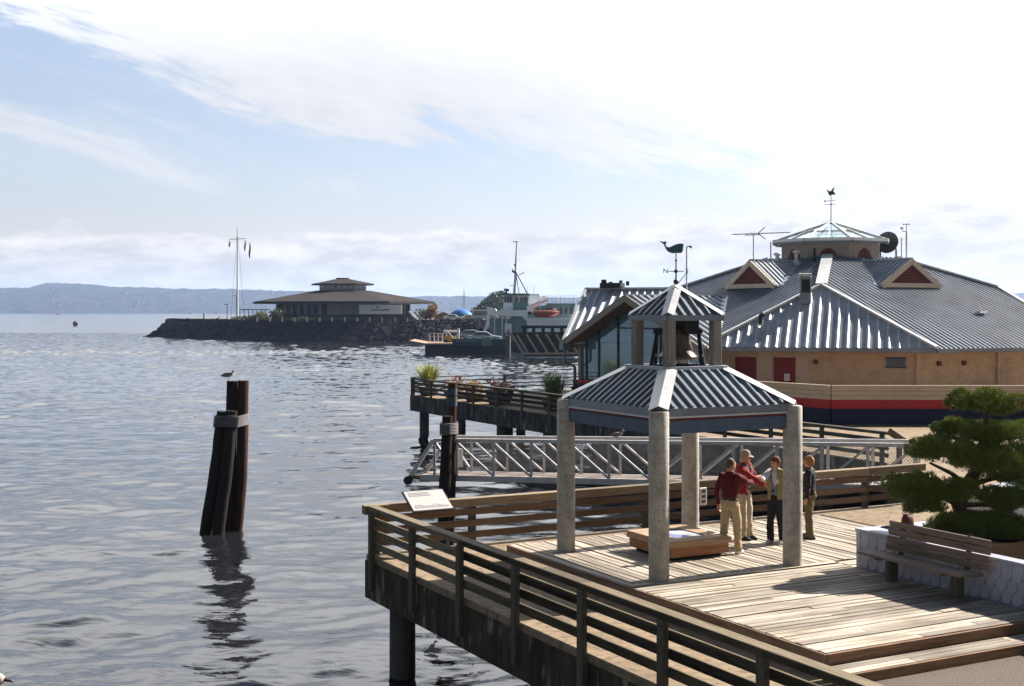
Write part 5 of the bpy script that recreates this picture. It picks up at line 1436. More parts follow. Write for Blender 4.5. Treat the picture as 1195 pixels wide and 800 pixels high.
def make_bag():
    t = gthing('handbag', 'reddish brown handbag with loop handles on the planter coping', 'bag', 4.55, -0.95, 0.656)
    mb = MB(); mb.loft([((4.55,-0.95,0.656),0.11,0.075),((4.55,-0.95,0.70),0.135,0.085),((4.55,-0.95,0.80),0.125,0.075),((4.55,-0.95,0.87),0.10,0.04),((4.55,-0.95,0.885),0.085,0.02)], 18)
    mb.build('body', mat('brown_leather', (0.17,0.055,0.035), 0.5, 0.3, 8.0, bump=0.2), t, M=G)
    mb = MB()
    for dv in (-0.025,0.025): mb.tube([V((4.55+0.085*math.cos(a),-0.95+dv,0.875+0.13*math.sin(a))) for a in [math.pi*k/10 for k in range(11)]], 0.009, 6)
    mb.build('handle', M_['dark'], t, M=G)
    t = gthing('folded_jacket', 'flat folded dark jacket on the planter corner beside the handbag', 'jacket', 4.2, -0.85, 0.66)
    mb = MB(); n = 10; rows = []
    for i in range(n+1):
        rw = []
        for j in range(n+1):
            u = 4.08+0.36*i/n; v = -1.12+0.36*j/n
            e = min(i,n-i,j,n-j)/n
            rw.append(mb.bm.verts.new((u+0.02*NZ.noise((v*9,1,2)), v, 0.662+min(1,e*6)*0.035+0.012*NZ.noise((u*12,v*12,0)))))
        rows.append(rw)
    for a, b in zip(rows, rows[1:]):
        for j in range(n): mb.bm.faces.new((a[j],a[j+1],b[j+1],b[j]))
    mb.build('cloth', mat('dark_jacket_cloth', (0.02,0.02,0.025), 0.9, 0.2, 20.0, bump=0.3), t, M=G)
make_bag()

# ------------------------------------------------------------------ cloud-pruned pine
def make_pine():
    base = L(5.35, -1.35, 0.52)
    t = thing('cloud_pruned_pine', 'cloud pruned pine with layered needle pads growing in the planter', 'tree', base)
    Yt = base.y
    r = random.Random(17)
    def PW(px, py, dy=0.0): return W(px, py, Yt+dy)
    tr = [base-V((0,0,0.1)), PW(1127,612), PW(1119,590,0.05), PW(1128,566,0.1), PW(1140,548,0.1), PW(1146,525,0.05), PW(1150,500), PW(1153,478)]
    mb = MB(); mb.tube(tr, [0.16,0.14,0.125,0.11,0.10,0.085,0.06,0.03], 10, jit=0.08)
    trunk = mb.build('trunk', M_['bark'], t)
    mb = MB()
    for a, b, c in ((tr[3],PW(1110,552,-0.1),PW(1085,540,-0.2)),(tr[3],PW(1160,558,0.1),PW(1185,548,0.2)),(tr[2],PW(1100,580,-0.1),PW(1072,578,-0.3)),(tr[2],PW(1150,588),PW(1185,588,0.1)),(tr[5],PW(1120,512,0.2),PW(1100,508,0.3)),(tr[5],PW(1170,512),PW(1200,508,0.1)),(tr[1],PW(1110,612,-0.2),PW(1095,612,-0.3)),(tr[1],PW(1160,616),PW(1185,615,-0.1))):
        mb.tube([a, b, c], [0.055,0.04,0.02], 7, jit=0.08)
    mb.build('branch', M_['bark'], trunk)
    # pads: centre px, radii (m), depth offset
    S = Yt/FPX
    pads = [(1153,471,41,17,0.42,0.0,1500),(1128,503,40,14,0.45,0.2,1100),(1178,505,46,15,0.5,0.15,1300),
            (1100,527,44,19,0.5,-0.15,1500),(1140,537,36,20,0.45,-0.25,1200),(1182,536,46,22,0.55,-0.05,1600),(1212,520,30,20,0.5,0.2,700),
            (1066,570,30,20,0.42,-0.35,1000),(1104,573,44,17,0.45,-0.3,1300),(1078,590,26,10,0.35,-0.3,500),
            (1160,582,38,16,0.45,0.05,1100),(1192,580,38,22,0.5,0.0,1300),
            (1165,556,30,9,0.35,0.2,400),(1140,604,46,9,0.45,0.0,800),
            (1108,618,34,18,0.45,-0.25,1100),(1146,620,40,20,0.5,-0.1,1400),(1180,615,30,16,0.45,0.1,800)]
    for k, (px, py, rx, rz, ry, dy, n) in enumerate(pads):
        c = PW(px, py, dy); R = V((rx*S*1.08, ry*1.05, rz*S*1.10)); mb = MB()
        # lumps on the pad so that its outline is uneven
        lumps = [(c+V((r.uniform(-.72,.72)*R.x, r.uniform(-.7,.7)*R.y, r.uniform(-.25,.35)*R.z)), V((R.x*r.uniform(.28,.42), R.y*r.uniform(.32,.5), R.z*r.uniform(.5,.75)))) for _ in range(9)] + [(c, R*0.85)]
        for q in range(int(n*3.2)):
            lc, lr = lumps[r.randrange(len(lumps))]
            d = V((r.gauss(0,1), r.gauss(0,1), r.gauss(0,1)))
            if d.length < 1e-3: continue
            d.normalize()
            if d.z < -0.35: d.z *= 0.7
            p = lc+V((d.x*lr.x, d.y*lr.y, d.z*lr.z))*r.uniform(0.55,1.0)**0.5
            ax = (d*0.8+V((r.uniform(-.5,.5), r.uniform(-.5,.5), r.uniform(0.15,0.95)))).normalized()
            for _ in range(6):
                nd = (ax+V((r.gauss(0,.42), r.gauss(0,.42), r.gauss(0,.42)))).normalized()
                sd = nd.cross(V((r.gauss(0,1),r.gauss(0,1),r.gauss(0,1)))).normalized()*0.0052
                ln = r.uniform(0.040,0.075)
                mb.face([p-sd, p+sd, p+nd*ln])
        mb.build('needle_pad', M_['pine'], t, fix=False)
make_pine()
car('silver car parked behind the pine at the right edge', GP(1262,668,WALK)+V((1.9,5.0,0)), TH+math.pi, (0.45,0.47,0.50), 'car', 1.0, name='parked_car')

# ------------------------------------------------------------------ octagonal building with metal roof
UC = VC = 36.2
def make_building():
    t = gthing('octagonal_building', 'octagonal beige building with blue-grey metal roof, glass gable and navy base', 'building', UC, VC, WALK)
    AP, ZE, SL = 12.5, 2.75, 0.4485
    def B(du, dv, z): return V((UC+du, VC+dv, z))
    def zr(d): return ZE+SL*(AP-d)
    def rot(p, k):
        du, dv, z = p
        for _ in range(k): du, dv = -dv, du
        return B(du, dv, z)
    zk = zr(6.0)
    # main faces; k=0 is the -u face, 1 the -v face, 2 the +u face, 3 the +v face
    face = [(-AP,-5.18,ZE),(-6,-6,zk),(-2.4,-2.4,zr(2.4)),(-2.4,2.4,zr(2.4)),(-6,6,zk),(-AP,5.18,ZE)]
    for k in range(4):
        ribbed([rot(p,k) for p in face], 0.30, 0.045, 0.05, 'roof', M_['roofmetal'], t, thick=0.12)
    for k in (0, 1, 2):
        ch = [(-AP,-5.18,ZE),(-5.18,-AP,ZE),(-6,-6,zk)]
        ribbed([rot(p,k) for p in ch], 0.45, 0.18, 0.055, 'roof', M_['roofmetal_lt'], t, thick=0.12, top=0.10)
    # hips and edge flashing
    for k in range(4):
        mb = MB(); pr = [rot(p,k) for p in [(-6,-6,zk),(-2.4,-2.4,zr(2.4)),(-AP,-5.18,ZE),(-5.18,-AP,ZE)]]
        mb.bar(pr[0]+V((0,0,0.05)), pr[1]+V((0,0,0.05)), 0.55, 0.09)
        if k < 3:
            mb.bar(pr[0]+V((0,0,0.05)), pr[2]+V((0,0,0.07)), 0.22, 0.10); mb.bar(pr[0]+V((0,0,0.05)), pr[3]+V((0,0,0.07)), 0.22, 0.10)
        mb.build('hip_flashing', M_['flash'], t, M=G)
    # eave gutters
    mb = MB()
    for k in range(3):
        a, b, c = rot((-AP,-5.18,ZE),k), rot((-5.18,-AP,ZE),k), rot((-5.18,-AP,ZE),k)
        mb.bar(a-V((0,0,0.10)), b-V((0,0,0.10)), 0.16, 0.16)
        d = rot((5.18,-AP,ZE),k); mb.bar(b-V((0,0,0.10)), d-V((0,0,0.10)), 0.16, 0.16)
    mb.build('gutter', M_['roofmetal'], t, M=G)
    # soffit
    o8 = [rot((-AP+0.05,-5.15,ZE-0.16),0), rot((-5.15,-AP+0.05,ZE-0.16),0), rot((-AP+0.05,-5.15,ZE-0.16),1), rot((-5.15,-AP+0.05,ZE-0.16),1), rot((-AP+0.05,-5.15,ZE-0.16),2), rot((-5.15,-AP+0.05,ZE-0.16),2), rot((-AP+0.05,-5.15,ZE-0.16),3), rot((-5.15,-AP+0.05,ZE-0.16),3)]
    mb = MB(); mb.prism(o8, (0,0,-0.04)); mb.build('soffit', M_['soffit'], t, M=G)
    # walls
    w = 10.7; h = 4.43
    W8 = [(-w,-h),(-h,-w),(h,-w),(w,-h),(w,h),(h,w),(-h,w),(-w,h)]
    mb = MB()
    for i in range(8):
        a, b = W8[i], W8[(i+1)%8]
        mb.face([B(*a,0.1), B(*b,0.1), B(*b,ZE-0.2), B(*a,ZE-0.2)])
    mb.build('wall', M_['beige'], t, M=G)
    # fittings on the diagonal wall facing the viewer
    mid = V((UC-(w+h)/2, VC-(w+h)/2, 0)); dr = V((1,-1,0)).normalized(); out = V((-1,-1,0)).normalized()
    def D(s, z, o=0.0): return mid+dr*s+out*o+V((0,0,z))
    def panel(s, wd, z0, z1, o, m, name, par=t, th=0.05):
        mb = MB(); mb.prism([D(s-wd/2,z0,o), D(s+wd/2,z0,o), D(s+wd/2,z1,o), D(s-wd/2,z1,o)], out*th); return mb.build(name, m, par, M=G)
    for s, note in ((-3.35,False),(-1.55,True)):
        d = panel(s, 0.98, 0.1, 2.25, 0.01, M_['door'], 'door')
        mb = MB(); mb.bar(D(s-0.54,0.1,0.03), D(s-0.54,2.33,0.03), 0.08, 0.08); mb.bar(D(s+0.54,0.1,0.03), D(s+0.54,2.33,0.03), 0.08, 0.08); mb.bar(D(s-0.58,2.29,0.03), D(s+0.58,2.29,0.03), 0.08, 0.08); mb.build('door_frame', M_['trimbeige'], d, M=G)
        mb = MB(); mb.ball(D(s+0.38,1.05,0.09), 0.05, 8, 6); mb.build('handle', M_['alu'], d, M=G)
        if note: panel(s+0.12, 0.26, 1.15, 1.48, 0.07, M_['white'], 'paper_notice', d, 0.01)
    for s in (-4.25, -2.45, -0.75): panel(s, 0.62, 0.1, ZE-0.22, 0.012, M_['trimbeige'], 'wall_panel', t, 0.02)
    wd = panel(3.45, 0.85, 1.85, 2.25, 0.012, M_['darkglass'], 'window')
    mb = MB()
    for z in (1.83, 2.27): mb.bar(D(2.98,z,0.04), D(3.92,z,0.04), 0.06, 0.05)
    mb.build('window_frame', M_['mullion'], wd, M=G)
    lamp = mat('dark_red_lamp', (0.10,0.03,0.02), 0.5, 0.1, 5, bump=0)
    for s in (-0.12,):
        mb = MB(); mb.tube([D(s,2.05,0.0), D(s,2.05,0.12)], 0.12, 14); mb.build('wall_lamp', lamp, t, M=G)
    mb = MB(); mb.tube([D(4.38,0.1,0.12), D(4.38,2.5,0.12)], 0.07, 8); mb.build('downpipe', M_['beige_plain'], t, M=G)
    # -v wall fittings
    for du in (-3.2, -1.6, 3.5):
        mb = MB(); mb.tube([B(du,-w-0.01,2.0), B(du,-w-0.12,2.0)], 0.12, 14); mb.build('wall_lamp', lamp, t, M=G)
    for du in (0.6, 5.2):
        mb = MB(); mb.tube([B(du,-w-0.1,0.1), B(du,-w-0.1,2.5)], 0.06, 8); mb.build('downpipe', M_['beige_plain'], t, M=G)
    # terrace wall: navy base, red stripe, beige parapet
    TP = [(-12.55,6.2),(-12.55,-5.6),(-11.4,-12.7),(-4.3,-16.6),(6.0,-22.0),(14,-22)]
    def strip(z0, z1, th, m, name):
        mb = MB()
        for a, b in zip(TP, TP[1:]):
            a, b = B(*a,0), B(*b,0); d = (b-a).normalized(); n = V((d.y,-d.x,0))
            if n.dot(V((UC,VC,0))-a) > 0: n = -n
            mb.prism([a+V((0,0,z0)), b+V((0,0,z0)), b+V((0,0,z1)), a+V((0,0,z1))], n*th)
        return mb.build(name, m, t, M=G)
    strip(-0.35, 0.36, 0.10, M_['navy'], 'navy_base')
    strip(0.362, 0.73, 0.105, M_['red'], 'red_stripe')
    TP = TP[1:]
    strip(0.732, 1.27, 0.10, M_['beige_plain'], 'parapet')
    for z_ in (0.90, 1.08): strip(z_, z_+0.014, 0.106, M_['soffit'], 'board_joint')
    strip(1.272, 1.33, 0.16, M_['trimbeige'], 'parapet_cap')
    mb = MB(); mb.prism([B(*p,0.06) for p in [(-12.5,6.1),(-12.5,-5.6),(-11.35,-12.65),(-4.3,-16.55),(6,-21.9),(14,-21.9),(14,6)]], (0,0,0.03)); mb.build('terrace_floor', M_['concrete'], t, M=G)
    # glass gable on the seaward face
    zg = 5.16; hw = 6.2; du0 = -13.35
    def gz(dv): return zg-(zg-ZE)*abs(dv)/hw
    rd0 = (AP+ZE/SL-zg/SL)           # |du| where the main face reaches the ridge height
    for sg in (-1, 1):
        poly = [B(du0,0,zg), B(-rd0,0,zg), B(-AP,sg*hw,ZE), B(du0,sg*hw,ZE)]
        if sg == 1: poly = poly[::-1]
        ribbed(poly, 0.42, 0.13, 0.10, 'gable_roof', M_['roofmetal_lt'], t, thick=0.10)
    mb = MB(); mb.bar(B(du0,0,zg+0.06), B(-rd0,0,zg+0.06), 0.3, 0.08)
    mb.bar(B(-rd0,0,zg+0.05), B(-AP,-hw,ZE+0.05), 0.3, 0.06)
    mb.build('ridge_cap', M_['flash'], t, M=G)
    mb = MB()
    for sg in (-1, 1): mb.bar(B(du0,0,zg-0.10), B(du0,sg*hw,ZE-0.10), 0.07, 0.34, up=(0,0,1))
    mb.build('rake_board', M_['fasciawood'], t, M=G)
    # brown soffit of the overhang and cheek above the glass
    mb = MB()
    for sg in (-1, 1): mb.prism([B(du0+0.04,0,zg-0.30), B(-12.3,0,zg-0.30), B(-12.3,sg*hw,ZE-0.30), B(du0+0.04,sg*hw,ZE-0.30)], (0,0,0.15))
    mb.build('gable_soffit', M_['soffit'], t, M=G)
    gx = -12.50; vs = [-5.6,-3.75,-1.9,0.0,1.9,3.75,5.0,5.6]
    for a, b in zip(vs, vs[1:]):
        mb = MB(); mb.prism([B(gx,a+0.05,0.80), B(gx,b-0.05,0.80), B(gx,b-0.05,gz(b)-0.34), B(gx,a+0.05,gz(a)-0.34)], (0.02,0,0)); mb.build('pane', M_['glass'], t, M=G)
    mb = MB()
    for v in vs: mb.bar(B(gx,v,0.74), B(gx,v,gz(v)-0.31), 0.11, 0.11)
    mb.bar(B(gx,-5.6,0.77), B(gx,5.6,0.77), 0.12, 0.07)
    mb.bar(B(gx,-1.9,3.55), B(gx,1.9,3.55), 0.08, 0.08)
    mb.build('mullion', M_['mullion'], t, M=G)
    for v in (-5.6, 5.6):
        mb = MB(); mb.span(B(gx-0.1,v-0.13,0.735), B(gx+0.15,v+0.13,ZE-0.2)); mb.build('corner_post', M_['fasciawood'], t, M=G)
    # wall behind the glass, coloured pale blue for the light seen through it
    mb = MB(); mb.span(B(-8.2,-5.4,0.1), B(-8.0,5.4,2.6)); mb.build('inner_wall', mat('painted_through_light', (0.40,0.52,0.58), 0.8, 0.3, 1.5, (1,1,0.2), bump=0), t, M=G)
    mb = MB(); mb.span(B(-12.4,5.62,0.1), B(-8.0,5.72,2.7)); mb.build('side_wall', M_['beige_plain'], t, M=G)
    for du in (-11.3,-10.3):
        for dv in (-4,-2,0,2,4):
            pass
    # left corner wing: ridge running out along the diagonal
    R0, R1 = (-6,6,zk), (-9.68,9.68,zk)
    E1, E0 = (-13.36,6.0,ZE), (-AP,5.18,ZE)
    F1, F0 = (-6.0,13.36,ZE), (-5.18,AP,ZE)
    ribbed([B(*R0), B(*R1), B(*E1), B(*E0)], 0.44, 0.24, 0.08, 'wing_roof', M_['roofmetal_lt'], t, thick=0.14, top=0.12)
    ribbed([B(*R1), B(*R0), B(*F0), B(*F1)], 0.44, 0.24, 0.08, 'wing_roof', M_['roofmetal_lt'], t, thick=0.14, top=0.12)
    mb = MB(); mb.bar(B(*R0)+V((0,0,.05)), B(*R1)+V((0,0,.05)), 0.32, 0.10); mb.bar(B(*R1)+V((0,0,.03)), B(*E1)+V((0,0,.05)), 0.16, 0.2); mb.bar(B(*R1)+V((0,0,.03)), B(*F1)+V((0,0,.05)), 0.16, 0.2); mb.build('ridge_cap', M_['flash'], t, M=G)
    mb = MB(); mb.prism([B(-9.2,9.2,zk-0.25), B(-12.4,6.0,ZE-0.2), B(-12.4,6.0,-0.3), B(-6.0,12.4,-0.3), B(-6.0,12.4,ZE-0.2)], V((0.1,-0.1,0))); mb.build('wing_gable_wall', M_['beige_plain'], t, M=G)
    mb = MB(); mb.box(B(-13.3,5.95,2.52), (0.45,0.45,0.36)); mb.tube([B(-13.3,5.95,2.4), B(-13.3,5.95,1.7), B(-12.7,5.9,1.4), B(-12.7,5.9,0.1)], 0.09, 8); mb.build('rain_hopper', M_['roofmetal'], t, M=G)
    # stepped curb of kitchen vents on the wing ridge
    c = B(-8.6,8.6,zk)
    mb = MB(); mb.box(c+V((0,0,0.2)), (1.2,1.2,0.30), MX.Rotation(rad(45),3,'Z'))
    for a, r_, h_ in ((-0.5,0.16,0.55),(-0.1,0.12,0.42),(0.5,0.10,0.5),(0.9,0.10,0.45)): mb.tube([c+V((0.7*a,-0.7*a,0.2)), c+V((0.7*a,-0.7*a,h_))], r_, 8)
    mb.build('roof_vent', M_['black'], t, M=G)
    # drum with arched louvres and glazed roof
    a8 = lambda r, z: [B(r/math.cos(math.pi/8)*math.cos(math.pi/8+k*math.pi/4), r/math.cos(math.pi/8)*math.sin(math.pi/8+k*math.pi/4), z) for k in range(8)]
    mb = MB(); mb.prism(a8(2.55,6.4), (0,0,1.75)); drum = mb.build('drum', M_['grey_shingle'], t, M=G)
    mb = MB(); mb.prism(a8(2.75,6.85), (0,0,0.22)); mb.build('drum_curb', M_['roofmetal'], drum, M=G)
    for k in range(8):
        a = k*math.pi/4; n = V((math.cos(a), math.sin(a), 0)); s = V((-n.y, n.x, 0)); c = B(n.x*2.56, n.y*2.56, 7.08)
        pts = [c-s*0.46, c+s*0.46]+[c+s*0.46*math.cos(b)+V((0,0,0.05+0.60*math.sin(b))) for b in [math.pi*q/10 for q in range(11)]]
        mb = MB(); mb.prism(pts, n*0.03); lv = mb.build('arched_louvre', M_['louvre'], drum, M=G)
        mb = MB(); mb.bar(c+n*0.04, c+n*0.04+V((0,0,0.62)), 0.04, 0.02)
        for z in (0.12,0.24,0.36,0.48): mb.bar(c+n*0.035-s*0.42*math.cos(z), c+n*0.035+s*0.42*math.cos(z)+V((0,0,0))+V((0,0,z))*0, 0.015, 0.02) if z < 0.1 else mb.bar(c+n*0.04-s*0.36+V((0,0,z)), c+n*0.04+s*0.36+V((0,0,z)), 0.02, 0.012)
        mb.build('slats', M_['dark'], lv, M=G)
    e8, ap = a8(2.95, 8.18), B(0,0,9.24)
    mb = MB()
    for k in range(8): mb.face([e8[k], e8[(k+1)%8], ap])
    sk = mb.build('skylight', M_['skyglass'], t, M=G)
    mb = MB()
    for k in range(8):
        p, q = e8[k], e8[(k+1)%8]
        mb.bar(p+V((0,0,.03)), ap+V((0,0,.03)), 0.09, 0.08); mb.bar(p, q, 0.16, 0.16)
        m1 = p.lerp(q, 0.5); mb.bar(m1+V((0,0,.03)), ap.lerp(m1, 0.42)+V((0,0,.03)), 0.06, 0.06)
        mb.bar(p.lerp(ap,0.45)+V((0,0,.03)), q.lerp(ap,0.45)+V((0,0,.03)), 0.06, 0.06)
    mb.build('skylight_frame', M_['white'], sk, M=G)
    mb = MB()
    for k in range(8):
        p, q = e8[k], e8[(k+1)%8]; mb.bar(p-V((0,0,.14)), q-V((0,0,.14)), 0.14, 0.10)
    mb.build('skylight_curb', M_['roofmetal'], sk, M=G)
    # two louvred dormers on the visible faces
    for k in (0, 1):
        sh_ = (-1.0, 0.45)[k]
        rs = lambda p, kk: rot((p[0], p[1]+sh_, p[2]), kk)
        df, hw2, zt = -6.0, 1.95, 7.0
        zb = zr(6.0)
        tri = [(df-0.35,-hw2-0.1,zb-0.02),(df-0.35,hw2+0.1,zb-0.02),(df-0.35,0,zt)]
        dR = 12.5-(zt-ZE)/SL
        for sg in (-1,1):
            pl = [rs((df-0.35,0,zt),k), rs((-dR,0,zt),k), rs((df,sg*hw2,zb),k), rs((df-0.35,sg*(hw2+0.02),zb),k)]
            if sg == 1: pl = pl[::-1]
            ribbed(pl, 0.30, 0.06, 0.06, 'dormer_roof', M_['roofmetal_lt'], t, thick=0.08)
        mb = MB()
        for sg in (-1,1): mb.bar(rs((df-0.36,0,zt-0.10),k), rs((df-0.36,sg*(hw2+0.02),zb-0.05),k), 0.10, 0.26)
        mb.bar(rs((df-0.34,-hw2,zb+0.03),k), rs((df-0.34,hw2,zb+0.03),k), 0.10, 0.22)
        mb.build('dormer_trim', M_['trimbeige'], t, M=G)
        mb = MB(); mb.bar(rs((df-0.35,0,zt+0.05),k), rs((-dR,0,zt+0.05),k), 0.2, 0.08)
        mb.bar(rs((-dR,0,zt+0.03),k), rs((df,hw2,zb+0.03),k), 0.25, 0.04); mb.bar(rs((-dR,0,zt+0.03),k), rs((df,-hw2,zb+0.03),k), 0.25, 0.04); mb.build('dormer_flashing', M_['flash'] if k == 9 else M_['roofmetal_lt'], t, M=G)
        mb = MB(); mb.prism([rs((df-0.27,-hw2+0.35,zb+0.12),k), rs((df-0.27,hw2-0.35,zb+0.12),k), rs((df-0.27,0,zt-0.36),k)], rs((df-0.21,0,0),k)-rs((df-0.27,0,0),k)); lv = mb.build('dormer_louvre', M_['louvre'], t, M=G)
        mb = MB()
        for i in range(5):
            z = zb+0.22+i*0.15; half = (hw2-0.42)*(1-(z-zb-0.12)/(zt-0.36-zb-0.12))
            if half > 0.1: mb.bar(rs((df-0.29,-half,z),k), rs((df-0.29,half,z),k), 0.04, 0.02)
        mb.build('slats', M_['dark'], lv, M=G)
    return B, rot, zr
Bf, rotf, zrf = make_building()

def roof_things():
    # all stand on the metal roof or the drum
    def at_roof(px, du, dv): return L(UC+du, VC+dv, zrf(max(abs(du), abs(dv))))
    def gpt(du, dv, z): return L(UC+du, VC+dv, z)
    # flue box on the left hip of the bright front slope
    c = gpt(-7.3,-6.35,5.05)
    t = thing('flue_box', 'square metal flue box with dark grille on the left edge of the front roof slope', 'flue', c, TH+rad(45))
    R = MX.Translation(c) @ MX.Rotation(TH+rad(-17)+rad(0),4,'Z')
    Mx = MX.Translation(c) @ MX.Rotation(rad(-8),4,'Z')
    mb = MB(); mb.box((0,0,0.35), (0.50,0.5,1.3)); mb.build('casing', M_['roofmetal'], t, M=Mx, bev=0.02)
    mb = MB(); mb.box((-0.0,-0.255,0.55), (0.38,0.02,0.62)); mb.build('grille', M_['dark'], t, M=Mx)
    mb = MB(); mb.tube([(-0.3,0,1.02),(0.3,0,1.02)], 0.14, 10); mb.build('cap', M_['alu'], t, M=Mx)
    # capped vent pipes beside the left dormer
    for du, dv, h, lb in ((-4.35,-0.75,0.95,'taller capped vent pipe on the left dormer roof'),(-3.45,-1.2,0.75,'shorter capped vent pipe between the left dormer and the drum')):
        z = max(zrf(max(-du,abs(dv))), 7.0-abs(dv)*0.69)
        c = gpt(du,dv,z-0.1); t = thing('vent_pipe', lb, 'vent pipe', c, 0, 'vent pipes on the roof')
        mb = MB(); mb.tube([c, c+V((0,0,h))], 0.10, 12); mb.build('pipe', M_['alu'], t)
        mb = MB(); mb.lathe([(0.25,0.0),(0.24,0.08),(0.11,0.3)], c+V((0,0,0.1)), 12); mb.build('flashing_cone', M_['flash'], t)
        mb = MB(); mb.lathe([(0.13,h-0.02),(0.19,h+0.0),(0.19,h+0.10),(0.08,h+0.15)], c, 12); mb.build('cap', M_['alu'], t)
    for du, dv, lb in ((-3.05,-2.15,'thin black vent stack on the roof below the drum'),):
        z = zrf(max(-du,-dv)); c = gpt(du,dv,z-0.05); t = thing('vent_stack', lb, 'vent stack', c)
        mb = MB(); mb.tube([c, c+V((0,0,0.75))], 0.07, 8); mb.build('pipe', M_['black'], t)
        mb = MB(); mb.lathe([(0.16,0.0),(0.08,0.12)], c+V((0,0,0.03)), 10); mb.build('collar', M_['dark'], t)
    c = gpt(-10.0,-6.35,zrf(10.0)-0.35+0.2); t = thing('gooseneck_vent', 'small dark gooseneck vent low on the left hip of the front slope', 'vent', c)
    mb = MB(); mb.tube([c, c+V((0,0,0.45)), c+V((0.05,-0.1,0.6)), c+V((0.08,-0.25,0.5))], 0.09, 8); mb.build('pipe', M_['black'], t)
    mb = MB(); mb.lathe([(0.2,0.0),(0.1,0.1)], c, 10); mb.build('collar', M_['alu'], t)
    c = gpt(1.2,-9.2,zrf(9.2)); t = thing('roof_jack', 'small metal roof jack on the right roof slope', 'vent', c)
    mb = MB(); mb.box((0,0,0.08), (0.5,0.45,0.12)); mb.build('base', M_['roofmetal_lt'], t, M=MX.Translation(c)@MX.Rotation(TH,4,'Z')@MX.Rotation(-0.3,4,'X'))
    mb = MB(); mb.tube([c+V((0,0,0.1)), c+V((0,0,0.35))], 0.09, 8); mb.build('pipe', M_['alu'], t)
    # satellite dish on the right of the drum
    c = gpt(2.9,-1.9,7.1)
    t = thing('satellite_dish', 'round grey satellite dish beside the drum', 'satellite dish', c)
    p = W(1035.5,282.5,c.y)
    n = V((-0.55,-0.83,0.22)).normalized(); q = n.to_track_quat('Z','Y').to_matrix().to_4x4()
    mb = MB(); R = 0.60
    mb.lathe([(R*f, 0.32*(f*f)-0.32+0.0) for f in (0.02,0.25,0.5,0.75,1.0)]+[(R*f, 0.32*(f*f)-0.35) for f in (1.0,0.5,0.02)], (0,0,0), 32)
    mb.build('dish', mat('grey_dish_mesh', (0.13,0.13,0.14), 0.6, 0.1, 8, bump=0), t, M=MX.Translation(p)@q)
    mb = MB()
    for k in range(8):
        a = 2*math.pi*k/8
        pts = [V((R*f*math.cos(a), R*f*math.sin(a), 0.32*f*f-0.30)) for f in (0.05,0.5,1.0)]
        mb.tube(pts, 0.012, 5)
    mb.build('ribs', M_['wire'], t, M=MX.Translation(p)@q)
    mb = MB()
    for k in range(3):
        a = 2*math.pi*k/3; mb.tube([V((R*0.95*math.cos(a),R*0.95*math.sin(a),0.0)), V((0,0,0.42))], 0.012, 5)
    mb.tube([V((0,0,0.38)),V((0,0,0.46))], 0.05, 8); mb.build('feed_arm', M_['black'], t, M=MX.Translation(p)@q)
    mb = MB(); mb.tube([c-V((0,0,0.3)), V((c.x,c.y,p.z-0.35)), p-n*0.35], 0.06, 8); mb.build('mount', M_['roofmetal'], t)
    # aerials
    c = gpt(-4.6,0.9,zrf(4.6)); top = V((c.x, c.y, W(0,272,c.y).z)); 
    t = thing('tv_aerial', 'long television aerial on a thin mast behind the left dormer', 'aerial', c)
    mb = MB(); mb.tube([c, top], 0.035, 6); mb.build('mast', M_['alu'], t)
    s = c.y/FPX
    mb = MB()
    a, b = top+V((-24*s,0,-0.06)), top+V((42*s,0,0.05)); mb.tube([a, b], 0.026, 6); mb.tube([top+V((-10*s,0,-0.10)), top+V((8*s,0,-0.08))], 0.02, 5)
    for k in range(12):
        p = a.lerp(b, k/11); hl = 0.5-0.025*k; mb.tube([p+V((0.1*hl,-hl,0)), p-V((0.1*hl,-hl,0))], 0.012, 5)
    q = top+V((5.5*s,0,0)); mb.tube([q, q+V((7*s,-0.3,7*s))], 0.025, 5); mb.tube([q, q+V((7*s,-0.3,-7*s))], 0.025, 5); mb.build('boom', M_['wire'], t)
    c = gpt(-4.0,0.2,zrf(4.0)); t = thing('whip_antenna', 'short plain whip antenna just right of the television aerial', 'antenna', c, 0, 'whip antennas')
    mb = MB(); mb.tube([c, V((c.x,c.y,W(0,282,c.y).z))], 0.04, 6); mb.build('rod', M_['flash'], t)
    mb = MB(); mb.tube([c, c+V((0,0,0.25))], 0.07, 8); mb.build('base', M_['alu'], t)
    for px, ytop, lb, cups, nm in ((1064.5,262,'wind gauge mast with a small arm above the right dormer',True,'wind_gauge'),(1056,277,'thin short antenna rod left of the wind gauge mast above the right dormer',False,'whip_antenna')):
        # solve the foot on the ridge of the right dormer
        best = None
        for k in range(150):
            dv = -3.0-3.2*k/199; p = gpt(0.15 if cups else -0.2, dv, 7.0)
            x = CX+FPX*p.x/p.y
            if best is None or abs(x-px) < best[0]: best = (abs(x-px), p)
        c = best[1]; t = thing(nm, lb, 'antenna', c, 0, 'whip antennas' if not cups else None)
        top = V((c.x,c.y,W(0,ytop,c.y).z))
        mb = MB(); mb.tube([c-V((0,0,0.15)), top-V((0,0,0.35 if cups else 0))], 0.045 if cups else 0.03, 6)
        if cups: mb.tube([top-V((0,0,0.35)), top], 0.02, 6)
        mb.build('mast', M_['alu'], t)
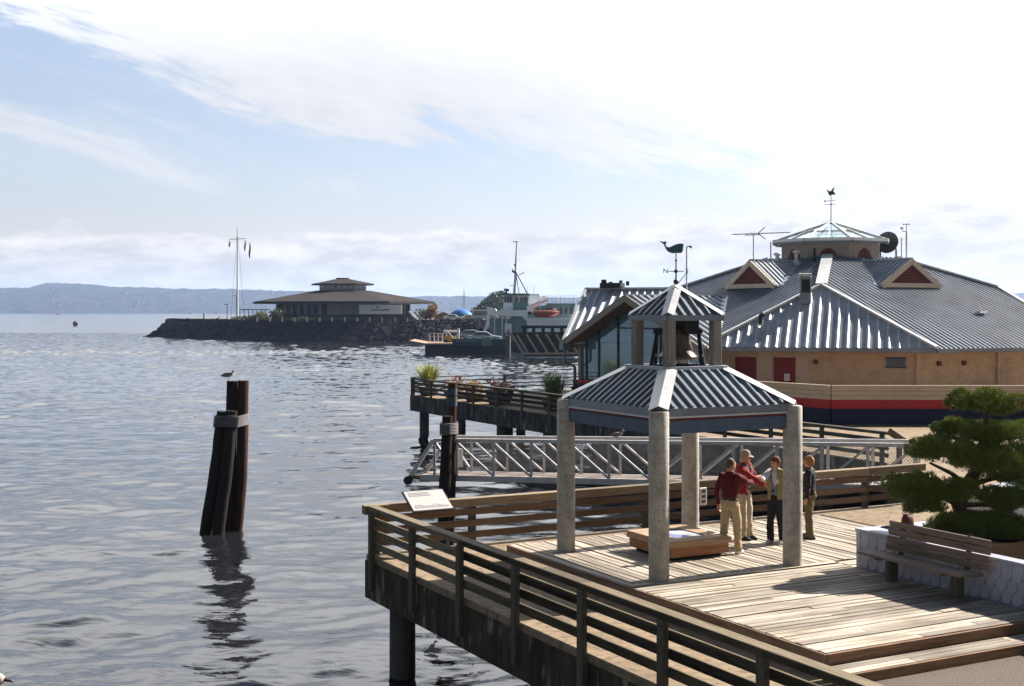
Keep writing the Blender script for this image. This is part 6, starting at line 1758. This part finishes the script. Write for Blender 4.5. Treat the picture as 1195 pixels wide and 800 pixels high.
        if cups:
            mb = MB()
            for k in range(3):
                a = 2*math.pi*k/3+0.3; mb.tube([top, top+V((0.14*math.cos(a),0.14*math.sin(a),0.03))], 0.012, 5); mb.ball(top+V((0.16*math.cos(a),0.16*math.sin(a),0.03)), 0.035, 8, 6)
            mb.tube([top-V((0,0,0.35)), top+V((-0.22,-0.1,-0.33)), top+V((-0.25,-0.1,-0.2))], 0.018, 5); mb.box(top+V((-0.28,-0.1,-0.18)), (0.14,0.02,0.07)); mb.build('cups', M_['black'], t)
        else:
            mb = MB(); mb.tube([c-V((0,0,0.1)), c+V((0,0,0.2))], 0.06, 8); mb.build('base', M_['alu'], t)
    # mast with lamp-like head behind the whale vane
    c = gpt(-8.9,1.6,zrf(8.9)); 
    best = None
    for k in range(300):
        p = gpt(-8.0, -7+14*k/299, zrf(8.0))
        x = CX+FPX*p.x/p.y
        if best is None or abs(x-801.5) < best[0]: best = (abs(x-801.5), p)
    c = gpt(-8.2,3.6,zrf(8.2)); c = best[1] if best[0] < 3 else c
    t = thing('camera_mast', 'thin pole with a short arm on the roof behind the whale weathervane', 'mast', c)
    zt = W(0,288,c.y).z
    mb = MB(); mb.tube([c-V((0,0,0.4)), V((c.x,c.y,zt))], 0.045, 6); mb.build('pole', M_['alu'], t)
    mb = MB(); mb.tube([V((c.x,c.y,zt)), V((c.x+0.2,c.y-0.05,zt+0.05))], 0.03, 5); mb.ball(V((c.x+0.22,c.y-0.05,zt)), 0.07, 8, 6); mb.tube([V((c.x,c.y,W(0,318,c.y).z)), V((c.x-0.55,c.y-0.1,W(0,333,c.y).z))], 0.02, 5); mb.build('arm', M_['wire'], t)
    # eagle weathervane on the glazed cupola
    c = gpt(0,0,9.24); Y = c.y
    t = thing('eagle_weathervane', 'brown eagle weathervane on a tall white pole on top of the glazed cupola', 'weathervane', c)
    def P(px, py): return V(((px-970)/FPX*Y+c.x, c.y, W(0,py,Y).z))
    mb = MB(); mb.tube([c-V((0,0,0.1)), P(970,226)], [0.045,0.025], 8); mb.build('pole', M_['white'], t)
    mb = MB(); mb.prism([p+V((0,-0.02,0)) for p in (P(967,226),P(966.5,224),P(964.5,220.5),P(967.5,222.5),P(969.5,223),P(971,221),P(973.5,218.3),P(974,219.5),P(972.5,223),P(974.8,225.2),P(974,227.5),P(971.5,226.5),P(970,228),P(968,227.5))], (0,0.06,0)); mb.build('eagle', M_['brownball'], t)
    mb = MB(); mb.bar(P(961.5,234.8), P(975,233.2), 0.03, 0.03); mb.prism([P(961,236),P(965.5,234.3),P(963,233.3)], (0,0.04,0)); mb.bar(P(963,238.6), P(976,237.8), 0.025, 0.025); mb.bar(P(970,238.2)+V((0,-0.3,0)), P(970,238.2)+V((0,0.3,0)), 0.025, 0.025)
    mb.ball(P(970,238.2), 0.05, 8, 6); mb.build('compass_arm', M_['brownball'], t)
roof_things()

# ------------------------------------------------------------------ people
def fuse(mb, voxel, smooth=4, wrinkle=0.0, wscale=9.0, seed=0):
    """union of overlapping lofts as one continuous skin"""
    bmesh.ops.remove_doubles(mb.bm, verts=mb.bm.verts, dist=1e-6)
    bmesh.ops.recalc_face_normals(mb.bm, faces=mb.bm.faces)
    me = bpy.data.meshes.new('tmp'); mb.bm.to_mesh(me); mb.bm.free()
    o = bpy.data.objects.new('tmp', me); COL.objects.link(o)
    md = o.modifiers.new('r', 'REMESH'); md.mode = 'VOXEL'; md.voxel_size = voxel
    if smooth:
        sm = o.modifiers.new('s', 'SMOOTH'); sm.iterations = smooth; sm.factor = 0.5
    bpy.context.view_layer.update()
    m2 = bpy.data.meshes.new_from_object(o.evaluated_get(bpy.context.evaluated_depsgraph_get()))
    bpy.data.objects.remove(o); bpy.data.meshes.remove(me)
    out = MB(); out.bm.from_mesh(m2); bpy.data.meshes.remove(m2)
    if wrinkle:
        out.bm.normal_update()
        for v in out.bm.verts:
            p = v.co
            v.co = p + v.normal*wrinkle*(NZ.noise((p.x*wscale+seed, p.y*wscale, p.z*wscale*0.45)) + 0.5*NZ.noise((p.x*wscale*2.3, p.y*wscale*2.3+seed, p.z*wscale*2.0)))
    for f in out.bm.faces: f.smooth = True; f.material_index = 0
    return out

def ik(sh, wr, l1, l2, pole):
    d = wr-sh; L_ = min(d.length, (l1+l2)*0.985); dn = d.normalized()
    a = (l1*l1-l2*l2+L_*L_)/(2*L_); h = math.sqrt(max(0.0, l1*l1-a*a))
    p = (pole-dn*pole.dot(dn)).normalized()
    return sh+dn*a+p*h, sh+dn*L_

SKIN = mat('skin', (0.50,0.24,0.15), 0.55, 0.15, 30.0, bump=0.02)
def person(label, loc, facing, H, wr_r, wr_l, top, legs, hair, shoes, stance=(0.0,0.0), coat=None, cap=None, hairlen=0.0, belt=None, bald=False, head_turn=0.0, nod=0.0, seed=0, stripe=None, camera=False, female=False, sleeves=None):
    loc = V(loc); f = V((facing[0], facing[1], 0)).normalized()
    rz = math.atan2(f.y, f.x)-math.pi/2
    t = thing('person', label, 'person', loc, rz)
    Mx = MX.Translation(loc) @ MX.Rotation(rz, 4, 'Z'); inv = Mx.inverted()
    s = H/1.72; S = lambda x, y, z: V((x*s, y*s, z*s))
    shw = 0.165 if female else 0.19
    sh = {1: S(shw,0,1.40), -1: S(-shw,0,1.40)}
    hips = {1: S(0.088,0,0.90), -1: S(-0.088,0,0.90)}
    ank = {1: S(0.105,stance[0],0.085), -1: S(-0.105,stance[1],0.085)}
    knee = {k: hips[k].lerp(ank[k], 0.5)+S(0,0.025+abs(stance[0]-stance[1])*0.06,0.0) for k in (1,-1)}
    wrt = {1: inv @ V(wr_r) if wr_r is not None else S(shw+0.07,0.02,0.86), -1: inv @ V(wr_l) if wr_l is not None else S(-shw-0.07,0.02,0.86)}
    elb = {}; wr = {}
    for k in (1,-1): elb[k], wr[k] = ik(sh[k], wrt[k], 0.29*s, 0.265*s, V((k*0.5,-0.7,-0.5)))
    hc = S(0,0.025+nod*0.1,1.595-nod*0.03)
    HR = MX.Rotation(head_turn,4,'Z') @ MX.Rotation(-nod,4,'X')
    def Hd(x, y, z): return hc + (HR @ V((x*s, y*s, z*s)))
    mb = MB()
    # torso, neck
    mb.loft([(S(0,0,0.86),0.14*s,0.095*s),(S(0,0,0.95),0.15*s,0.10*s),(S(0,0.0,1.08),0.13*s,0.09*s),(S(0,0,1.25),0.155*s,0.105*s),(S(0,0,1.37),0.16*s,0.09*s),(S(0,-0.005,1.43),0.09*s,0.065*s),(S(0,0.0,1.49),0.055*s,0.058*s),(S(0,0.012,1.56),0.052*s,0.058*s)], 20)
    # head
    mb.ball(hc+V((0,0,0.0)), (0.074*s,0.093*s,0.112*s), 20, 14, HR)
    mb.ball(Hd(0,0.03,-0.06), (0.053*s,0.062*s,0.055*s), 14, 10, HR)
    mb.tube([Hd(0,0.088,0.02), Hd(0,0.108,-0.022)], [0.009*s,0.016*s], 8); mb.ball(Hd(0,0.105,-0.024), 0.015*s, 8, 6)
    mb.ball(Hd(0,0.08,0.028), (0.055*s,0.02*s,0.012*s), 10, 6, HR)
    mb.ball(Hd(0,0.085,-0.062), (0.025*s,0.012*s,0.009*s), 10, 6, HR)
    mb.ball(Hd(0,0.078,-0.092), (0.022*s,0.018*s,0.018*s), 10, 6, HR)
    for k in (1,-1): mb.ball(Hd(0.076*k,-0.005,-0.008), (0.012*s,0.02*s,0.032*s), 10, 8, HR)
    # limbs
    for k in (1,-1):
        mb.tube([sh[k]-V((k*0.03*s,0,0)), sh[k].lerp(elb[k],0.5), elb[k], elb[k].lerp(wr[k],0.4), wr[k]], [0.052*s,0.046*s,0.038*s,0.036*s,0.026*s], 12)
        mb.tube([hips[k], hips[k].lerp(knee[k],0.5), knee[k], knee[k].lerp(ank[k],0.35), ank[k]], [0.085*s,0.073*s,0.054*s,0.052*s,0.035*s], 12)
        mb.tube([ank[k]-S(0,0.03,0.03), ank[k]+S(0,0.12,-0.055)], [0.04*s,0.03*s], 10)
        # hand: palm, four unequal curled fingers, thumb off the side
        d = (wr[k]-elb[k]).normalized(); reach = abs(d.z) < 0.75
        side = d.cross(V((0,0,1))).normalized() if abs(d.z) < 0.95 else V((0,k,0))
        if not reach: side = V((0,1,0))            # hanging hand: thumb forward
        else: side = V((0,0,1))
        side = (side-d*side.dot(d)).normalized(); nrm = d.cross(side)*(k)
        curl = -nrm if (nrm.x*k > 0) else nrm      # fingers close towards the body midline
        pc = wr[k]+d*0.045*s
        mb.tube([wr[k]-d*0.01*s, wr[k]+d*0.03*s, wr[k]+d*0.082*s], [0.026*s,0.034*s,0.034*s], 10)
        for q, ln in ((-1.5,0.062),(-0.5,0.073),(0.5,0.078),(1.5,0.07)):
            b0 = wr[k]+d*0.078*s+side*q*0.0175*s
            p1 = b0+d*ln*0.45*s+curl*0.008*s; p2 = p1+(d*0.28*ln+curl*ln*0.30)*s; p3 = p2+(d*0.05*ln+curl*ln*0.30)*s
            mb.tube([b0-d*0.015*s, b0, p1, p2, p3], [0.011*s,0.0105*s,0.010*s,0.0092*s,0.0075*s], 8)
        b0 = wr[k]+d*0.03*s+side*0.03*s
        mb.tube([b0-side*0.012*s, b0+d*0.02*s+side*0.012*s, b0+d*0.05*s+side*0.018*s+curl*0.01*s, b0+d*0.072*s+side*0.012*s+curl*0.018*s], [0.014*s,0.013*s,0.011*s,0.0085*s], 8)
    body = fuse(mb, 0.0075, 2).build('body', SKIN, t, M=Mx, fix=False)
    for k in (1,-1):
        mb = MB(); mb.ball(Hd(0.03*k,0.083,0.012), (0.012*s,0.008*s,0.008*s), 10, 8, HR); mb.build('eye', M_['dark'], body, M=Mx)
    mb = MB(); mb.ball(Hd(0,0.096,-0.062), (0.02*s,0.005*s,0.004*s), 10, 6, HR); mb.build('mouth', mat('lips', (0.28,0.09,0.07), 0.5, 0.1, 10, bump=0), body, M=Mx)
    # trousers
    mb = MB()
    mb.loft([(S(0,0,1.02),0.148*s,0.108*s),(S(0,-0.005,0.94),0.162*s,0.125*s),(S(0,-0.01,0.86),0.165*s,0.128*s),(S(0,-0.005,0.80),0.12*s,0.09*s)], 20)
    for k in (1,-1):
        mb.tube([hips[k]-V((0,0,0.02)), hips[k].lerp(knee[k],0.5), knee[k], knee[k].lerp(ank[k],0.5), ank[k]-V((0,0,0.03*s))], [0.098*s,0.09*s,0.074*s,0.07*s,0.068*s], 14)
    fuse(mb, 0.011, 2, 0.018, 9.0, seed).build('trousers', mat('trousers_%d'%seed, legs, 0.85, 0.25, 14.0, bump=0.2), t, M=Mx, fix=False)
    # shirt / jacket
    hem = 0.93 if coat is None else 0.96
    if belt is not None: hem = 0.985
    def top_mesh(gr, hem, sleeves=True, sl=1.0):
        mb = MB(); b = 1.0
        mb.loft([(S(0,0,hem),(0.160+gr)*s,(0.118+gr)*s),(S(0,0.0,hem+0.10),(0.158+gr)*s,(0.118+gr)*s),(S(0,0.005,1.22),(0.172+gr)*s,(0.125+gr)*s),(S(0,0,1.36),(0.178+gr)*s,(0.108+gr)*s),(S(0,-0.005,1.425),(0.125+gr)*s,(0.08+gr)*s),(S(0,-0.002,1.475),(0.066+gr)*s,(0.066+gr)*s)], 22)
        for k in (1,-1):
            mb.ball(sh[k]-V((k*0.02*s,0,0.012*s)), (0.07+gr)*s, 12, 8)
            e = elb[k].lerp(wr[k], sl)
            if sleeves: mb.tube([sh[k]-V((k*0.03*s,0,0)), sh[k].lerp(elb[k],0.5), elb[k], elb[k].lerp(e,0.5), e-(e-elb[k])*0.02], [(0.068+gr)*s,(0.062+gr)*s,(0.055+gr)*s,(0.050+gr)*s,(0.043+gr)*s], 14)
        return mb
    tm = mat('top_%d'%seed, top, 0.85, 0.2, 14.0, bump=0.2)
    shirt = fuse(top_mesh(0, hem), 0.011, 2, 0.020, 8.0, seed+3).build('shirt', tm, t, M=Mx, fix=False)
    if coat is not None:
        # open-fronted vest or jacket: everything but a gap down the chest
        o = fuse(top_mesh(0.014, hem-0.10, sleeves is not None), 0.011, 2, 0.018, 8.0, seed+5)
        bm = o.bm; kill = [v for v in bm.verts if v.co.y > 0.02*s and abs(v.co.x+0.006*NZ.noise((v.co.z*7,0,0))) < (0.052+max(0,(1.42*s-v.co.z))*0.02)*s and v.co.z < 1.5*s]
        bmesh.ops.delete(bm, geom=kill, context='VERTS')
        if sleeves is None:
            pass
        cm = mat('coat_%d'%seed, coat, 0.85, 0.2, 14.0, bump=0.2)
        ob = o.build('jacket' if sleeves is not None else 'vest', cm, t, M=Mx, fix=False)
        so = ob.modifiers.new('thickness', 'SOLIDIFY'); so.thickness = 0.006; so.offset = -1
    if stripe is not None:
        mb = MB()
        for k in (1,-1): mb.tube([S(0.075*k,0.112,1.42), S(0.072*k,0.146,1.30), S(0.078*k,0.142,1.12)], [0.014*s,0.015*s,0.014*s], 6)
        mb.build('lapel_stripe', mat('pale_stripe', stripe, 0.8, 0.1, 8, bump=0), t, M=Mx)
    if belt is not None:
        mb = MB(); mb.loft([(S(0,0,0.968),0.162*s,0.122*s),(S(0,0,1.0),0.160*s,0.120*s)], 22); mb.build('belt', mat('belt_%d'%seed, belt, 0.5, 0.1, 8, bump=0), t, M=Mx)
    for k in (1,-1):
        mb = MB()
        mb.loft([(S(0,0,0)+V((ank[k].x,ank[k].y+0.045*s,0.002)),0.046*s,0.135*s),(V((ank[k].x,ank[k].y+0.045*s,0.028*s)),0.05*s,0.14*s),(V((ank[k].x,ank[k].y+0.03*s,0.06*s)),0.044*s,0.11*s),(V((ank[k].x,ank[k].y-0.01*s,0.10*s)),0.042*s,0.055*s)], 16)
        mb.build('shoe', mat('shoe_%d'%seed, shoes, 0.6, 0.1, 8, bump=0), t, M=Mx)
    # hair or cap
    mb = MB()
    hm = mat('hair_%d'%seed, hair, 0.7, 0.4, 40.0, (1,1,0.3), bump=0.6)
    mb.ball(Hd(0,-0.014,0.022), ((0.082+hairlen*0.25)*s,(0.097+hairlen*0.2)*s,(0.104+hairlen*0.2)*s), 22, 16, HR)
    if hairlen > 0:
        mb.ball(Hd(0,-0.04,-0.015), (0.085*s,0.075*s,0.10*s), 18, 12, HR)
    o = fuse(mb, 0.009, 1, 0.010, 26.0, seed)
    bm = o.bm; Hi = HR.inverted()
    def hl(v): return Hi @ ((v.co-hc)/s)
    kill = []
    for v in bm.verts:
        q = hl(v)
        line = 0.050-hairlen*0.3 if q.y > 0.045 else (-0.01-hairlen if abs(q.x) > 0.05 and q.y > -0.01 else -0.055-hairlen*0.6)
        if bald and q.z > 0.045 and q.y > -0.085: kill.append(v); continue
        if q.z < line: kill.append(v)
    bmesh.ops.delete(bm, geom=kill, context='VERTS')
    o.build('hair', hm, t, M=Mx, fix=False)
    if cap is not None:
        mb = MB(); n = 20
        prof = [(1.0,0.028),(0.99,0.06),(0.86,0.105),(0.55,0.135),(0.05,0.145)]
        rings = []
        for r_, z in prof:
            rings.append([mb.bm.verts.new(Hd(0.086*r_*math.cos(2*math.pi*k/n), -0.008+0.102*r_*math.sin(2*math.pi*k/n), z)) for k in range(n)])
        for a, b in zip(rings, rings[1:]):
            for k in range(n): mb.bm.faces.new((a[k],a[(k+1)%n],b[(k+1)%n],b[k])).smooth = True
        mb.bm.faces.new(rings[-1])
        br = [Hd(0.08*math.cos(a), 0.08+0.085*math.sin(a), 0.034-0.012*math.sin(a)) for a in [math.pi*k/12 for k in range(13)]]
        mb.prism(br, V((0,0,0.008)))
        mb.build('cap', mat('cap_%d'%seed, cap, 0.8, 0.3, 20, bump=0.1), t, M=Mx)
    if camera:
        cm = thing('camera_bag', 'compact camera hanging on a dark strap across the woman in the khaki vest', 'camera', Mx @ S(-0.03,0.17,1.03), rz)
        mb = MB(); mb.box(S(-0.03,0.17,1.05), (0.11,0.055,0.14)); mb.build('case', mat('blue_grey_case', (0.13,0.16,0.20), 0.5, 0.2, 20, bump=0.05), cm, M=Mx, bev=0.01)
        mb = MB(); mb.tube([S(-0.03,0.195,1.05), S(-0.03,0.225,1.05)], 0.026, 12); mb.build('lens', M_['black'], cm, M=Mx)
        mb = MB(); mb.tube([S(0.075,-0.02,1.475), S(0.07,0.085,1.42), S(0.04,0.14,1.28), S(0.0,0.15,1.15), S(-0.02,0.155,1.10)], 0.008, 6); mb.tube([S(0.075,-0.02,1.475), S(0.02,-0.09,1.40)], 0.008, 6); mb.build('strap', M_['black'], cm, M=Mx)
    return t

hand = W(881.5, 563, 23.75)
m1 = GP(852, 646, 0); wmn = GP(906, 634, 0); m2 = GP(868, 629, 0); p4 = GP(945, 628, 0)
fd = (wmn-m1); fd.z = 0
fdn = fd.normalized()
person('man in dark red shirt and tan trousers shaking hands, back turned, beside the chest', m1, (0.70,0.74), 1.74, hand-fdn*0.10+V((0,0,0.0)), None, (0.085,0.008,0.010), (0.42,0.31,0.18), (0.10,0.085,0.075), (0.55,0.52,0.48), stance=(0.10,-0.12), belt=(0.04,0.025,0.018), seed=1, head_turn=rad(-15))
person('woman in khaki vest and pale shirt with black trousers, reaching out to shake hands', wmn, (-0.62,-0.78), 1.66, hand+fdn*0.10, None, (0.50,0.50,0.54), (0.014,0.014,0.017), (0.13,0.045,0.015), (0.35,0.33,0.31), stance=(0.05,-0.04), coat=(0.26,0.21,0.09), hairlen=0.045, nod=0.18, seed=2, camera=True, female=True, head_turn=rad(-10))
person('man in cap and open red jacket over navy shirt, standing just behind the handshake', m2, (0.72,-0.55), 1.72, m2+V((0.33,-0.30,1.12)), m2+V((0.40,-0.02,1.05)), (0.03,0.035,0.07), (0.44,0.36,0.26), (0.25,0.2,0.16), (0.02,0.02,0.022), stance=(0.03,0.06), coat=(0.24,0.022,0.02), cap=(0.32,0.26,0.18), nod=0.12, seed=3, stripe=(0.6,0.55,0.52), sleeves=True)
person('sandy-haired person in black jacket and olive trousers, half hidden behind the right shelter post', p4, (-0.75,0.35), 1.60, p4+V((-0.30,0.12,1.02)), None, (0.02,0.018,0.018), (0.14,0.11,0.05), (0.30,0.14,0.045), (0.06,0.055,0.05), stance=(0.04,-0.05), hairlen=0.05, seed=4, female=True)

def tiny_people():
    for px, lb, c1, c2, fx in ((238.0,'distant walker in dark blue bending over on the tip of the spit',(0.02,0.03,0.07),(0.03,0.03,0.06),-1),(256.0,'distant person in white shirt on the spit left of the flagpole',(0.7,0.7,0.7),(0.2,0.2,0.22),1)):
        b = W(px, 373.2, 312); 
        person(lb, b, (fx,-0.3), 1.75, b+V((fx*0.45,-0.2,1.05)), None, c1, c2, (0.05,0.04,0.03), (0.03,0.03,0.03), stance=(0.12,-0.12), seed=20+int(px)%7, nod=0.3)
tiny_people()

# ------------------------------------------------------------------ birds
def gull(label, loc, rz, s=1.0, back=(0.20,0.17,0.155), head=(0.66,0.63,0.60), floating=False, dark_head=False):
    loc = V(loc); Mx = MX.Translation(loc) @ MX.Rotation(rz, 4, 'Z') @ MX.Scale(s, 4)
    t = thing('gull', label, 'bird', loc, rz)
    wm = mat('gull_white', head, 0.8, 0.15, 20, bump=0.05); gm = mat('gull_back', back, 0.8, 0.3, 15, bump=0.1)
    z0 = -0.02 if floating else 0.12
    mb = MB()      # faces +X
    mb.ball((0,0,z0+0.075), (0.16,0.075,0.075), 18, 12, MX.Rotation(rad(-14),4,'Y'))
    mb.tube([(0.09,0,z0+0.09),(0.135,0,z0+0.15),(0.155,0,z0+0.195)], [0.058,0.042,0.036], 14)
    mb.ball((0.168,0,z0+0.205), (0.045,0.036,0.037), 14, 10)
    mb.tube([(-0.12,0,z0+0.05),(-0.2,0,z0+0.02)], [0.045,0.02], 10)
    fuse(mb, 0.008, 2).build('body', wm, t, M=Mx, fix=False)
    mb = MB()
    for sd in (-1,1):
        mb.ball((-0.045,sd*0.058,z0+0.088), (0.165,0.028,0.058), 16, 10, MX.Rotation(rad(-10),4,'Y'))
        mb.prism([(-0.17,sd*0.04,z0+0.085),(-0.30,sd*0.012,z0+0.045),(-0.16,sd*0.045,z0+0.045)], (0,sd*0.014,0))
    mb.build('wing', gm, t, M=Mx)
    mb = MB(); mb.tube([(0.205,0,z0+0.203),(0.245,0,z0+0.196),(0.262,0,z0+0.184)], [0.012,0.009,0.003], 8); mb.build('beak', mat('gull_beak', (0.05,0.04,0.035), 0.5, 0.1, 20, bump=0), t, M=Mx)
    for sd in (-1,1):
        mb = MB(); mb.ball((0.187,sd*0.030,z0+0.214), 0.006, 8, 6); mb.build('eye', M_['black'], t, M=Mx)
        if not floating:
            mb = MB(); mb.tube([(0.01,sd*0.03,z0+0.03),(0.015,sd*0.03,0.0)], 0.007, 6); mb.prism([(0.0,sd*0.03-0.006,0.0),(0.06,sd*0.03-0.025,0.0),(0.06,sd*0.03+0.025,0.0),(0.0,sd*0.03+0.006,0.0)], (0,0,0.005)); mb.build('leg', mat('gull_leg', (0.25,0.12,0.08), 0.6, 0.1, 20, bump=0), t, M=Mx)
    return t
pt = W(266.5, 444.3, 40.65)
gull('gull standing on top of the leaning pile cluster in open water', pt, 0.1, 1.0)
a = V((-2.72, 38.4, -0.56)); b = V((10.35, 33.0, -0.16)); f = None
best = min((abs(CX+FPX*(a.lerp(b,k/200)).x/(a.lerp(b,k/200)).y-722), k) for k in range(201))[1]
gull('grey gull resting on the gangway top rail, framed between the shelter posts', a.lerp(b,best/200)+V((0,0,1.165)), 0.15, 0.85, head=(0.30,0.27,0.25))
bf = GP(325, 429, WATER); gull('small gull floating on the water right of the leaning piles', bf, 2.6, 0.9, floating=True)
gl_c = V((-2.985, 7.45, 1.94))
gull('gull close to the camera at the lower left corner, only its pale head showing', gl_c+V((-0.17,0,-0.0)), 0.05, 1.0, head=(0.45,0.34,0.30))
def near_pile():
    c = gl_c+V((-0.2,0,0))
    t = thing('mooring_pile', 'old timber pile below the lower left corner that carries the nearest gull', 'pile', (c.x,c.y,WATER))
    mb = MB(); mb.tube([(c.x,c.y,WATER-2),(c.x,c.y,0),(c.x,c.y,c.z)], [0.19,0.18,0.17], 16, jit=0.03); mb.build('pile', M_['oldpile'], t)
near_pile()

# ------------------------------------------------------------------ air
def make_haze():
    m = bpy.data.materials.new('pale_air'); m.use_nodes = True; nt = m.node_tree; nt.nodes.clear()
    v = nt.nodes.new('ShaderNodeVolumePrincipled'); o = nt.nodes.new('ShaderNodeOutputMaterial')
    v.inputs['Color'].default_value = (0.50,0.66,1.0,1); v.inputs['Density'].default_value = 0.000095
    v.inputs['Anisotropy'].default_value = 0.3
    nt.links.new(v.outputs[0], o.inputs['Volume'])
    mb = MB(); mb.span((-20500,-400,WATER-8), (20500,9300,190))
    tag(mb.build('haze', m), 'pale sea haze', kind='stuff')
make_haze()
